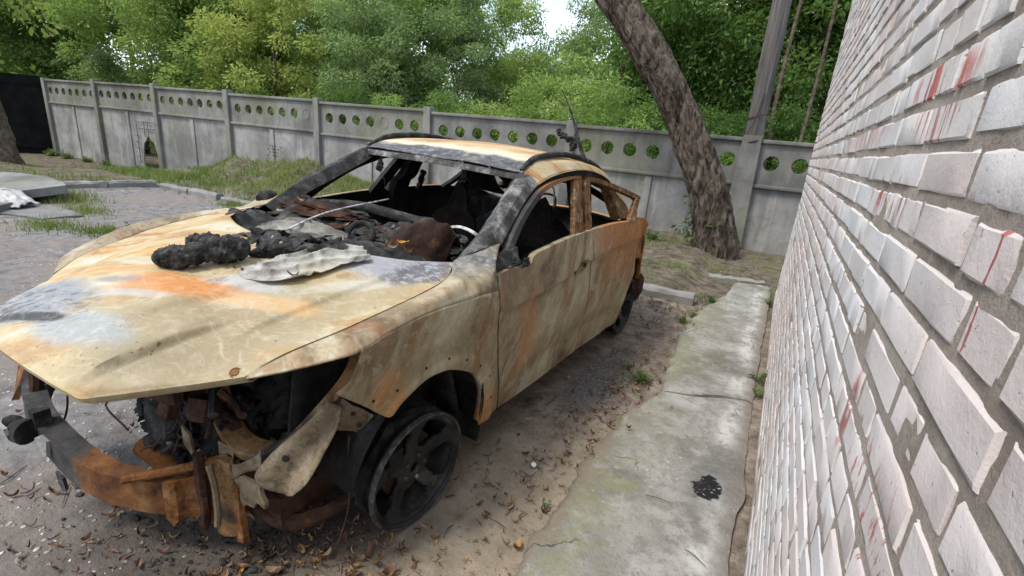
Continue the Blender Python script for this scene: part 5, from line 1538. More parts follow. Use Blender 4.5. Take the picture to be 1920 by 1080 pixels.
jm = MB().closed([[(0.88, 2.47, 1.0), (0.875, 2.50, 0.8), (0.865, 2.42, 0.58)], [(0.87, 2.54, 1.0), (0.87, 2.56, 0.8), (0.86, 2.48, 0.60)], [(0.80, 2.54, 1.0), (0.80, 2.56, 0.8), (0.80, 2.48, 0.60)], [(0.80, 2.45, 1.0), (0.80, 2.47, 0.8), (0.80, 2.40, 0.58)]], 12)
CP(jm, 'door_jamb', 'rust')

# ---- roof, roof side bands, rails
ze_y = [1.08, 1.25, 1.63, 1.96, 2.25, 2.5, 2.85, 3.1]; ze_z = [1.385, 1.44, 1.46, 1.438, 1.393, 1.312, 1.13, 1.00]
zc_y = [1.02, 1.2, 1.5, 1.9, 2.4, 2.8, 3.05]; zc_z = [1.402, 1.448, 1.487, 1.487, 1.435, 1.335, 1.235]
cze = catmull(np.c_[ze_y, ze_z, np.zeros(8)], 200); czc = catmull(np.c_[zc_y, zc_z, np.zeros(7)], 200)
def roof_pt(x, t):
    a = abs(x)/0.60
    y = (1.02 + 0.07*a*a)*(1-t) + (3.05 - 0.10*a*a)*t
    z = np.interp(y, czc[:, 0], czc[:, 1])*(1-a**2.2) + np.interp(y, cze[:, 0], cze[:, 1])*a**2.2
    return (x, y, z)
RV = np.array([[roof_pt(x, t) for t in np.linspace(0, 1, 70)] for x in np.linspace(-0.60, 0.60, 60)])
RV[:, :, 2] += 0.006*vfbm(RV[:, :, 0]*4, RV[:, :, 1]*2, 91, 3)
rfm = MB().grid(RV)
roof = CP(rfm, 'roof', 'roof', solid=0.006, inner=MAT['char_in'], offset=1.0 if False else -1.0)
bcols = [
 [(0.590, 1.085, 1.388), (0.635, 1.12, 1.372), (0.685, 1.125, 1.335)],
 [(0.60, 1.25, 1.438), (0.640, 1.31, 1.424), (0.692, 1.30, 1.380)],
 [(0.60, 1.63, 1.458), (0.645, 1.63, 1.450), (0.695, 1.62, 1.408)],
 [(0.60, 1.96, 1.436), (0.645, 1.95, 1.430), (0.697, 1.92, 1.393)],
 [(0.60, 2.25, 1.393), (0.648, 2.25, 1.378), (0.702, 2.22, 1.332)],
 [(0.605, 2.47, 1.320), (0.652, 2.46, 1.296), (0.706, 2.42, 1.240)],
 [(0.63, 2.72, 1.205), (0.69, 2.67, 1.175), (0.748, 2.57, 1.095)],
 [(0.68, 2.96, 1.050), (0.745, 2.85, 1.040), (0.805, 2.71, 1.036)],
 [(0.735, 3.25, 0.930), (0.80, 3.10, 0.950), (0.862, 2.93, 0.985)],
]
bV = loft(bcols, 70, 12)
bm_ = MB().grid(bV)
dr_ = bV[:, -1]; bm_.grid(np.stack([dr_, dr_ + np.array([-0.012, 0, -0.012]), dr_ + np.array([-0.05, 0, -0.012])]))
both(bm_, 'roof_side', 'band', solid=0.004, inner=MAT['char_in'])
for s_ in (1, -1):
    pth = [(0.585*s_, 1.10, 1.396), (0.578*s_, 1.17, 1.432), (0.575*s_, 1.30, 1.468), (0.575*s_, 1.63, 1.486), (0.575*s_, 1.96, 1.464), (0.575*s_, 2.25, 1.418), (0.58*s_, 2.36, 1.385)]
    CP(MB().tube(pth, [0.012, 0.018, 0.019, 0.018, 0.018, 0.016, 0.010], 8, res=40), 'roof_rail', 'char', roof)
# A pillars
F_ = [(0.695, 0.42, 1.035), (0.690, 0.60, 1.135), (0.640, 0.85, 1.262), (0.588, 1.08, 1.386)]
R_ = [(0.768, 0.655, 1.080), (0.742, 0.80, 1.175), (0.708, 0.97, 1.268), (0.684, 1.125, 1.335)]
mid_ = [tuple((np.array(a)+np.array(b))/2 + np.array([0.012, 0, 0.016])) for a, b in zip(F_, R_)]
ap = MB().closed([F_, mid_, R_, [(x-.055, y+.01, z-.03) for x, y, z in R_], [(x-.06, y+.03, z-.045) for x, y, z in F_]], 30)
CP(ap, 'windshield_pillar', 'pillar'); CP(ap.mirror(), 'windshield_pillar', 'char')
CP(lump((-0.815, 0.52, 1.045), (0.05, 0.06, 0.055), 66, 3, 0.3), 'melted_mirror_stub', 'char')
# windshield header with peeling flange
hd = MB().closed([[(-0.59, 1.09, 1.378), (0, 1.02, 1.396), (0.59, 1.09, 1.378)], [(-0.57, 1.075, 1.345), (0, 1.005, 1.362), (0.57, 1.075, 1.345)], [(-0.57, 1.12, 1.338), (0, 1.06, 1.355), (0.57, 1.12, 1.338)], [(-0.58, 1.16, 1.37), (0, 1.11, 1.385), (0.58, 1.16, 1.37)]], 40)
CP(hd, 'windshield_header', 'pillar')
# B pillars (body), C inner, rear window frame, hatch
bp = MB().closed([[(0.685, 1.60, 1.39), (0.75, 1.58, 1.2), (0.83, 1.54, 1.03), (0.84, 1.56, 0.25)], [(0.685, 1.76, 1.39), (0.75, 1.72, 1.2), (0.83, 1.70, 1.03), (0.84, 1.74, 0.25)], [(0.63, 1.76, 1.37), (0.69, 1.72, 1.18), (0.76, 1.70, 1.03), (0.77, 1.74, 0.25)], [(0.63, 1.60, 1.37), (0.69, 1.58, 1.18), (0.76, 1.54, 1.03), (0.77, 1.56, 0.25)]], 24)
both(bp, 'door_pillar', 'char_in')
cp_ = MB().closed([[(0.69, 2.26, 1.30), (0.72, 2.36, 1.17), (0.80, 2.36, 1.04)], [(0.745, 2.62, 1.13), (0.78, 2.62, 1.08), (0.82, 2.60, 1.03)], [(0.68, 2.62, 1.13), (0.70, 2.62, 1.06), (0.74, 2.60, 1.02)], [(0.63, 2.26, 1.27), (0.66, 2.36, 1.14), (0.73, 2.36, 1.02)]], 14)
CP(cp_, 'rear_pillar', 'rustframe'); CP(cp_.mirror(), 'rear_pillar', 'char_in')
ht = MB().closed([[(-0.62, 2.86, 1.10), (0, 3.03, 1.235), (0.62, 2.86, 1.10)], [(-0.62, 2.93, 1.06), (0, 3.10, 1.20), (0.62, 2.93, 1.06)], [(-0.60, 2.90, 1.03), (0, 3.05, 1.17), (0.60, 2.90, 1.03)], [(-0.60, 2.81, 1.07), (0, 2.96, 1.20), (0.60, 2.81, 1.07)]], 20)
CP(ht, 'rear_window_header', 'rustsoot')
hl_ = loft([[(-0.74, 3.40, 0.86), (-0.72, 3.50, 0.72), (-0.70, 3.50, 0.42)], [(0, 3.48, 0.90), (0, 3.58, 0.74), (0, 3.56, 0.42)], [(0.74, 3.40, 0.86), (0.72, 3.50, 0.72), (0.70, 3.50, 0.42)]], 30, 16)
CP(MB().grid(hl_), 'tailgate', 'reardoor', solid=0.02, inner=MAT['char_in'])
# sills, floor, firewall, rear shelf (all soot)
both(MB().closed([[(0.86, 0.46, 0.215), (0.87, 2.28, 0.205)], [(0.875, 0.46, 0.33), (0.875, 2.28, 0.33)], [(0.76, 0.46, 0.36), (0.76, 2.28, 0.36)], [(0.76, 0.46, 0.20), (0.76, 2.28, 0.19)]], 12), 'side_sill', 'char_in')
CP(MB().box((0, 1.85, 0.235), (1.52, 3.0, 0.05)), 'floor_pan', 'char_in', smooth=False)
fwl = loft([[(-0.76, 0.42, 0.24), (-0.74, 0.34, 0.6), (-0.70, 0.40, 1.0)], [(0, 0.36, 0.24), (0, 0.26, 0.6), (0, 0.10, 0.97)], [(0.76, 0.42, 0.24), (0.74, 0.34, 0.6), (0.70, 0.40, 1.0)]], 30, 20)
CP(MB().grid(fwl), 'firewall', 'char_in', solid=0.02)
both(MB().grid(loft([[(0.63, -0.42, 0.42), (0.66, -0.40, 0.80)], [(0.60, -0.1, 0.40), (0.66, -0.05, 0.90)], [(0.60, 0.40, 0.30), (0.68, 0.38, 0.98)]], 14, 8)), 'inner_wing', 'char_in', solid=0.012)
wl = np.array([[(x, 0.06 + 0.415*math.cos(a), 0.27 + 0.415*math.sin(a)) for x in np.linspace(0.60, 0.865, 5)] for a in np.linspace(-0.35, math.pi*0.93, 30)])
both(MB().grid(wl), 'wheel_liner', 'char_in', solid=0.004)
wl2 = np.array([[(x, 2.70 + 0.43*math.cos(a), 0.26 + 0.43*math.sin(a)) for x in np.linspace(0.55, 0.86, 5)] for a in np.linspace(-0.1, math.pi+0.1, 30)])
both(MB().grid(wl2), 'rear_wheel_well', 'char_in', solid=0.004)
CP(MB().box((0, 3.1, 0.62), (1.3, 0.9, 0.05)), 'boot_floor', 'char_in', smooth=False)

# ---- interior: burnt dashboard and cowl pile
nx, ny = 90, 60
D = np.empty((nx, ny, 3))
for i in range(nx):
    x = -0.735 + 1.47*i/(nx-1)
    yr = np.interp(abs(x), [0, 0.23, 0.43, 0.53, 0.61, 0.70], [-0.10, -0.08, 0.0, 0.09, 0.18, 0.33])
    for j in range(ny):
        v = j/(ny-1); y = yr + (1.02-yr)*v
        z = 1.005 - 0.05*sstep(abs(x), 0.5, 0.72) + 0.02*math.sin(x*7)
        z += 0.055*fbm(x*3.2, y*3.2, 1.7) + 0.03*fbm(x*10, y*10, 3.0, 3)
        z += 0.05*math.exp(-((x+0.35)/0.28)**2 - ((y-0.62)/0.12)**2)
        if v > 0.86: z -= (v-0.86)/0.14*0.42
        z -= 0.10*sstep(x, 0.28, 0.5)*sstep(y, 0.55, 0.75)
        D[i, j] = (x, y, z)
dash = CP(MB().grid(D), 'dashboard', 'char', sharp=0)
# collapsed brown duct box, cross tube, ring of the blower
bxv = loft([[(0.20, 0.36, 0.965), (0.215, 0.40, 0.985), (0.22, 0.47, 0.985), (0.22, 0.52, 0.95)], [(0.31, 0.33, 0.965), (0.32, 0.38, 1.055), (0.33, 0.46, 1.085), (0.33, 0.55, 0.96)], [(0.45, 0.335, 0.965), (0.455, 0.39, 1.09), (0.46, 0.47, 1.150), (0.46, 0.58, 0.97)], [(0.545, 0.37, 0.965), (0.555, 0.42, 1.07), (0.56, 0.49, 1.165), (0.56, 0.60, 0.97)], [(0.585, 0.44, 0.965), (0.595, 0.47, 1.02), (0.60, 0.52, 1.10), (0.59, 0.60, 0.97)]], 46, 34)
bxv[:, :, 2] += 0.010*np.sin(np.linspace(0, 40, 46))[:, None]*np.linspace(0, 1, 34)[None, :]*np.linspace(1, 0, 34)[None, :]*2 + 0.02*vfbm(bxv[:, :, 0]*12, bxv[:, :, 1]*12, 5, 3)
bx = crumple(MB().grid(bxv), 0, 0.010, 12, 3)
CP(bx, 'collapsed_duct', 'ductbrown', dash)
CP(MB().tube([(-0.62, 0.74, 1.035), (-0.3, 0.80, 1.06), (0.0, 0.84, 1.045), (0.24, 0.80, 1.06)], 0.030, 10, res=20, wob=0.06), 'cross_tube', 'char', dash)
q = lump((-0.38, 0.55, 1.045), (0.26, 0.11, 0.045), 9, 4, 0.5, 3, 0.15); CP(q, 'burnt_trim', 'ductbrown', dash)
t = MB()
for k in range(26):
    a0 = 2*math.pi*k/26
A = np.array([[((0.062+0.014*math.cos(b))*math.cos(a), (0.062+0.014*math.cos(b))*math.sin(a), 0.014*math.sin(b)) for b in np.linspace(0, 2*math.pi, 8, endpoint=False)] for a in np.linspace(0, 2*math.pi, 28, endpoint=False)])
M4 = Matrix.Translation((0.17, 0.33, 1.045)) @ Matrix.Rotation(math.radians(58), 4, 'X') @ Matrix.Rotation(math.radians(20), 4, 'Y')
CP(MB().grid(A, True, True).xf(M4), 'blower_ring', 'char', dash)
# bits of debris over the cowl
rgd = np.random.default_rng(5)
def dash_z(x, y):
    i = int(np.clip((x+0.735)/1.47*(nx-1), 0, nx-1)); j = int(np.argmin(np.abs(D[i, :, 1]-y))); return float(D[i, j, 2])
for k in range(46):
    x = rgd.uniform(-0.62, 0.66); y = rgd.uniform(0.10 if abs(x) < .4 else 0.36, 0.80); r = rgd.uniform(0.02, 0.065); z = dash_z(x, y)
    n_ = 7; P_ = [(r*rgd.uniform(.5, 1.1)*math.cos(a), r*.5*rgd.uniform(.5, 1.1)*math.sin(a), rgd.normal(0, r*.15)) for a in np.linspace(0, 2*math.pi, n_, endpoint=False)]
    mb = MB().add([(0, 0, r*.2)] + P_, [(0, 1+q, 1+(q+1) % n_) for q in range(n_)])
    mb.xf(Matrix.Translation((x, y, z+0.012)) @ Matrix.Rotation(rgd.uniform(0, 6.28), 4, 'Z') @ Matrix.Rotation(rgd.normal(0, .5), 4, 'X'))
    CP(mb, 'burnt_shred', ('char', 'char_in', 'ductbrown', 'char', 'foam', 'cloth2')[k % 6], dash, smooth=False, solid=0.002)
for k in range(7):
    x, y = rgd.uniform(-0.4, 0.6), rgd.uniform(0.25, 0.7); a = rgd.uniform(0, 6.28); L_ = rgd.uniform(.1, .28); z = dash_z(x, y)
    CP(MB().tube([(x-L_*math.cos(a), y-L_*.5*math.sin(a), z+.01), (x, y, z+.045), (x+L_*math.cos(a), y+L_*.5*math.sin(a), z+.015)], 0.0035, 5, res=12), 'burnt_cable', 'wire', dash)
for k in range(16):
    x = rgd.uniform(-0.55, 0.66); y = rgd.uniform(0.12 if abs(x) < .4 else 0.35, 0.75)
    q = lump((x, y, 1.02 + rgd.uniform(-.01, .02)), (rgd.uniform(.02, .07), rgd.uniform(.02, .06), rgd.uniform(.012, .03)), 40+k, 3, 0.6, 3, 0.2)
    CP(q, 'charred_bit', 'char' if k % 4 else 'rustdark', dash)
# steering wheel: bare metal ring, twin-line rim
def ring(c, R, r, rot, n=40, a0=0, a1=2*math.pi):
    M4 = Matrix.Translation(c) @ rot
    P = [M4 @ Vector((R*math.cos(a), R*math.sin(a), 0)) for a in np.linspace(a0, a1, n)]
    return MB().tube([tuple(p) for p in P], r, 7, cap=True)
rot = Matrix.Rotation(math.radians(-62), 4, 'X')
st = CP(ring((0.36, 0.98, 0.90), 0.178, 0.0065, rot), 'steering_wheel', 'wirepale')
CP(ring((0.36, 0.965, 0.907), 0.165, 0.005, rot), 'inner_rim', 'wirepale', st)
CP(MB().tube([(0.36, 0.98, 0.90), (0.36, 0.78, 0.82)], 0.03, 10).tube([(0.2, 0.99, 0.9), (0.52, 0.99, 0.9)], 0.012, 6), 'column', 'char_in', st)
# seats: bare pressings
def seat(cx, y0, name='seat_frame', s=1.0):
    back = []
    # backrest pressing with an arched opening
    outer = [(-0.235, 0.36), (-0.24, 0.62), (-0.215, 0.86), (-0.14, 0.945), (0, 0.965), (0.14, 0.945), (0.215, 0.86), (0.24, 0.62), (0.235, 0.36)]
    innr = [(-0.165, 0.36), (-0.168, 0.58), (-0.13, 0.74), (-0.07, 0.80), (0, 0.815), (0.07, 0.80), (0.13, 0.74), (0.168, 0.58), (0.165, 0.36)]
    n = 40
    Q = lambda pts, dy: catmull([(cx + x, y0 + 0.28 + (z-0.36)*0.36 + dy, z) for x, z in pts], n)
    A = np.stack([Q(outer, 0.035), Q(outer, 0), Q(innr, -0.005), Q(innr, 0.03)], 1)
    mb = MB().grid(A, closev=True)
    o = CP(mb, name, 'seatmetal')
    yb = y0 + 0.28 + 0.6*0.36
    head = MB().plate([(cx-0.115, yb-0.01, 0.93), (cx+0.115, yb-0.01, 0.93), (cx+0.09, yb+0.02, 1.02), (cx+0.055, yb+0.05, 1.10), (cx-0.01, yb+0.07, 1.165), (cx-0.06, yb+0.06, 1.13), (cx-0.08, yb+0.03, 1.03)], (0, 0.02, 0.0))
    CP(head, 'headrest_plate', 'seatmetal', o, smooth=False)
    CP(MB().tube([(cx-0.055, yb+0.05, 1.00), (cx-0.05, yb+0.075, 1.15), (cx-0.02, yb+0.085, 1.185), (cx+0.05, yb+0.085, 1.185), (cx+0.08, yb+0.075, 1.15), (cx+0.085, yb+0.05, 1.00)], 0.008, 7, res=24), 'headrest_loop', 'char', o)
    CP(lump((cx, y0+0.05, 0.40), (0.25, 0.27, 0.09), int(cx*10)+20, 4, 0.25, 2, 0.06), 'cushion_springs', 'char_in', o)
    return o
seat(-0.37, 1.33); seat(0.37, 1.33)
rs_ = lump((0, 2.35, 0.62), (0.62, 0.14, 0.34), 33, 4, 0.12, 2.5, 0.05); CP(rs_, 'rear_seat_back', 'char_in')
CP(lump((0, 2.02, 0.42), (0.62, 0.30, 0.11), 34, 4, 0.15, 2.5, 0.05), 'rear_seat_base', 'char_in')
# remains of the inner mirror hanging from the header
mm = MB()
for k, c in enumerate(((-0.43, 1.06, 1.305), (-0.445, 1.06, 1.275), (-0.42, 1.05, 1.29))):
    q = lump(c, (0.022, 0.018, 0.026), k+60, 2, 0.6, 3, 0.2); mm.add(q.v[0], q.f)
mm.tube([(-0.44, 1.06, 1.27), (-0.42, 1.06, 1.23), (-0.385, 1.05, 1.205), (-0.38, 1.05, 1.15)], 0.0025, 4, res=10)
mm.tube([(-0.43, 1.06, 1.30), (-0.42, 1.06, 1.36)], 0.006, 5)
CP(mm, 'hanging_mirror_stub', 'char')
bt = MB()
for k, c in enumerate(((-0.70, 1.80, 1.19), (-0.715, 1.80, 1.13), (-0.735, 1.81, 1.08), (-0.70, 1.79, 1.155))):
    q = lump(c, (0.02, 0.03, 0.03), k+70, 2, 0.5, 3, 0.2); bt.add(q.v[0], q.f)
CP(bt, 'belt_anchor_remains', 'char')
CP(MB().tube([(0.30, 1.50, 1.30), (0.50, 1.55, 1.31), (0.56, 1.6, 1.27), (0.57, 1.62, 1.15)], 0.006, 6, res=16), 'hanging_roof_wire', 'wirepale')

# ---- wheels
def make_wheel():
    """rim face towards +x, centre at origin"""
    NA, NR = 120, 26; Rr = 0.246
    rr = np.r_[np.linspace(0.028, 0.075, 6), np.linspace(0.085, 0.212, 14), np.linspace(0.222, 0.246, 6)]
    A = np.empty((NR, NA, 3))
    for i, r in enumerate(rr):
        for j in range(NA):
            a = 2*math.pi*j/NA
            x = 0.0 if r > 0.22 else -0.012
            x += -0.030*math.exp(-((r-0.10)/0.07)**2) + (0.010 if r > 0.236 else 0)
            A[i, j] = (x, r*math.cos(a), r*math.sin(a))
    def win(r, a):
        k = (a*5/(2*math.pi)) % 1.0 - 0.5          # -0.5..0.5 in one of five sectors
        if r < 0.088 or r > 0.216: return False
        t = (r-0.088)/(0.216-0.088)
        halfw = 0.16 + 0.20*math.sin(math.pi*min(1, 0.10 + 0.66*t))**1.0
        if t > 0.8: halfw *= math.sqrt(max(0, 1-((t-0.8)/0.2)**2))*0.5 + 0.5
        return abs(k) < halfw
    keep = lambda i, j: not win((rr[i]+rr[min(i+1, NR-1)])/2, 2*math.pi*(j+0.5)/NA)
    face = MB().grid(A, closev=True, keep=keep)
    barrel = MB().lathe([(0.246, 0.010), (0.250, 0.004), (0.250, -0.012), (0.238, -0.020), (0.226, -0.05), (0.215, -0.10), (0.222, -0.17), (0.240, -0.19), (0.246, -0.20), (0.240, -0.205), (0.225, -0.19), (0.205, -0.10), (0.215, -0.02), (0.236, -0.002)], 60)
    tyre = MB()
    prof = [(0.215, -0.045), (0.238, -0.05), (0.250, -0.075), (0.236, -0.10), (0.246, -0.13), (0.256, -0.165), (0.244, -0.195), (0.215, -0.20)]
    T = np.empty((len(prof), 48, 3))
    for i, (r, x) in enumerate(prof):
        for j in range(48):
            a = 2*math.pi*j/48
            w = 1 + 0.055*fbm(math.cos(a)*3 + x*20, math.sin(a)*3, i*0.7, 3)
            z = r*w*math.sin(a)
            T[i, j] = (x + 0.008*math.sin(a*5+i), r*w*math.cos(a), max(z, -0.2455))
    tyre.grid(T, closev=True)
    disc = MB().lathe([(0.03, -0.07), (0.14, -0.07), (0.14, -0.09), (0.03, -0.09)], 36)
    nuts = []
    for k in range(5):
        a = 2*math.pi*(k+0.5)/5 + 0.6
        nuts.append(MB().lathe([(0.0005, -0.022), (0.009, -0.022), (0.011, -0.045)], 6, (0, 0.055*math.cos(a), 0.055*math.sin(a))))
    hub = MB().lathe([(0.0005, -0.06), (0.027, -0.06), (0.030, -0.035)], 18)
    cal = MB().box((-0.06, -0.10, 0.08), (0.06, 0.07, 0.10))
    return face, barrel, tyre, disc, nuts, hub, cal
WP = make_wheel()
wmesh = {}
def wheel(loc, rz, flip=False, roll=0.0):
    e = empty('wheel'); e.parent = car
    face, barrel, tyre, disc, nuts, hub, cal = WP
    if not wmesh:
        wmesh['rim'] = (face.mesh('rim_face', MAT['rim'], sharp=35)); wmesh['barrel'] = barrel.mesh('rim_barrel', MAT['rim'])
        wmesh['tyre'] = tyre.mesh('tyre_carcass', MAT['tyre']); wmesh['disc'] = disc.mesh('brake_disc', MAT['rustdark'])
        wmesh['hub'] = hub.mesh('hub', MAT['rustdark']); wmesh['cal'] = cal.mesh('caliper', MAT['char_in'], smooth=False)
        wmesh['lip'] = MB().lathe([(0.2365, 0.0035), (0.243, 0.0125), (0.2485, 0.0105), (0.2510, 0.002), (0.2505, -0.008)], 72).mesh('rim_lip', MAT['liplight'])
        wmesh['nuts'] = [n_.mesh('wheel_nut', MAT['pillar']) for n_ in nuts]
    f_ = link('rim', wmesh['rim'], e); md = f_.modifiers.new('solid', 'SOLIDIFY'); md.thickness = 0.022; md.offset = -1 if not flip else -1
    f_.rotation_euler = (roll, 0, 0)
    link('rim_lip', wmesh['lip'], e); link('rim_barrel', wmesh['barrel'], e); link('tyre_carcass', wmesh['tyre'], e); link('brake_disc', wmesh['disc'], e); link('hub', wmesh['hub'], e); link('caliper', wmesh['cal'], e)
    for n_ in wmesh['nuts']:
        o = link('wheel_nut', n_, e)
    e.location = loc; e.rotation_euler = (0, 0 , rz + (math.pi if flip else 0))
    return e
wheel((0.875, 0.0, 0.247), -math.radians(4.48), roll=0.35)
wheel((-0.875, 0.0, 0.20), -math.radians(4.48), True, 0.9)
wheel((0.875, 2.70, 0.247), 0, roll=0.2)
wheel((-0.875, 2.70, 0.20), 0, True, 0.1)

# ---- front end: crash beam, brackets, headlamp carriers, radiator support, engine lumps
# bumper beam: dark left half, rusty right half, sagging to the ground
bc = catmull([(-0.70, -0.69, 0.36), (-0.58, -0.755, 0.345), (-0.38, -0.795, 0.325), (-0.15, -0.80, 0.295), (0.05, -0.775, 0.270), (0.20, -0.715, 0.255), (0.30, -0.645, 0.245)], 40)
hh = np.interp(np.linspace(0, 1, 40), [0, 0.3, 0.7, 1], [0.040, 0.045, 0.060, 0.068])
dpt = np.array([0.02, 0.075, 0])
beam = MB().closed([bc + np.c_[np.zeros(40), np.zeros(40), hh], bc + np.c_[np.zeros(40), np.zeros(40), -hh], bc + np.c_[np.zeros(40), np.zeros(40), -hh] + dpt, bc + np.c_[np.zeros(40), np.zeros(40), hh] + dpt], 40)
bmo = CP(crumple(beam, 2, 0.004, 9, 1), 'bumper_beam', 'beam', sharp=30)
CP(crumple(MB().plate([(0.285, -0.662, 0.322), (0.318, -0.638, 0.322), (0.318, -0.638, 0.155), (0.30, -0.65, 0.13), (0.285, -0.662, 0.165)], (0.004, 0.05, 0)), 2, 0.003, 14, 2), 'beam_end_plate', 'rust', bmo, sharp=30)
arm = MB().closed([[(0.28, -0.655, 0.315), (0.44, -0.50, 0.365)], [(0.28, -0.655, 0.165), (0.44, -0.50, 0.15)], [(0.30, -0.60, 0.165), (0.46, -0.45, 0.15)], [(0.30, -0.60, 0.315), (0.46, -0.45, 0.365)]], 10)
CP(crumple(arm, 3, 0.008, 10, 3), 'crash_box', 'rust', bmo, sharp=30)
CP(MB().tube([(0.19, -0.735, 0.332), (0.30, -0.62, 0.355), (0.42, -0.50, 0.395)], 0.016, 8, res=10), 'brace_tube', 'rust', bmo)
# left hand end: upright bracket, horn and hanging ear
CP(MB().plate([(-0.775, -0.69, 0.46), (-0.725, -0.67, 0.485), (-0.68, -0.70, 0.45), (-0.655, -0.745, 0.37), (-0.67, -0.77, 0.31), (-0.735, -0.745, 0.30), (-0.785, -0.71, 0.37)], (0.015, 0.02, 0.0)), 'left_bracket', 'beam', bmo, smooth=False)
CP(MB().tube([(-0.56, -0.70, 0.52), (-0.555, -0.71, 0.42), (-0.55, -0.73, 0.32)], 0.024, 8, res=10), 'left_upright', 'rustdark', bmo)
CP(MB().tube([(-0.74, -0.68, 0.455), (-0.57, -0.67, 0.475)], 0.024, 8), 'upper_stay', 'rustdark', bmo)
hn = MB().lathe([(0.001, -0.030), (0.030, -0.030), (0.045, -0.012), (0.047, 0.010), (0.030, 0.020), (0.001, 0.022)], 22)
hn.xf(Matrix.Translation((-0.385, -0.84, 0.352)) @ Matrix.Scale(0.85, 4) @ Matrix.Rotation(math.radians(-70), 4, 'Z'))
CP(hn, 'horn', 'char', bmo)
hn = MB().lathe([(0.001, -0.045), (0.040, -0.045), (0.052, -0.02), (0.056, 0.02), (0.035, 0.03), (0.001, 0.032)], 22)
hn.xf(Matrix.Translation((-0.315, -0.83, 0.352)) @ Matrix.Scale(0.85, 4) @ Matrix.Rotation(math.radians(20), 4, 'Z'))
CP(hn, 'horn', 'char', bmo)
CP(MB().plate([(-0.425, -0.882, 0.376), (-0.315, -0.882, 0.386), (-0.305, -0.882, 0.361), (-0.345, -0.882, 0.346), (-0.415, -0.882, 0.346)], (0, 0.012, 0)), 'horn_bracket', 'palemetal', bmo, smooth=False)
CP(MB().plate([(-0.235, -0.815, 0.355), (-0.205, -0.81, 0.375), (-0.18, -0.80, 0.355), (-0.19, -0.805, 0.29), (-0.215, -0.81, 0.28)], (0, -0.012, 0)), 'grey_clip', 'palemetal', bmo, smooth=False)
CP(MB().box((-0.31, -0.78, 0.385), (0.045, 0.05, 0.08)), 'beam_stay', 'char', bmo, smooth=False)
CP(MB().plate([(-0.16, -0.80, 0.235), (-0.10, -0.80, 0.235), (-0.09, -0.80, 0.19), (-0.12, -0.80, 0.165), (-0.15, -0.80, 0.19)], (0, -0.01, 0)), 'hanging_ear', 'char', bmo, smooth=False)
CP(MB().tube([(-0.58, -0.70, 0.38), (-0.50, -0.66, 0.44), (-0.43, -0.66, 0.40), (-0.42, -0.68, 0.30), (-0.44, -0.72, 0.22)], 0.004, 5, res=20), 'loose_wire', 'wire', bmo)

# near lower corner: rusty bracket sheets under the headlamp
CP(crumple(MB().plate([(0.40, -0.545, 0.40), (0.475, -0.53, 0.415), (0.50, -0.53, 0.30), (0.49, -0.53, 0.10), (0.43, -0.545, 0.085), (0.36, -0.56, 0.10), (0.345, -0.56, 0.25)], (0.0, 0.03, 0)), 3, 0.010, 12, 4), 'lower_bracket', 'carrier', sharp=30)
CP(MB().tube([(0.355, -0.57, 0.42), (0.37, -0.575, 0.30), (0.375, -0.575, 0.18), (0.36, -0.575, 0.10)], [0.020, 0.022, 0.018, 0.012], 8, res=14, wob=0.06), 'upright_rail', 'rustdark')
CP(MB().tube([(0.415, -0.57, 0.40), (0.45, -0.575, 0.34), (0.455, -0.575, 0.24), (0.445, -0.575, 0.16)], 0.011, 7, res=16), 'bent_tube', 'tanmetal')
cr_p = [(0.50, -0.535, 0.375), (0.56, -0.53, 0.40), (0.625, -0.52, 0.38), (0.645, -0.515, 0.33), (0.64, -0.515, 0.295), (0.60, -0.52, 0.30), (0.585, -0.525, 0.272), (0.55, -0.53, 0.278), (0.535, -0.53, 0.255), (0.505, -0.535, 0.265)]
cmb = crumple(MB().plate(cr_p, (0, 0.012, 0)), 3, 0.009, 16, 5); CP(cmb, 'torn_sheet', 'tanmetal', sharp=30)
CP(crumple(MB().plate([(0.495, -0.54, 0.36), (0.525, -0.54, 0.34), (0.535, -0.54, 0.10), (0.50, -0.54, 0.095)], (0, 0.02, 0)), 3, 0.008, 14, 6), 'torn_rail', 'rust', sharp=30)
CP(MB().tube([(0.50, -0.47, 0.20), (0.62, -0.43, 0.17), (0.70, -0.33, 0.18), (0.74, -0.18, 0.20)], [0.025, 0.03, 0.03, 0.025], 8, res=14, wob=0.08), 'subframe_end', 'rustdark')
CP(MB().closed([[(0.52, -0.46, 0.30), (0.54, 0.40, 0.30)], [(0.64, -0.46, 0.30), (0.64, 0.40, 0.30)], [(0.64, -0.46, 0.18), (0.64, 0.40, 0.18)], [(0.52, -0.46, 0.18), (0.54, 0.40, 0.18)]], 6), 'chassis_leg', 'rustdark')
CP(MB().closed([[(-0.52, -0.46, 0.40), (-0.54, 0.40, 0.40)], [(-0.64, -0.46, 0.40), (-0.64, 0.40, 0.40)], [(-0.64, -0.46, 0.28), (-0.64, 0.40, 0.28)], [(-0.52, -0.46, 0.28), (-0.54, 0.40, 0.28)]], 6), 'chassis_leg', 'rustdark')
# headlamp carrier: U-shaped curved strip
ub = catmull([(0.30, -0.50, 0.66), (0.32, -0.50, 0.55), (0.37, -0.50, 0.475), (0.46, -0.50, 0.445), (0.56, -0.48, 0.465), (0.65, -0.44, 0.545), (0.715, -0.38, 0.65), (0.77, -0.31, 0.77), (0.79, -0.28, 0.86)], 50)
uo = ub + np.array([0, 0.0, -0.042]) + np.linspace(0, 1, 50)[:, None]*np.array([0.045, 0, 0.035])
uk = np.array([0.01, 0.075, 0.015])
ucm = MB().closed([ub, uo, uo + uk, ub + uk], 50); CP(ucm, 'headlamp_carrier', 'carrier')
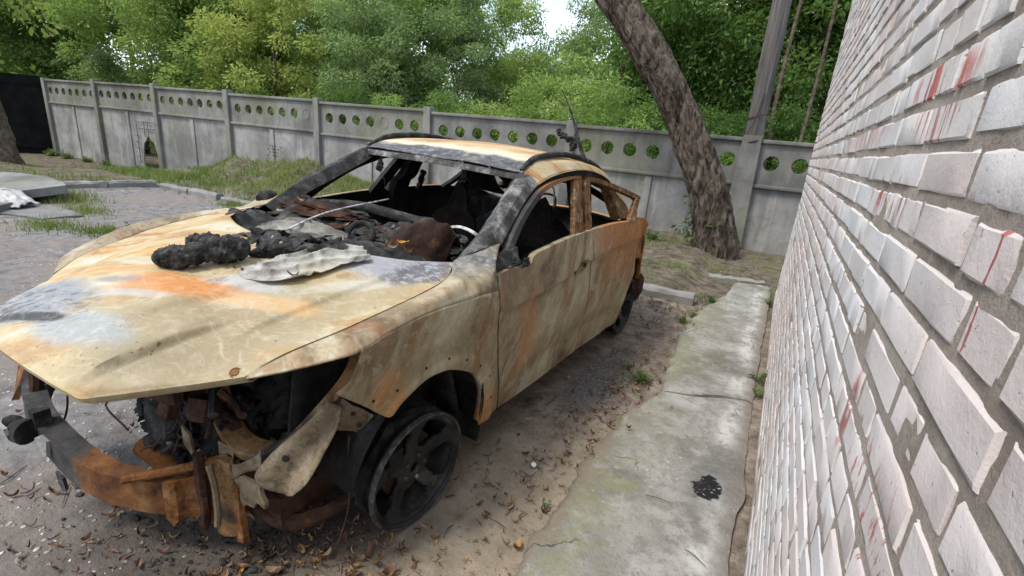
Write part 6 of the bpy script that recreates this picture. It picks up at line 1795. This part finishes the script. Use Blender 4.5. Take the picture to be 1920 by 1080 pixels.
# crumpled tan rim below it
rmV = np.array([[(x, -0.515 - 0.02*math.sin(x*40), z0 - t*(0.055 + 0.012*math.sin(x*55))) for t in np.linspace(0, 1, 5)] for x, z0 in zip(np.linspace(0.39, 0.62, 26), 0.425 + 0.10*(np.linspace(-0.6, 1, 26))**2)])
CP(MB().grid(rmV), 'crumpled_rim', 'tanmetal', solid=0.004)
# bent pale wing stay hanging below the fender
pl = [(0.585, -0.515, 0.372), (0.60, -0.52, 0.43), (0.635, -0.50, 0.49), (0.70, -0.43, 0.585), (0.775, -0.365, 0.70), (0.815, -0.33, 0.71), (0.835, -0.34, 0.63), (0.825, -0.385, 0.55), (0.80, -0.44, 0.46), (0.775, -0.475, 0.405), (0.72, -0.505, 0.395), (0.66, -0.515, 0.375)]
PV = np.array(pl)
Lp = catmull([(0.598, -0.515, 0.385), (0.606, -0.522, 0.435), (0.655, -0.480, 0.525), (0.725, -0.410, 0.625), (0.770, -0.360, 0.695)], 30)
Rp = catmull([(0.760, -0.485, 0.395), (0.795, -0.455, 0.445), (0.812, -0.400, 0.535), (0.818, -0.350, 0.615), (0.806, -0.325, 0.668)], 30)
g1 = np.empty((40, 30, 3))
for i in range(40):
    u = i/39
    g1[i] = Lp*(1-u) + Rp*u + np.array([0.0, -0.014*math.sin(u*math.pi*2.6), 0.010*math.sin(u*math.pi*2.6)])
    g1[i, 0, 2] -= 0.014*math.sin(math.pi*u); g1[i, 1, 2] -= 0.008*math.sin(math.pi*u)
sty = CP(MB().grid(g1), 'wing_stay', 'tanmetal', solid=0.004)
mb = MB().lathe([(0.0005, 0.004), (0.011, 0.0035), (0.013, 0)], 14)
mb.xf(Matrix.Translation((0.705, -0.478, 0.512)) @ Matrix.Rotation(math.radians(-60), 4, 'Z')); CP(mb, 'round_hole', 'char_in', sty)
CP(crumple(MB().plate([(0.755, -0.34, 0.715), (0.84, -0.225, 0.605), (0.825, -0.235, 0.575), (0.795, -0.265, 0.535), (0.745, -0.335, 0.565), (0.735, -0.35, 0.63)], (-0.006, 0.006, -0.004)), 3, 0.006, 14, 7), 'bolt_plate', 'tanmetal', sharp=30)
for k, (x, y, z) in enumerate(((0.775, -0.313, 0.655), (0.80, -0.28, 0.625), (0.77, -0.32, 0.595), (0.812, -0.262, 0.575))):
    mb = MB().lathe([(0.0005, 0.006), (0.006, 0.006), (0.009, 0)], 8); mb.xf(Matrix.Translation((x+.002, y-.006, z)) @ Matrix.Rotation(math.radians(-50), 4, 'Z')); CP(mb, 'bolt_head', 'rustdark')
CP(MB().tube([(0.80, -0.30, 0.545), (0.805, -0.31, 0.42), (0.80, -0.30, 0.25), (0.79, -0.34, 0.10), (0.77, -0.38, 0.03)], 0.0035, 5, res=24), 'dangling_wire', 'wire')
# radiator panel remains and engine
CP(MB().plate([(-0.19, -0.64, 0.66), (0.30, -0.60, 0.70), (0.30, -0.60, 0.60), (0.12, -0.62, 0.575), (-0.05, -0.63, 0.52), (-0.12, -0.64, 0.545), (-0.19, -0.64, 0.53)], (0, 0.03, 0)), 'slam_panel', 'rustdark', smooth=False)
CP(MB().tube([(0.20, -0.50, 0.70), (0.26, -0.50, 0.60), (0.34, -0.46, 0.50), (0.40, -0.42, 0.42)], [0.03, 0.04, 0.035, 0.03], 8, res=12, wob=0.06), 'radiator_support', 'rustdark')
CP(MB().plate([(0.235, -0.56, 0.475), (0.285, -0.56, 0.46), (0.30, -0.56, 0.37), (0.27, -0.56, 0.385), (0.24, -0.56, 0.40)], (0, 0.008, 0)), 'pale_tab', 'tanmetal', smooth=False)
CP(MB().plate([(0.335, -0.565, 0.42), (0.37, -0.565, 0.41), (0.38, -0.565, 0.33), (0.355, -0.565, 0.29), (0.335, -0.565, 0.32)], (0, 0.01, 0)), 'pale_tab', 'palemetal', smooth=False)
CP(MB().plate([(0.02, -0.63, 0.62), (0.06, -0.63, 0.635), (0.07, -0.63, 0.575), (0.02, -0.63, 0.56)], (0, 0.006, 0)), 'pale_tab', 'palemetal', smooth=False)
eng = CP(lump((0.10, -0.18, 0.50), (0.36, 0.27, 0.22), 81, 5, 0.35, 4, 0.12), 'engine_block', 'char_in', sharp=0)
for k, (c, r, m_) in enumerate((((-0.12, -0.42, 0.40), (0.16, 0.11, 0.13), 'char'), ((0.12, -0.46, 0.50), (0.14, 0.09, 0.12), 'char'), ((0.02, -0.44, 0.30), (0.17, 0.10, 0.09), 'char'), ((-0.22, -0.36, 0.50), (0.10, 0.12, 0.12), 'char_in'), ((0.30, -0.40, 0.42), (0.10, 0.10, 0.14), 'char_in'), ((0.48, -0.20, 0.62), (0.14, 0.16, 0.18), 'char_in'), ((-0.02, -0.40, 0.62), (0.22, 0.10, 0.08), 'char'))):
    CP(lump(c, r, 90+k, 5, 0.45, 4, 0.22), 'engine_remains', m_, eng, sharp=0)
CP(MB().lathe([(0.001, 0.05), (0.075, 0.05), (0.085, 0.03), (0.085, -0.05), (0.001, -0.05)], 26).xf(Matrix.Translation((0.10, -0.535, 0.44)) @ Matrix.Rotation(math.radians(-90), 4, 'Z')), 'pulley', 'char', eng)
CP(MB().tube([(-0.10, -0.55, 0.235), (0.0, -0.53, 0.205), (0.055, -0.52, 0.17)], 0.046, 12, res=8).tube([(0.045, -0.525, 0.185), (0.11, -0.50, 0.13), (0.16, -0.48, 0.09)], 0.050, 12, res=8), 'exhaust_pipe', 'rust')
CP(MB().tube([(0.05, -0.56, 0.52), (0.085, -0.57, 0.45), (0.12, -0.57, 0.40), (0.15, -0.565, 0.36)], 0.008, 6, res=12), 'hose_fitting', 'palemetal')
for k in range(7):
    a = rgd.uniform(-0.2, 0.3); P_ = [(a, -0.52, 0.58)]
    for q in range(4): P_.append((a + rgd.normal(0, .07), -0.54 + rgd.normal(0, .03), 0.52 - q*0.07 + rgd.normal(0, .02)))
    CP(MB().tube(P_, 0.004, 5, res=18), 'burnt_cable', 'wire')
rgc = np.random.default_rng(404)
for k in range(16):
    c = np.array([rgc.uniform(-0.25, 0.5), rgc.uniform(-0.58, -0.45), rgc.uniform(0.32, 0.66)]); d = rgc.normal(0, 1, 3); d /= np.linalg.norm(d); L_ = rgc.uniform(0.06, 0.16)
    if k % 2: CP(MB().tube([c - d*L_, c + rgc.normal(0, .02, 3), c + d*L_], rgc.uniform(0.006, 0.018), 7, res=8, wob=0.06), 'burnt_pipe', 'char' if k % 3 else 'rustdark', eng)
    else:
        mb = MB(); rnd_box(mb, (0, 0, 0), (rgc.uniform(.04, .10), rgc.uniform(.03, .06), rgc.uniform(.03, .09)), 0.006)
        mb.xf(Matrix.Translation(tuple(c)) @ Matrix.Rotation(rgc.uniform(-.6, .6), 4, 'X') @ Matrix.Rotation(rgc.uniform(-.6, .6), 4, 'Y'))
        CP(crumple(mb, 1, 0.006, 20, k), 'burnt_housing', 'char' if k % 4 else 'rustdark', eng, sharp=30)
# tail lamp bucket and hanging bumper remnant at the rear
CP(MB().plate([(0.87, 2.90, 0.86), (0.875, 2.93, 0.72), (0.868, 2.95, 0.66), (0.868, 2.97, 0.80)], (0.004, 0, 0)), 'vent_slot', 'char_in', smooth=False)
CP(lump((0.84, 3.12, 0.33), (0.05, 0.08, 0.14), 55, 3, 0.3), 'bumper_remnant', 'rustdark')
# ------------------------------------------------------------------ debris lying on the hood (things of their own)
def on_car(mb, name, mat, label, cat, group=None, **k):
    o = mb.build(name, MAT[mat], None, **k); o.matrix_world = CM
    tag(o, label, cat, group); return o
_hv = HV[::4, ::3].reshape(-1, 3)
def hood_z(x, y):
    d = (_hv[:, 0]-x)**2 + (_hv[:, 1]-y)**2
    k = np.argsort(d)[:4]; w = 1/(d[k]+1e-6)
    return float((_hv[k, 2]*w).sum()/w.sum())
def roll_lump(P, R, seed, n=44, k=80):
    P = catmull(P, k); Rr = np.interp(np.linspace(0, 1, k), np.linspace(0, 1, len(R)), R)
    T = np.gradient(P, axis=0); T /= np.linalg.norm(T, axis=1)[:, None]
    A = np.empty((k, n, 3))
    for i in range(k):
        s_ = np.cross(T[i], (0, 0, 1.0)); s_ /= np.linalg.norm(s_); u_ = np.cross(s_, T[i])
        e_ = math.sqrt(max(0.02, 1-abs(2*i/(k-1)-1)**7))
        for j in range(n):
            a = 2*math.pi*j/n
            c = Vector((math.cos(a)*1.6 + seed, math.sin(a)*1.6, i*0.16))
            r = Rr[i]*e_*(1 + 0.32*mnoise.fractal(c, 1, 2, 3) + 0.15*mnoise.fractal(c*3.6, 0.6, 2, 4))
            A[i, j] = P[i] + r*(math.cos(a)*s_ + math.sin(a)*u_)
    mb = MB().grid(A, closev=True); mb.f.append(tuple(range(n))[::-1]); mb.f.append(tuple((k-1)*n+j for j in range(n)))
    return mb
z0 = hood_z(0.05, -0.42)
on_car(roll_lump([(-0.02, -0.475, z0+0.028), (0.06, -0.41, z0+0.045), (0.12, -0.33, z0+0.068), (0.20, -0.24, z0+0.085)], [0.030, 0.043, 0.036, 0.052, 0.042], 3), 'charred_roll', 'foam', 'thick charred black roll lying nearest the hood centre', 'charred debris', 'charred debris on the hood', sharp=0)
on_car(roll_lump([(-0.13, -0.30, 1.015), (-0.09, -0.26, 1.03), (-0.03, -0.22, 1.035)], [0.036, 0.044, 0.036], 8, 34, 40), 'charred_lump', 'foam', 'small round charred lump behind the thick black roll', 'charred debris', 'charred debris on the hood', sharp=0)
on_car(roll_lump([(0.15, -0.22, 1.035), (0.24, -0.13, 1.058), (0.33, -0.05, 1.068), (0.40, 0.03, 1.07)], [0.020, 0.026, 0.024, 0.014], 12, 36, 70), 'charred_strip', 'char', 'long black charred strip between the pale cloth and the dashboard', 'charred debris', 'charred debris on the hood', sharp=0)
# torn flakes of black sheet
def flake(c, r, seed, tilt, name='charred_sheet', mat='char', label='', n=12):
    rg = np.random.default_rng(seed)
    P = []
    for k in range(n):
        a = 2*math.pi*k/n; rr = r*rg.uniform(0.55, 1.15); P.append((rr*math.cos(a), rr*0.75*math.sin(a), rg.normal(0, r*0.10)))
    V = [(0, 0, r*0.12)] + P
    V2 = [(x*0.5, y*0.5, z*0.5+r*0.12) for x, y, z in P]
    mb = MB().add([V[0]] + V2 + P, [(0, 1+k, 1+(k+1) % n) for k in range(n)] + [(1+k, 1+n+k, 1+n+(k+1) % n, 1+(k+1) % n) for k in range(n)])
    M4 = Matrix.Translation(c) @ Matrix.Rotation(tilt[0], 4, 'X') @ Matrix.Rotation(tilt[1], 4, 'Y') @ Matrix.Rotation(tilt[2], 4, 'Z')
    mb.xf(M4)
    return on_car(mb, name, mat, label, 'charred debris', 'charred debris on the hood', solid=0.003, smooth=False)
flake((-0.02, -0.16, 1.062), 0.058, 1, (0.25, -0.2, 0.3), label='ragged black sheet flake farthest toward the far fender')
flake((0.02, -0.19, 1.050), 0.052, 2, (0.15, 0.1, 1.3), label='ragged black flake beside the white ash patch')
flake((0.09, -0.13, 1.085), 0.055, 3, (1.1, 0.3, 0.5), label='upright torn black flake in front of the grey cloth')
flake((0.17, -0.14, 1.078), 0.060, 4, (0.5, 0.4, 2.0), label='curled black flake between the roll and the grey cloth')
flake((0.12, -0.19, 1.065), 0.045, 6, (0.4, -0.5, 0.9), label='small black flake right above the thick roll')
for q_, (fx_, fy_, fz_, fr_) in enumerate(((0.20, -0.17, 1.075, .05), (0.26, -0.10, 1.09, .055), (0.32, -0.04, 1.095, .05), (0.23, -0.04, 1.10, .045), (0.37, 0.02, 1.09, .05), (0.15, -0.07, 1.10, .045), (0.29, 0.02, 1.10, .04))):
    flake((fx_, fy_, fz_), fr_, 30+q_, (0.5*math.sin(q_*2.1), 0.5*math.cos(q_*1.7), q_*1.1), label=['black flake at the front end of the charred strip', 'black flake on the middle of the charred strip', 'black flake over the pale cloth edge', 'black flake leaning on the dark grey cloth', 'black flake at the dashboard end of the charred strip', 'black flake between the two cloths', 'small black flake behind the charred strip'][q_], n=16)
flake((0.055, -0.205, 1.045), 0.050, 5, (0.1, 0.1, 0.2), 'white_ash_sheet', 'palemetal', 'white ash-covered sheet under the black flakes')
# draped cloths
def cloth(pts_cols, nu, nv, amp, freq, seed, folds=4):
    A = loft(pts_cols, nu, nv)
    for i in range(nu):
        for j in range(nv):
            x, y, z = A[i, j]
            w = fbm(x*freq*0.5 + seed, y*freq*1.6, seed, 3)
            vv = j/(nv-1); uu = i/(nu-1)
            f2 = 1 - abs(math.sin(vv*folds*math.pi + 2.6*w + uu*1.3))
            f3 = 1 - abs(math.sin(vv*folds*3.3 + uu*6 + 4*w))
            A[i, j, 2] = max(z + amp*(0.5*w + 1.4*f2**2 + 0.45*f3**2 - 0.35), (hood_z(x, y) if y < 0.3 else z-0.05) + 0.004)
            A[i, j, 0] += 0.012*fbm(x*9, y*9, seed+5, 2); A[i, j, 1] += 0.012*fbm(x*9, y*9, seed+9, 2)
    return A
A = cloth([[(0.235, -0.315, 1.0), (0.225, -0.24, 1.01), (0.25, -0.17, 1.03)], [(0.31, -0.325, .995), (0.30, -0.24, 1.02), (0.30, -0.13, 1.05)], [(0.43, -0.215, 1.01), (0.37, -0.15, 1.04), (0.33, -0.06, 1.07)], [(0.47, -0.06, 1.035), (0.41, -0.03, 1.06), (0.36, 0.03, 1.085)], [(0.52, 0.07, 1.05), (0.47, 0.08, 1.06), (0.42, 0.10, 1.075)]], 130, 70, 0.014, 5, 2, 3)
on_car(MB().grid(A), 'ash_grey_cloth', 'cloth', 'pale grey burnt cloth crumpled along the rear of the hood', 'cloth', None, solid=0.003, sharp=0)
A = cloth([[(-0.02, -0.13, 1.055), (-0.12, 0.0, 1.06), (-0.17, 0.10, 1.06)], [(0.08, -0.06, 1.075), (-0.02, 0.05, 1.095), (-0.08, 0.16, 1.09)], [(0.17, 0.03, 1.075), (0.12, 0.12, 1.085), (0.06, 0.22, 1.085)], [(0.27, 0.10, 1.06), (0.24, 0.17, 1.06), (0.20, 0.24, 1.06)]], 90, 60, 0.013, 5, 6, 3)
on_car(MB().grid(A), 'sooty_cloth', 'cloth2', 'dark grey sooty cloth humped before the far dashboard', 'cloth', None, solid=0.006, sharp=0)
# straight wiper rod across the opening
wr = MB().tube([(0.17, -0.13, 1.095), (-0.05, 0.32, 1.115), (-0.20, 0.90, 1.12)], 0.0045, 6, res=16)
on_car(wr, 'wiper_rod', 'wirepale', 'thin straight metal rod slanting from the hood over the dashboard', 'rod')
# charred pole standing in the open tail
pr = MB().tube([(0.36, 2.98, 0.66), (0.30, 2.85, 1.30), (0.22, 2.82, 1.47), (0.10, 2.80, 1.74), (0.02, 2.80, 1.88), (-0.045, 2.80, 1.97)], [0.022, 0.020, 0.022, 0.018, 0.010, 0.004], 8, res=26, wob=0.10, seed=3)
cpole = on_car(pr, 'charred_pole', 'char', 'thin charred pole sticking up behind the car roof', 'pole')
mb = MB()
for k, (c, r) in enumerate((((0.03, 2.79, 1.60), (.05, .03, .022)), ((0.10, 2.79, 1.575), (.05, .03, .03)), ((0.14, 2.79, 1.53), (.035, .025, .05)), ((-0.02, 2.79, 1.635), (.02, .02, .02)))):
    q = lump(c, r, 120+k, 3, 0.6, 3, 0.25); mb.add(q.v[0], q.f)
o = mb.build('melted_rag', MAT['char'], cpole)

# ------------------------------------------------------------------ broken slabs and a white rag at the far left of the court
def slab_piece(name, poly, z, th, loc, rot, label, mat='slab', seed=0, group='broken concrete slabs'):
    rg = np.random.default_rng(seed)
    P = []
    for k in range(len(poly)):
        a, b = np.array(poly[k]), np.array(poly[(k+1) % len(poly)])
        for t in (0, .33, .66): P.append(a*(1-t)+b*t + rg.normal(0, 0.025, 2))
    P3 = np.c_[np.array(P), rg.normal(0, 0.006, len(P))]
    mb = MB().plate(P3 + np.array([0, 0, th]), (0, 0, -th))
    o = mb.build(name, MAT[mat], None, smooth=False); o.location = loc; o.rotation_euler = rot
    tag(o, label, 'slab', group); return o
slab_piece('broken_slab', [(-2.2, -1.0), (0.9, -0.9), (1.2, 0.1), (0.5, 0.75), (-1.2, 0.85), (-2.2, 0.5)], 0, 0.10, (-9.9, 2.15, -0.02), (0.06, -0.02, -0.15), 'large tilted concrete slab at the left edge', seed=1)
slab_piece('broken_slab', [(-1.2, -0.55), (1.0, -0.6), (1.3, 0.2), (0.2, 0.5), (-1.1, 0.4)], 0, 0.12, (-10.8, 3.05, 0.08), (0.14, -0.04, 0.10), 'raised concrete slab behind the white sheet at the left edge', seed=2)
slab_piece('broken_slab', [(-0.45, -0.25), (0.4, -0.3), (0.5, 0.15), (0.0, 0.3), (-0.4, 0.2)], 0, 0.06, (-8.75, 2.75, -0.02), (0.04, 0.02, 0.4), 'small flat concrete slab to the right of the white sheet', seed=3)
A = np.empty((50, 18, 3))
for i in range(50):
    for j in range(18):
        u, v = i/49*2-1, j/17*2-1
        r = 1 - 0.25*u*u
        A[i, j] = (u*0.85, v*0.27*r + 0.05*math.sin(u*5), 0.10*(1-u*u)*(1-v*v)**0.5 + 0.05*fbm(u*3, v*2.5, 4.4) + 0.03)
g = G('dirty_white_sheet', 0.6, 0.3); n = g.noise(6, 6, 0.65); MAT['wsheet'] = g.done(g.ramp(n, [(0.3, (0.08, 0.075, 0.07)), (0.42, (0.28, 0.28, 0.275)), (0.7, (0.48, 0.48, 0.465))]), g.bump(g.noise(20, 4), 0.5, 0.02))
o = MB().grid(A).build('white_sheet', MAT['wsheet'], None, solid=0.01); o.location = (-9.75, 2.55, 0.12); o.rotation_euler = (0.05, 0.06, 0.28); o.scale = (0.85, 0.8, 0.9)
tag(o, 'crumpled dirty white plastic sheet on the broken slabs at left', 'sheet')

# ------------------------------------------------------------------ fallen leaves, pebbles, twigs, shards
def leaf_shape(L_, w, curl, rg):
    """curled pointed leaf: 2x4 faces"""
    n = 6; V = []; tw = rg.normal(0, 1.1); bend = rg.normal(0, 0.5)
    for i in range(n):
        t = i/(n-1); ww = w*math.sin(math.pi*min(1, t*0.9+0.06))**0.8*rg.uniform(.8, 1.15)
        z = curl*L_*(t-0.5)**2*2; a = tw*(t-0.5)
        for s_ in (-1, 0, 1):
            yy, zz = s_*ww/2, abs(s_)*curl*w*0.9 + rg.normal(0, .0012)
            V.append((L_*(t-0.5), yy*math.cos(a) - zz*math.sin(a) + bend*L_*(t-0.5)**2, z + yy*math.sin(a) + zz*math.cos(a)))
    F = [(i*3+j, (i+1)*3+j, (i+1)*3+j+1, i*3+j+1) for i in range(n-1) for j in range(2)]
    return np.array(V), F
rg = np.random.default_rng(23)
lv = [leaf_shape(0.042*rg.uniform(.7, 1.4), 0.0115*rg.uniform(.6, 1.5), rg.uniform(0.3, 1.1), rg) for _ in range(8)]
big = [leaf_shape(0.058, 0.036, rg.uniform(.2, .6), rg) for _ in range(4)]
lme = [MB().add(*q).mesh('leaf', MAT['dryleaf']) for q in lv]; bme = [MB().add(*q).mesh('leaf', MAT['dryleaf']) for q in big]; yme = [MB().add(*q).mesh('leaf', MAT['yleaf']) for q in lv[:4]]
def on_path(x, y):
    xe = np.interp(y, edge[:, 0], edge[:, 1])
    return (x > xe + 0.03) & (y > 0.4) & (y < 6.75)
def gz(x, y):
    return np.where(on_path(x, y), 0.040, H(x, y)) + 0.004
# candidate positions, dense in drifts
clusters = [(-0.72, 2.35, 0.136, 0.3825, 120), (-0.62, 3.05, 0.085, 0.2975, 93), (-1.15, 0.98, 0.187, 0.11900000000000001, 87), (-1.45, 0.8, 0.34, 0.17, 120), (-0.8, 1.75, 0.153, 0.2975, 102), (-0.75, 4.1, 0.187, 0.51, 87), (-1.0, 5.1, 0.2975, 0.1275, 93), (-1.9, 0.55, 0.2975, 0.17, 74), (-0.45, 5.3, 0.17, 0.34, 41), (-0.55, 7.6, 0.765, 0.595, 120), (-9.0, 5.25, 1.105, 0.2125, 69), (-0.85, 1.2, 0.2975, 0.2975, 51), (-1.0, 3.2, 0.2975, 0.595, 55), (-0.2, 2.6, 0.255, 1.105, 8), (-2.6, 0.75, 0.425, 0.2975, 51), (-6.5, 3.5, 1.7, 0.85, 27), (-1.05, 1.15, 0.1275, 0.1275, 55)]
pts = []
for (cx, cy, sx, sy, n) in clusters:
    for _ in range(n):
        x, y = rg.normal(cx, sx), rg.normal(cy, sy)
        if x > 0.12 or (bool(on_path(np.array(x), np.array(y))) and rg.random() < 0.88): continue
        pts.append((x, y))
pts = np.array(pts)
dcam = np.hypot(np.hypot(pts[:, 0], pts[:, 1]), 1.55)
o_ = np.argsort(dcam)
indiv = set(o_[:200].tolist())
stuffV, stuffF, noff = [], [], 0
for k, (x, y) in enumerate(pts):
    z = float(gz(np.array(x), np.array(y))); az = rg.uniform(0, 6.28); tx, ty = rg.normal(0, .28), rg.normal(0, .28)
    s_ = rg.uniform(0.5, 1.1)
    if k in indiv:
        b = rg.random()
        me = bme[k % 4] if b < 0.10 else (yme[k % 4] if b > 0.90 else lme[k % 8])
        o = link('fallen_leaf', me); o.location = (x, y, z + 0.004); o.rotation_euler = (tx, ty, az); o.scale = (s_,)*3
        wh = ('on the concrete path' if on_path(np.array(x), np.array(y)) else 'on the asphalt left of the bumper beam' if x < -1.75 else 'in front of the bumper end' if y < 1.05 and x < -1.15
              else 'beside the front wheel' if y < 1.75 else 'between the front door and the path' if y < 3.6 else 'near the rear wheel')
        kd = 'yellow' if b > 0.90 else 'broad brown' if b < 0.10 else 'narrow curled brown'
        tag(o, kd + ' fallen leaf lying ' + wh, 'leaf', kd + ' fallen leaves ' + wh)
    else:
        V, F = lv[k % 8]
        M3 = (Matrix.Rotation(az, 3, 'Z') @ Matrix.Rotation(tx, 3, 'X') @ Matrix.Rotation(ty, 3, 'Y'))
        V2 = (V*s_) @ np.array(M3).T + np.array([x, y, z + 0.004])
        stuffV.append(V2); stuffF += [tuple(i + noff for i in f) for f in F]; noff += len(V2)
me = bpy.data.meshes.new('leaf_litter'); me.from_pydata(np.vstack(stuffV).tolist(), [], stuffF); me.materials.append(MAT['dryleaf']); me.update()
tag(link('leaf_litter', me), 'scattered brown leaf litter on the earth beside the path', 'leaf litter', kind='stuff')
# leaves caught on the car's cowl
for k, (x, y, z, az, yel) in enumerate(((0.47, 0.30, 1.075, .3, 1), (0.44, 0.27, 1.05, 1.2, 0), (0.40, 0.26, 1.045, 2.2, 0), (0.53, 0.27, 1.05, .7, 0), (0.36, 0.05, 1.062, .2, 0), (0.30, -0.02, 1.066, 1.0, 0), (0.22, -0.30, 1.0, .4, 0), (0.42, -0.22, 1.012, .8, 0), (0.05, 0.35, 1.07, 1.4, 0), (-0.42, 0.46, 1.10, .4, 0))):
    o = link('cowl_leaf', (yme if yel else lme)[k % 4]); o.matrix_world = CM @ Matrix.Translation((x, y, z)) @ Matrix.Rotation(az, 4, 'Z') @ Matrix.Rotation(0.5, 4, 'X') @ Matrix.Scale(1.1, 4)
    tag(o, 'yellow leaf caught on the collapsed duct at the dashboard' if yel else 'dry brown leaf caught among the debris on hood and dashboard', 'leaf', 'leaves caught on the car' if not yel else None)
# pale pebbles set in the asphalt at the front left
V0 = lump((0, 0, 0), (1, 1, 0.5), 3, 1, 0.3, 2)
pe_v, pe_f, noff = [], [], 0
g = G('pale_pebbles', 0.8, 0.2); MAT['pebble'] = g.done(g.ramp(g.island(), [(0, (0.16, 0.14, 0.13)), (0.5, (0.34, 0.32, 0.31)), (1, (0.60, 0.59, 0.59))]))
for k in range(1500):
    x, y = rg.uniform(-4.6, -1.3), rg.uniform(0.2, 2.2)
    if rg.random() < 0.45: continue
    if x > -1.9 and y > 0.7 and rg.random() < 0.75: continue
    s_ = rg.lognormal(math.log(0.0060), 0.5); s_ = min(s_, 0.016)
    V = V0.v[0]*s_*np.array([1, rg.uniform(.6, 1), rg.uniform(.6, 1)]); a = rg.uniform(0, 6.28)
    V = np.c_[V[:, 0]*math.cos(a)-V[:, 1]*math.sin(a), V[:, 0]*math.sin(a)+V[:, 1]*math.cos(a), V[:, 2]] + np.array([x, y, float(H(x, y)) + s_*0.05])
    pe_v.append(V); pe_f += [tuple(i + noff for i in f) for f in V0.f]; noff += len(V)
me = bpy.data.meshes.new('pebbles'); me.from_pydata(np.vstack(pe_v).tolist(), [], pe_f); me.materials.append(MAT['pebble']); me.update()
me.polygons.foreach_set('use_smooth', [True]*len(me.polygons))
tag(link('pebbles', me), 'pale pebbles set in the worn asphalt before the car', 'pebbles', kind='stuff')
# charred crumbs under the nose
cr_v, cr_f, noff = [], [], 0
for k in range(520):
    x, y = rg.normal(-1.62, 0.24), rg.normal(0.90, 0.22)
    s_ = min(rg.lognormal(math.log(0.0065), 0.5), 0.022)
    V = V0.v[0]*s_*np.array([1, rg.uniform(.5, 1), rg.uniform(.6, 1.2)]) + np.array([x, y, float(H(x, y)) + s_*0.25])
    cr_v.append(V); cr_f += [tuple(i + noff for i in f) for f in V0.f]; noff += len(V)
me = bpy.data.meshes.new('charred_crumbs'); me.from_pydata(np.vstack(cr_v).tolist(), [], cr_f); me.materials.append(MAT['char']); me.update()
tag(link('charred_crumbs', me), 'black charred crumbs on the ground under the car nose', 'crumbs', kind='stuff')
# twigs
for k in range(14):
    x, y = [(-0.95, 2.9), (-1.0, 2.2), (-0.8, 3.4), (-2.3, 0.62), (-1.9, 0.75), (-0.75, 1.5), (-1.25, 0.9), (-0.3, 2.9), (-0.9, 1.35), (-2.6, 0.55), (-0.62, 2.55), (-1.1, 3.3), (0.02, 1.75), (-0.18, 2.0)][k]
    a = rg.uniform(0, 6.28); L_ = rg.uniform(.05, .16); z = float(gz(np.array(x), np.array(y))) + 0.003
    o = MB().tube([(-L_/2, 0, 0), (-L_*.1, rg.normal(0, .012), 0.004), (L_/2, rg.normal(0, .015), 0.001)], [0.002, 0.0024, 0.001], 5, res=8).build('twig', MAT['bark2'])
    o.location = (x, y, z); o.rotation_euler = (0, 0, a); wh = 'on the concrete path' if x > -0.5 else 'on the asphalt before the bumper' if x < -1.7 else 'on the earth beside the front wheel' if y < 1.8 else 'on the earth below the doors'
    tag(o, 'thin dry twig lying ' + wh, 'twig', 'twigs ' + wh)
g = G('white_bottle_cap', 0.4, 0.4); MAT['cap'] = g.done(g.ramp(g.noise(30), [(0.3, 0.7), (0.7, 0.85)]))
o = MB().lathe([(0.001, 0.011), (0.012, 0.011), (0.014, 0.008), (0.014, 0.0)], 16).build('bottle_cap', MAT['cap'])
o.location = (-0.79, 1.93, float(H(-0.79, 1.93)) + 0.012); o.rotation_euler = (0.3, -1.1, 0.2); tag(o, 'small white bottle cap on the dirt right of the front wheel', 'bottle cap')
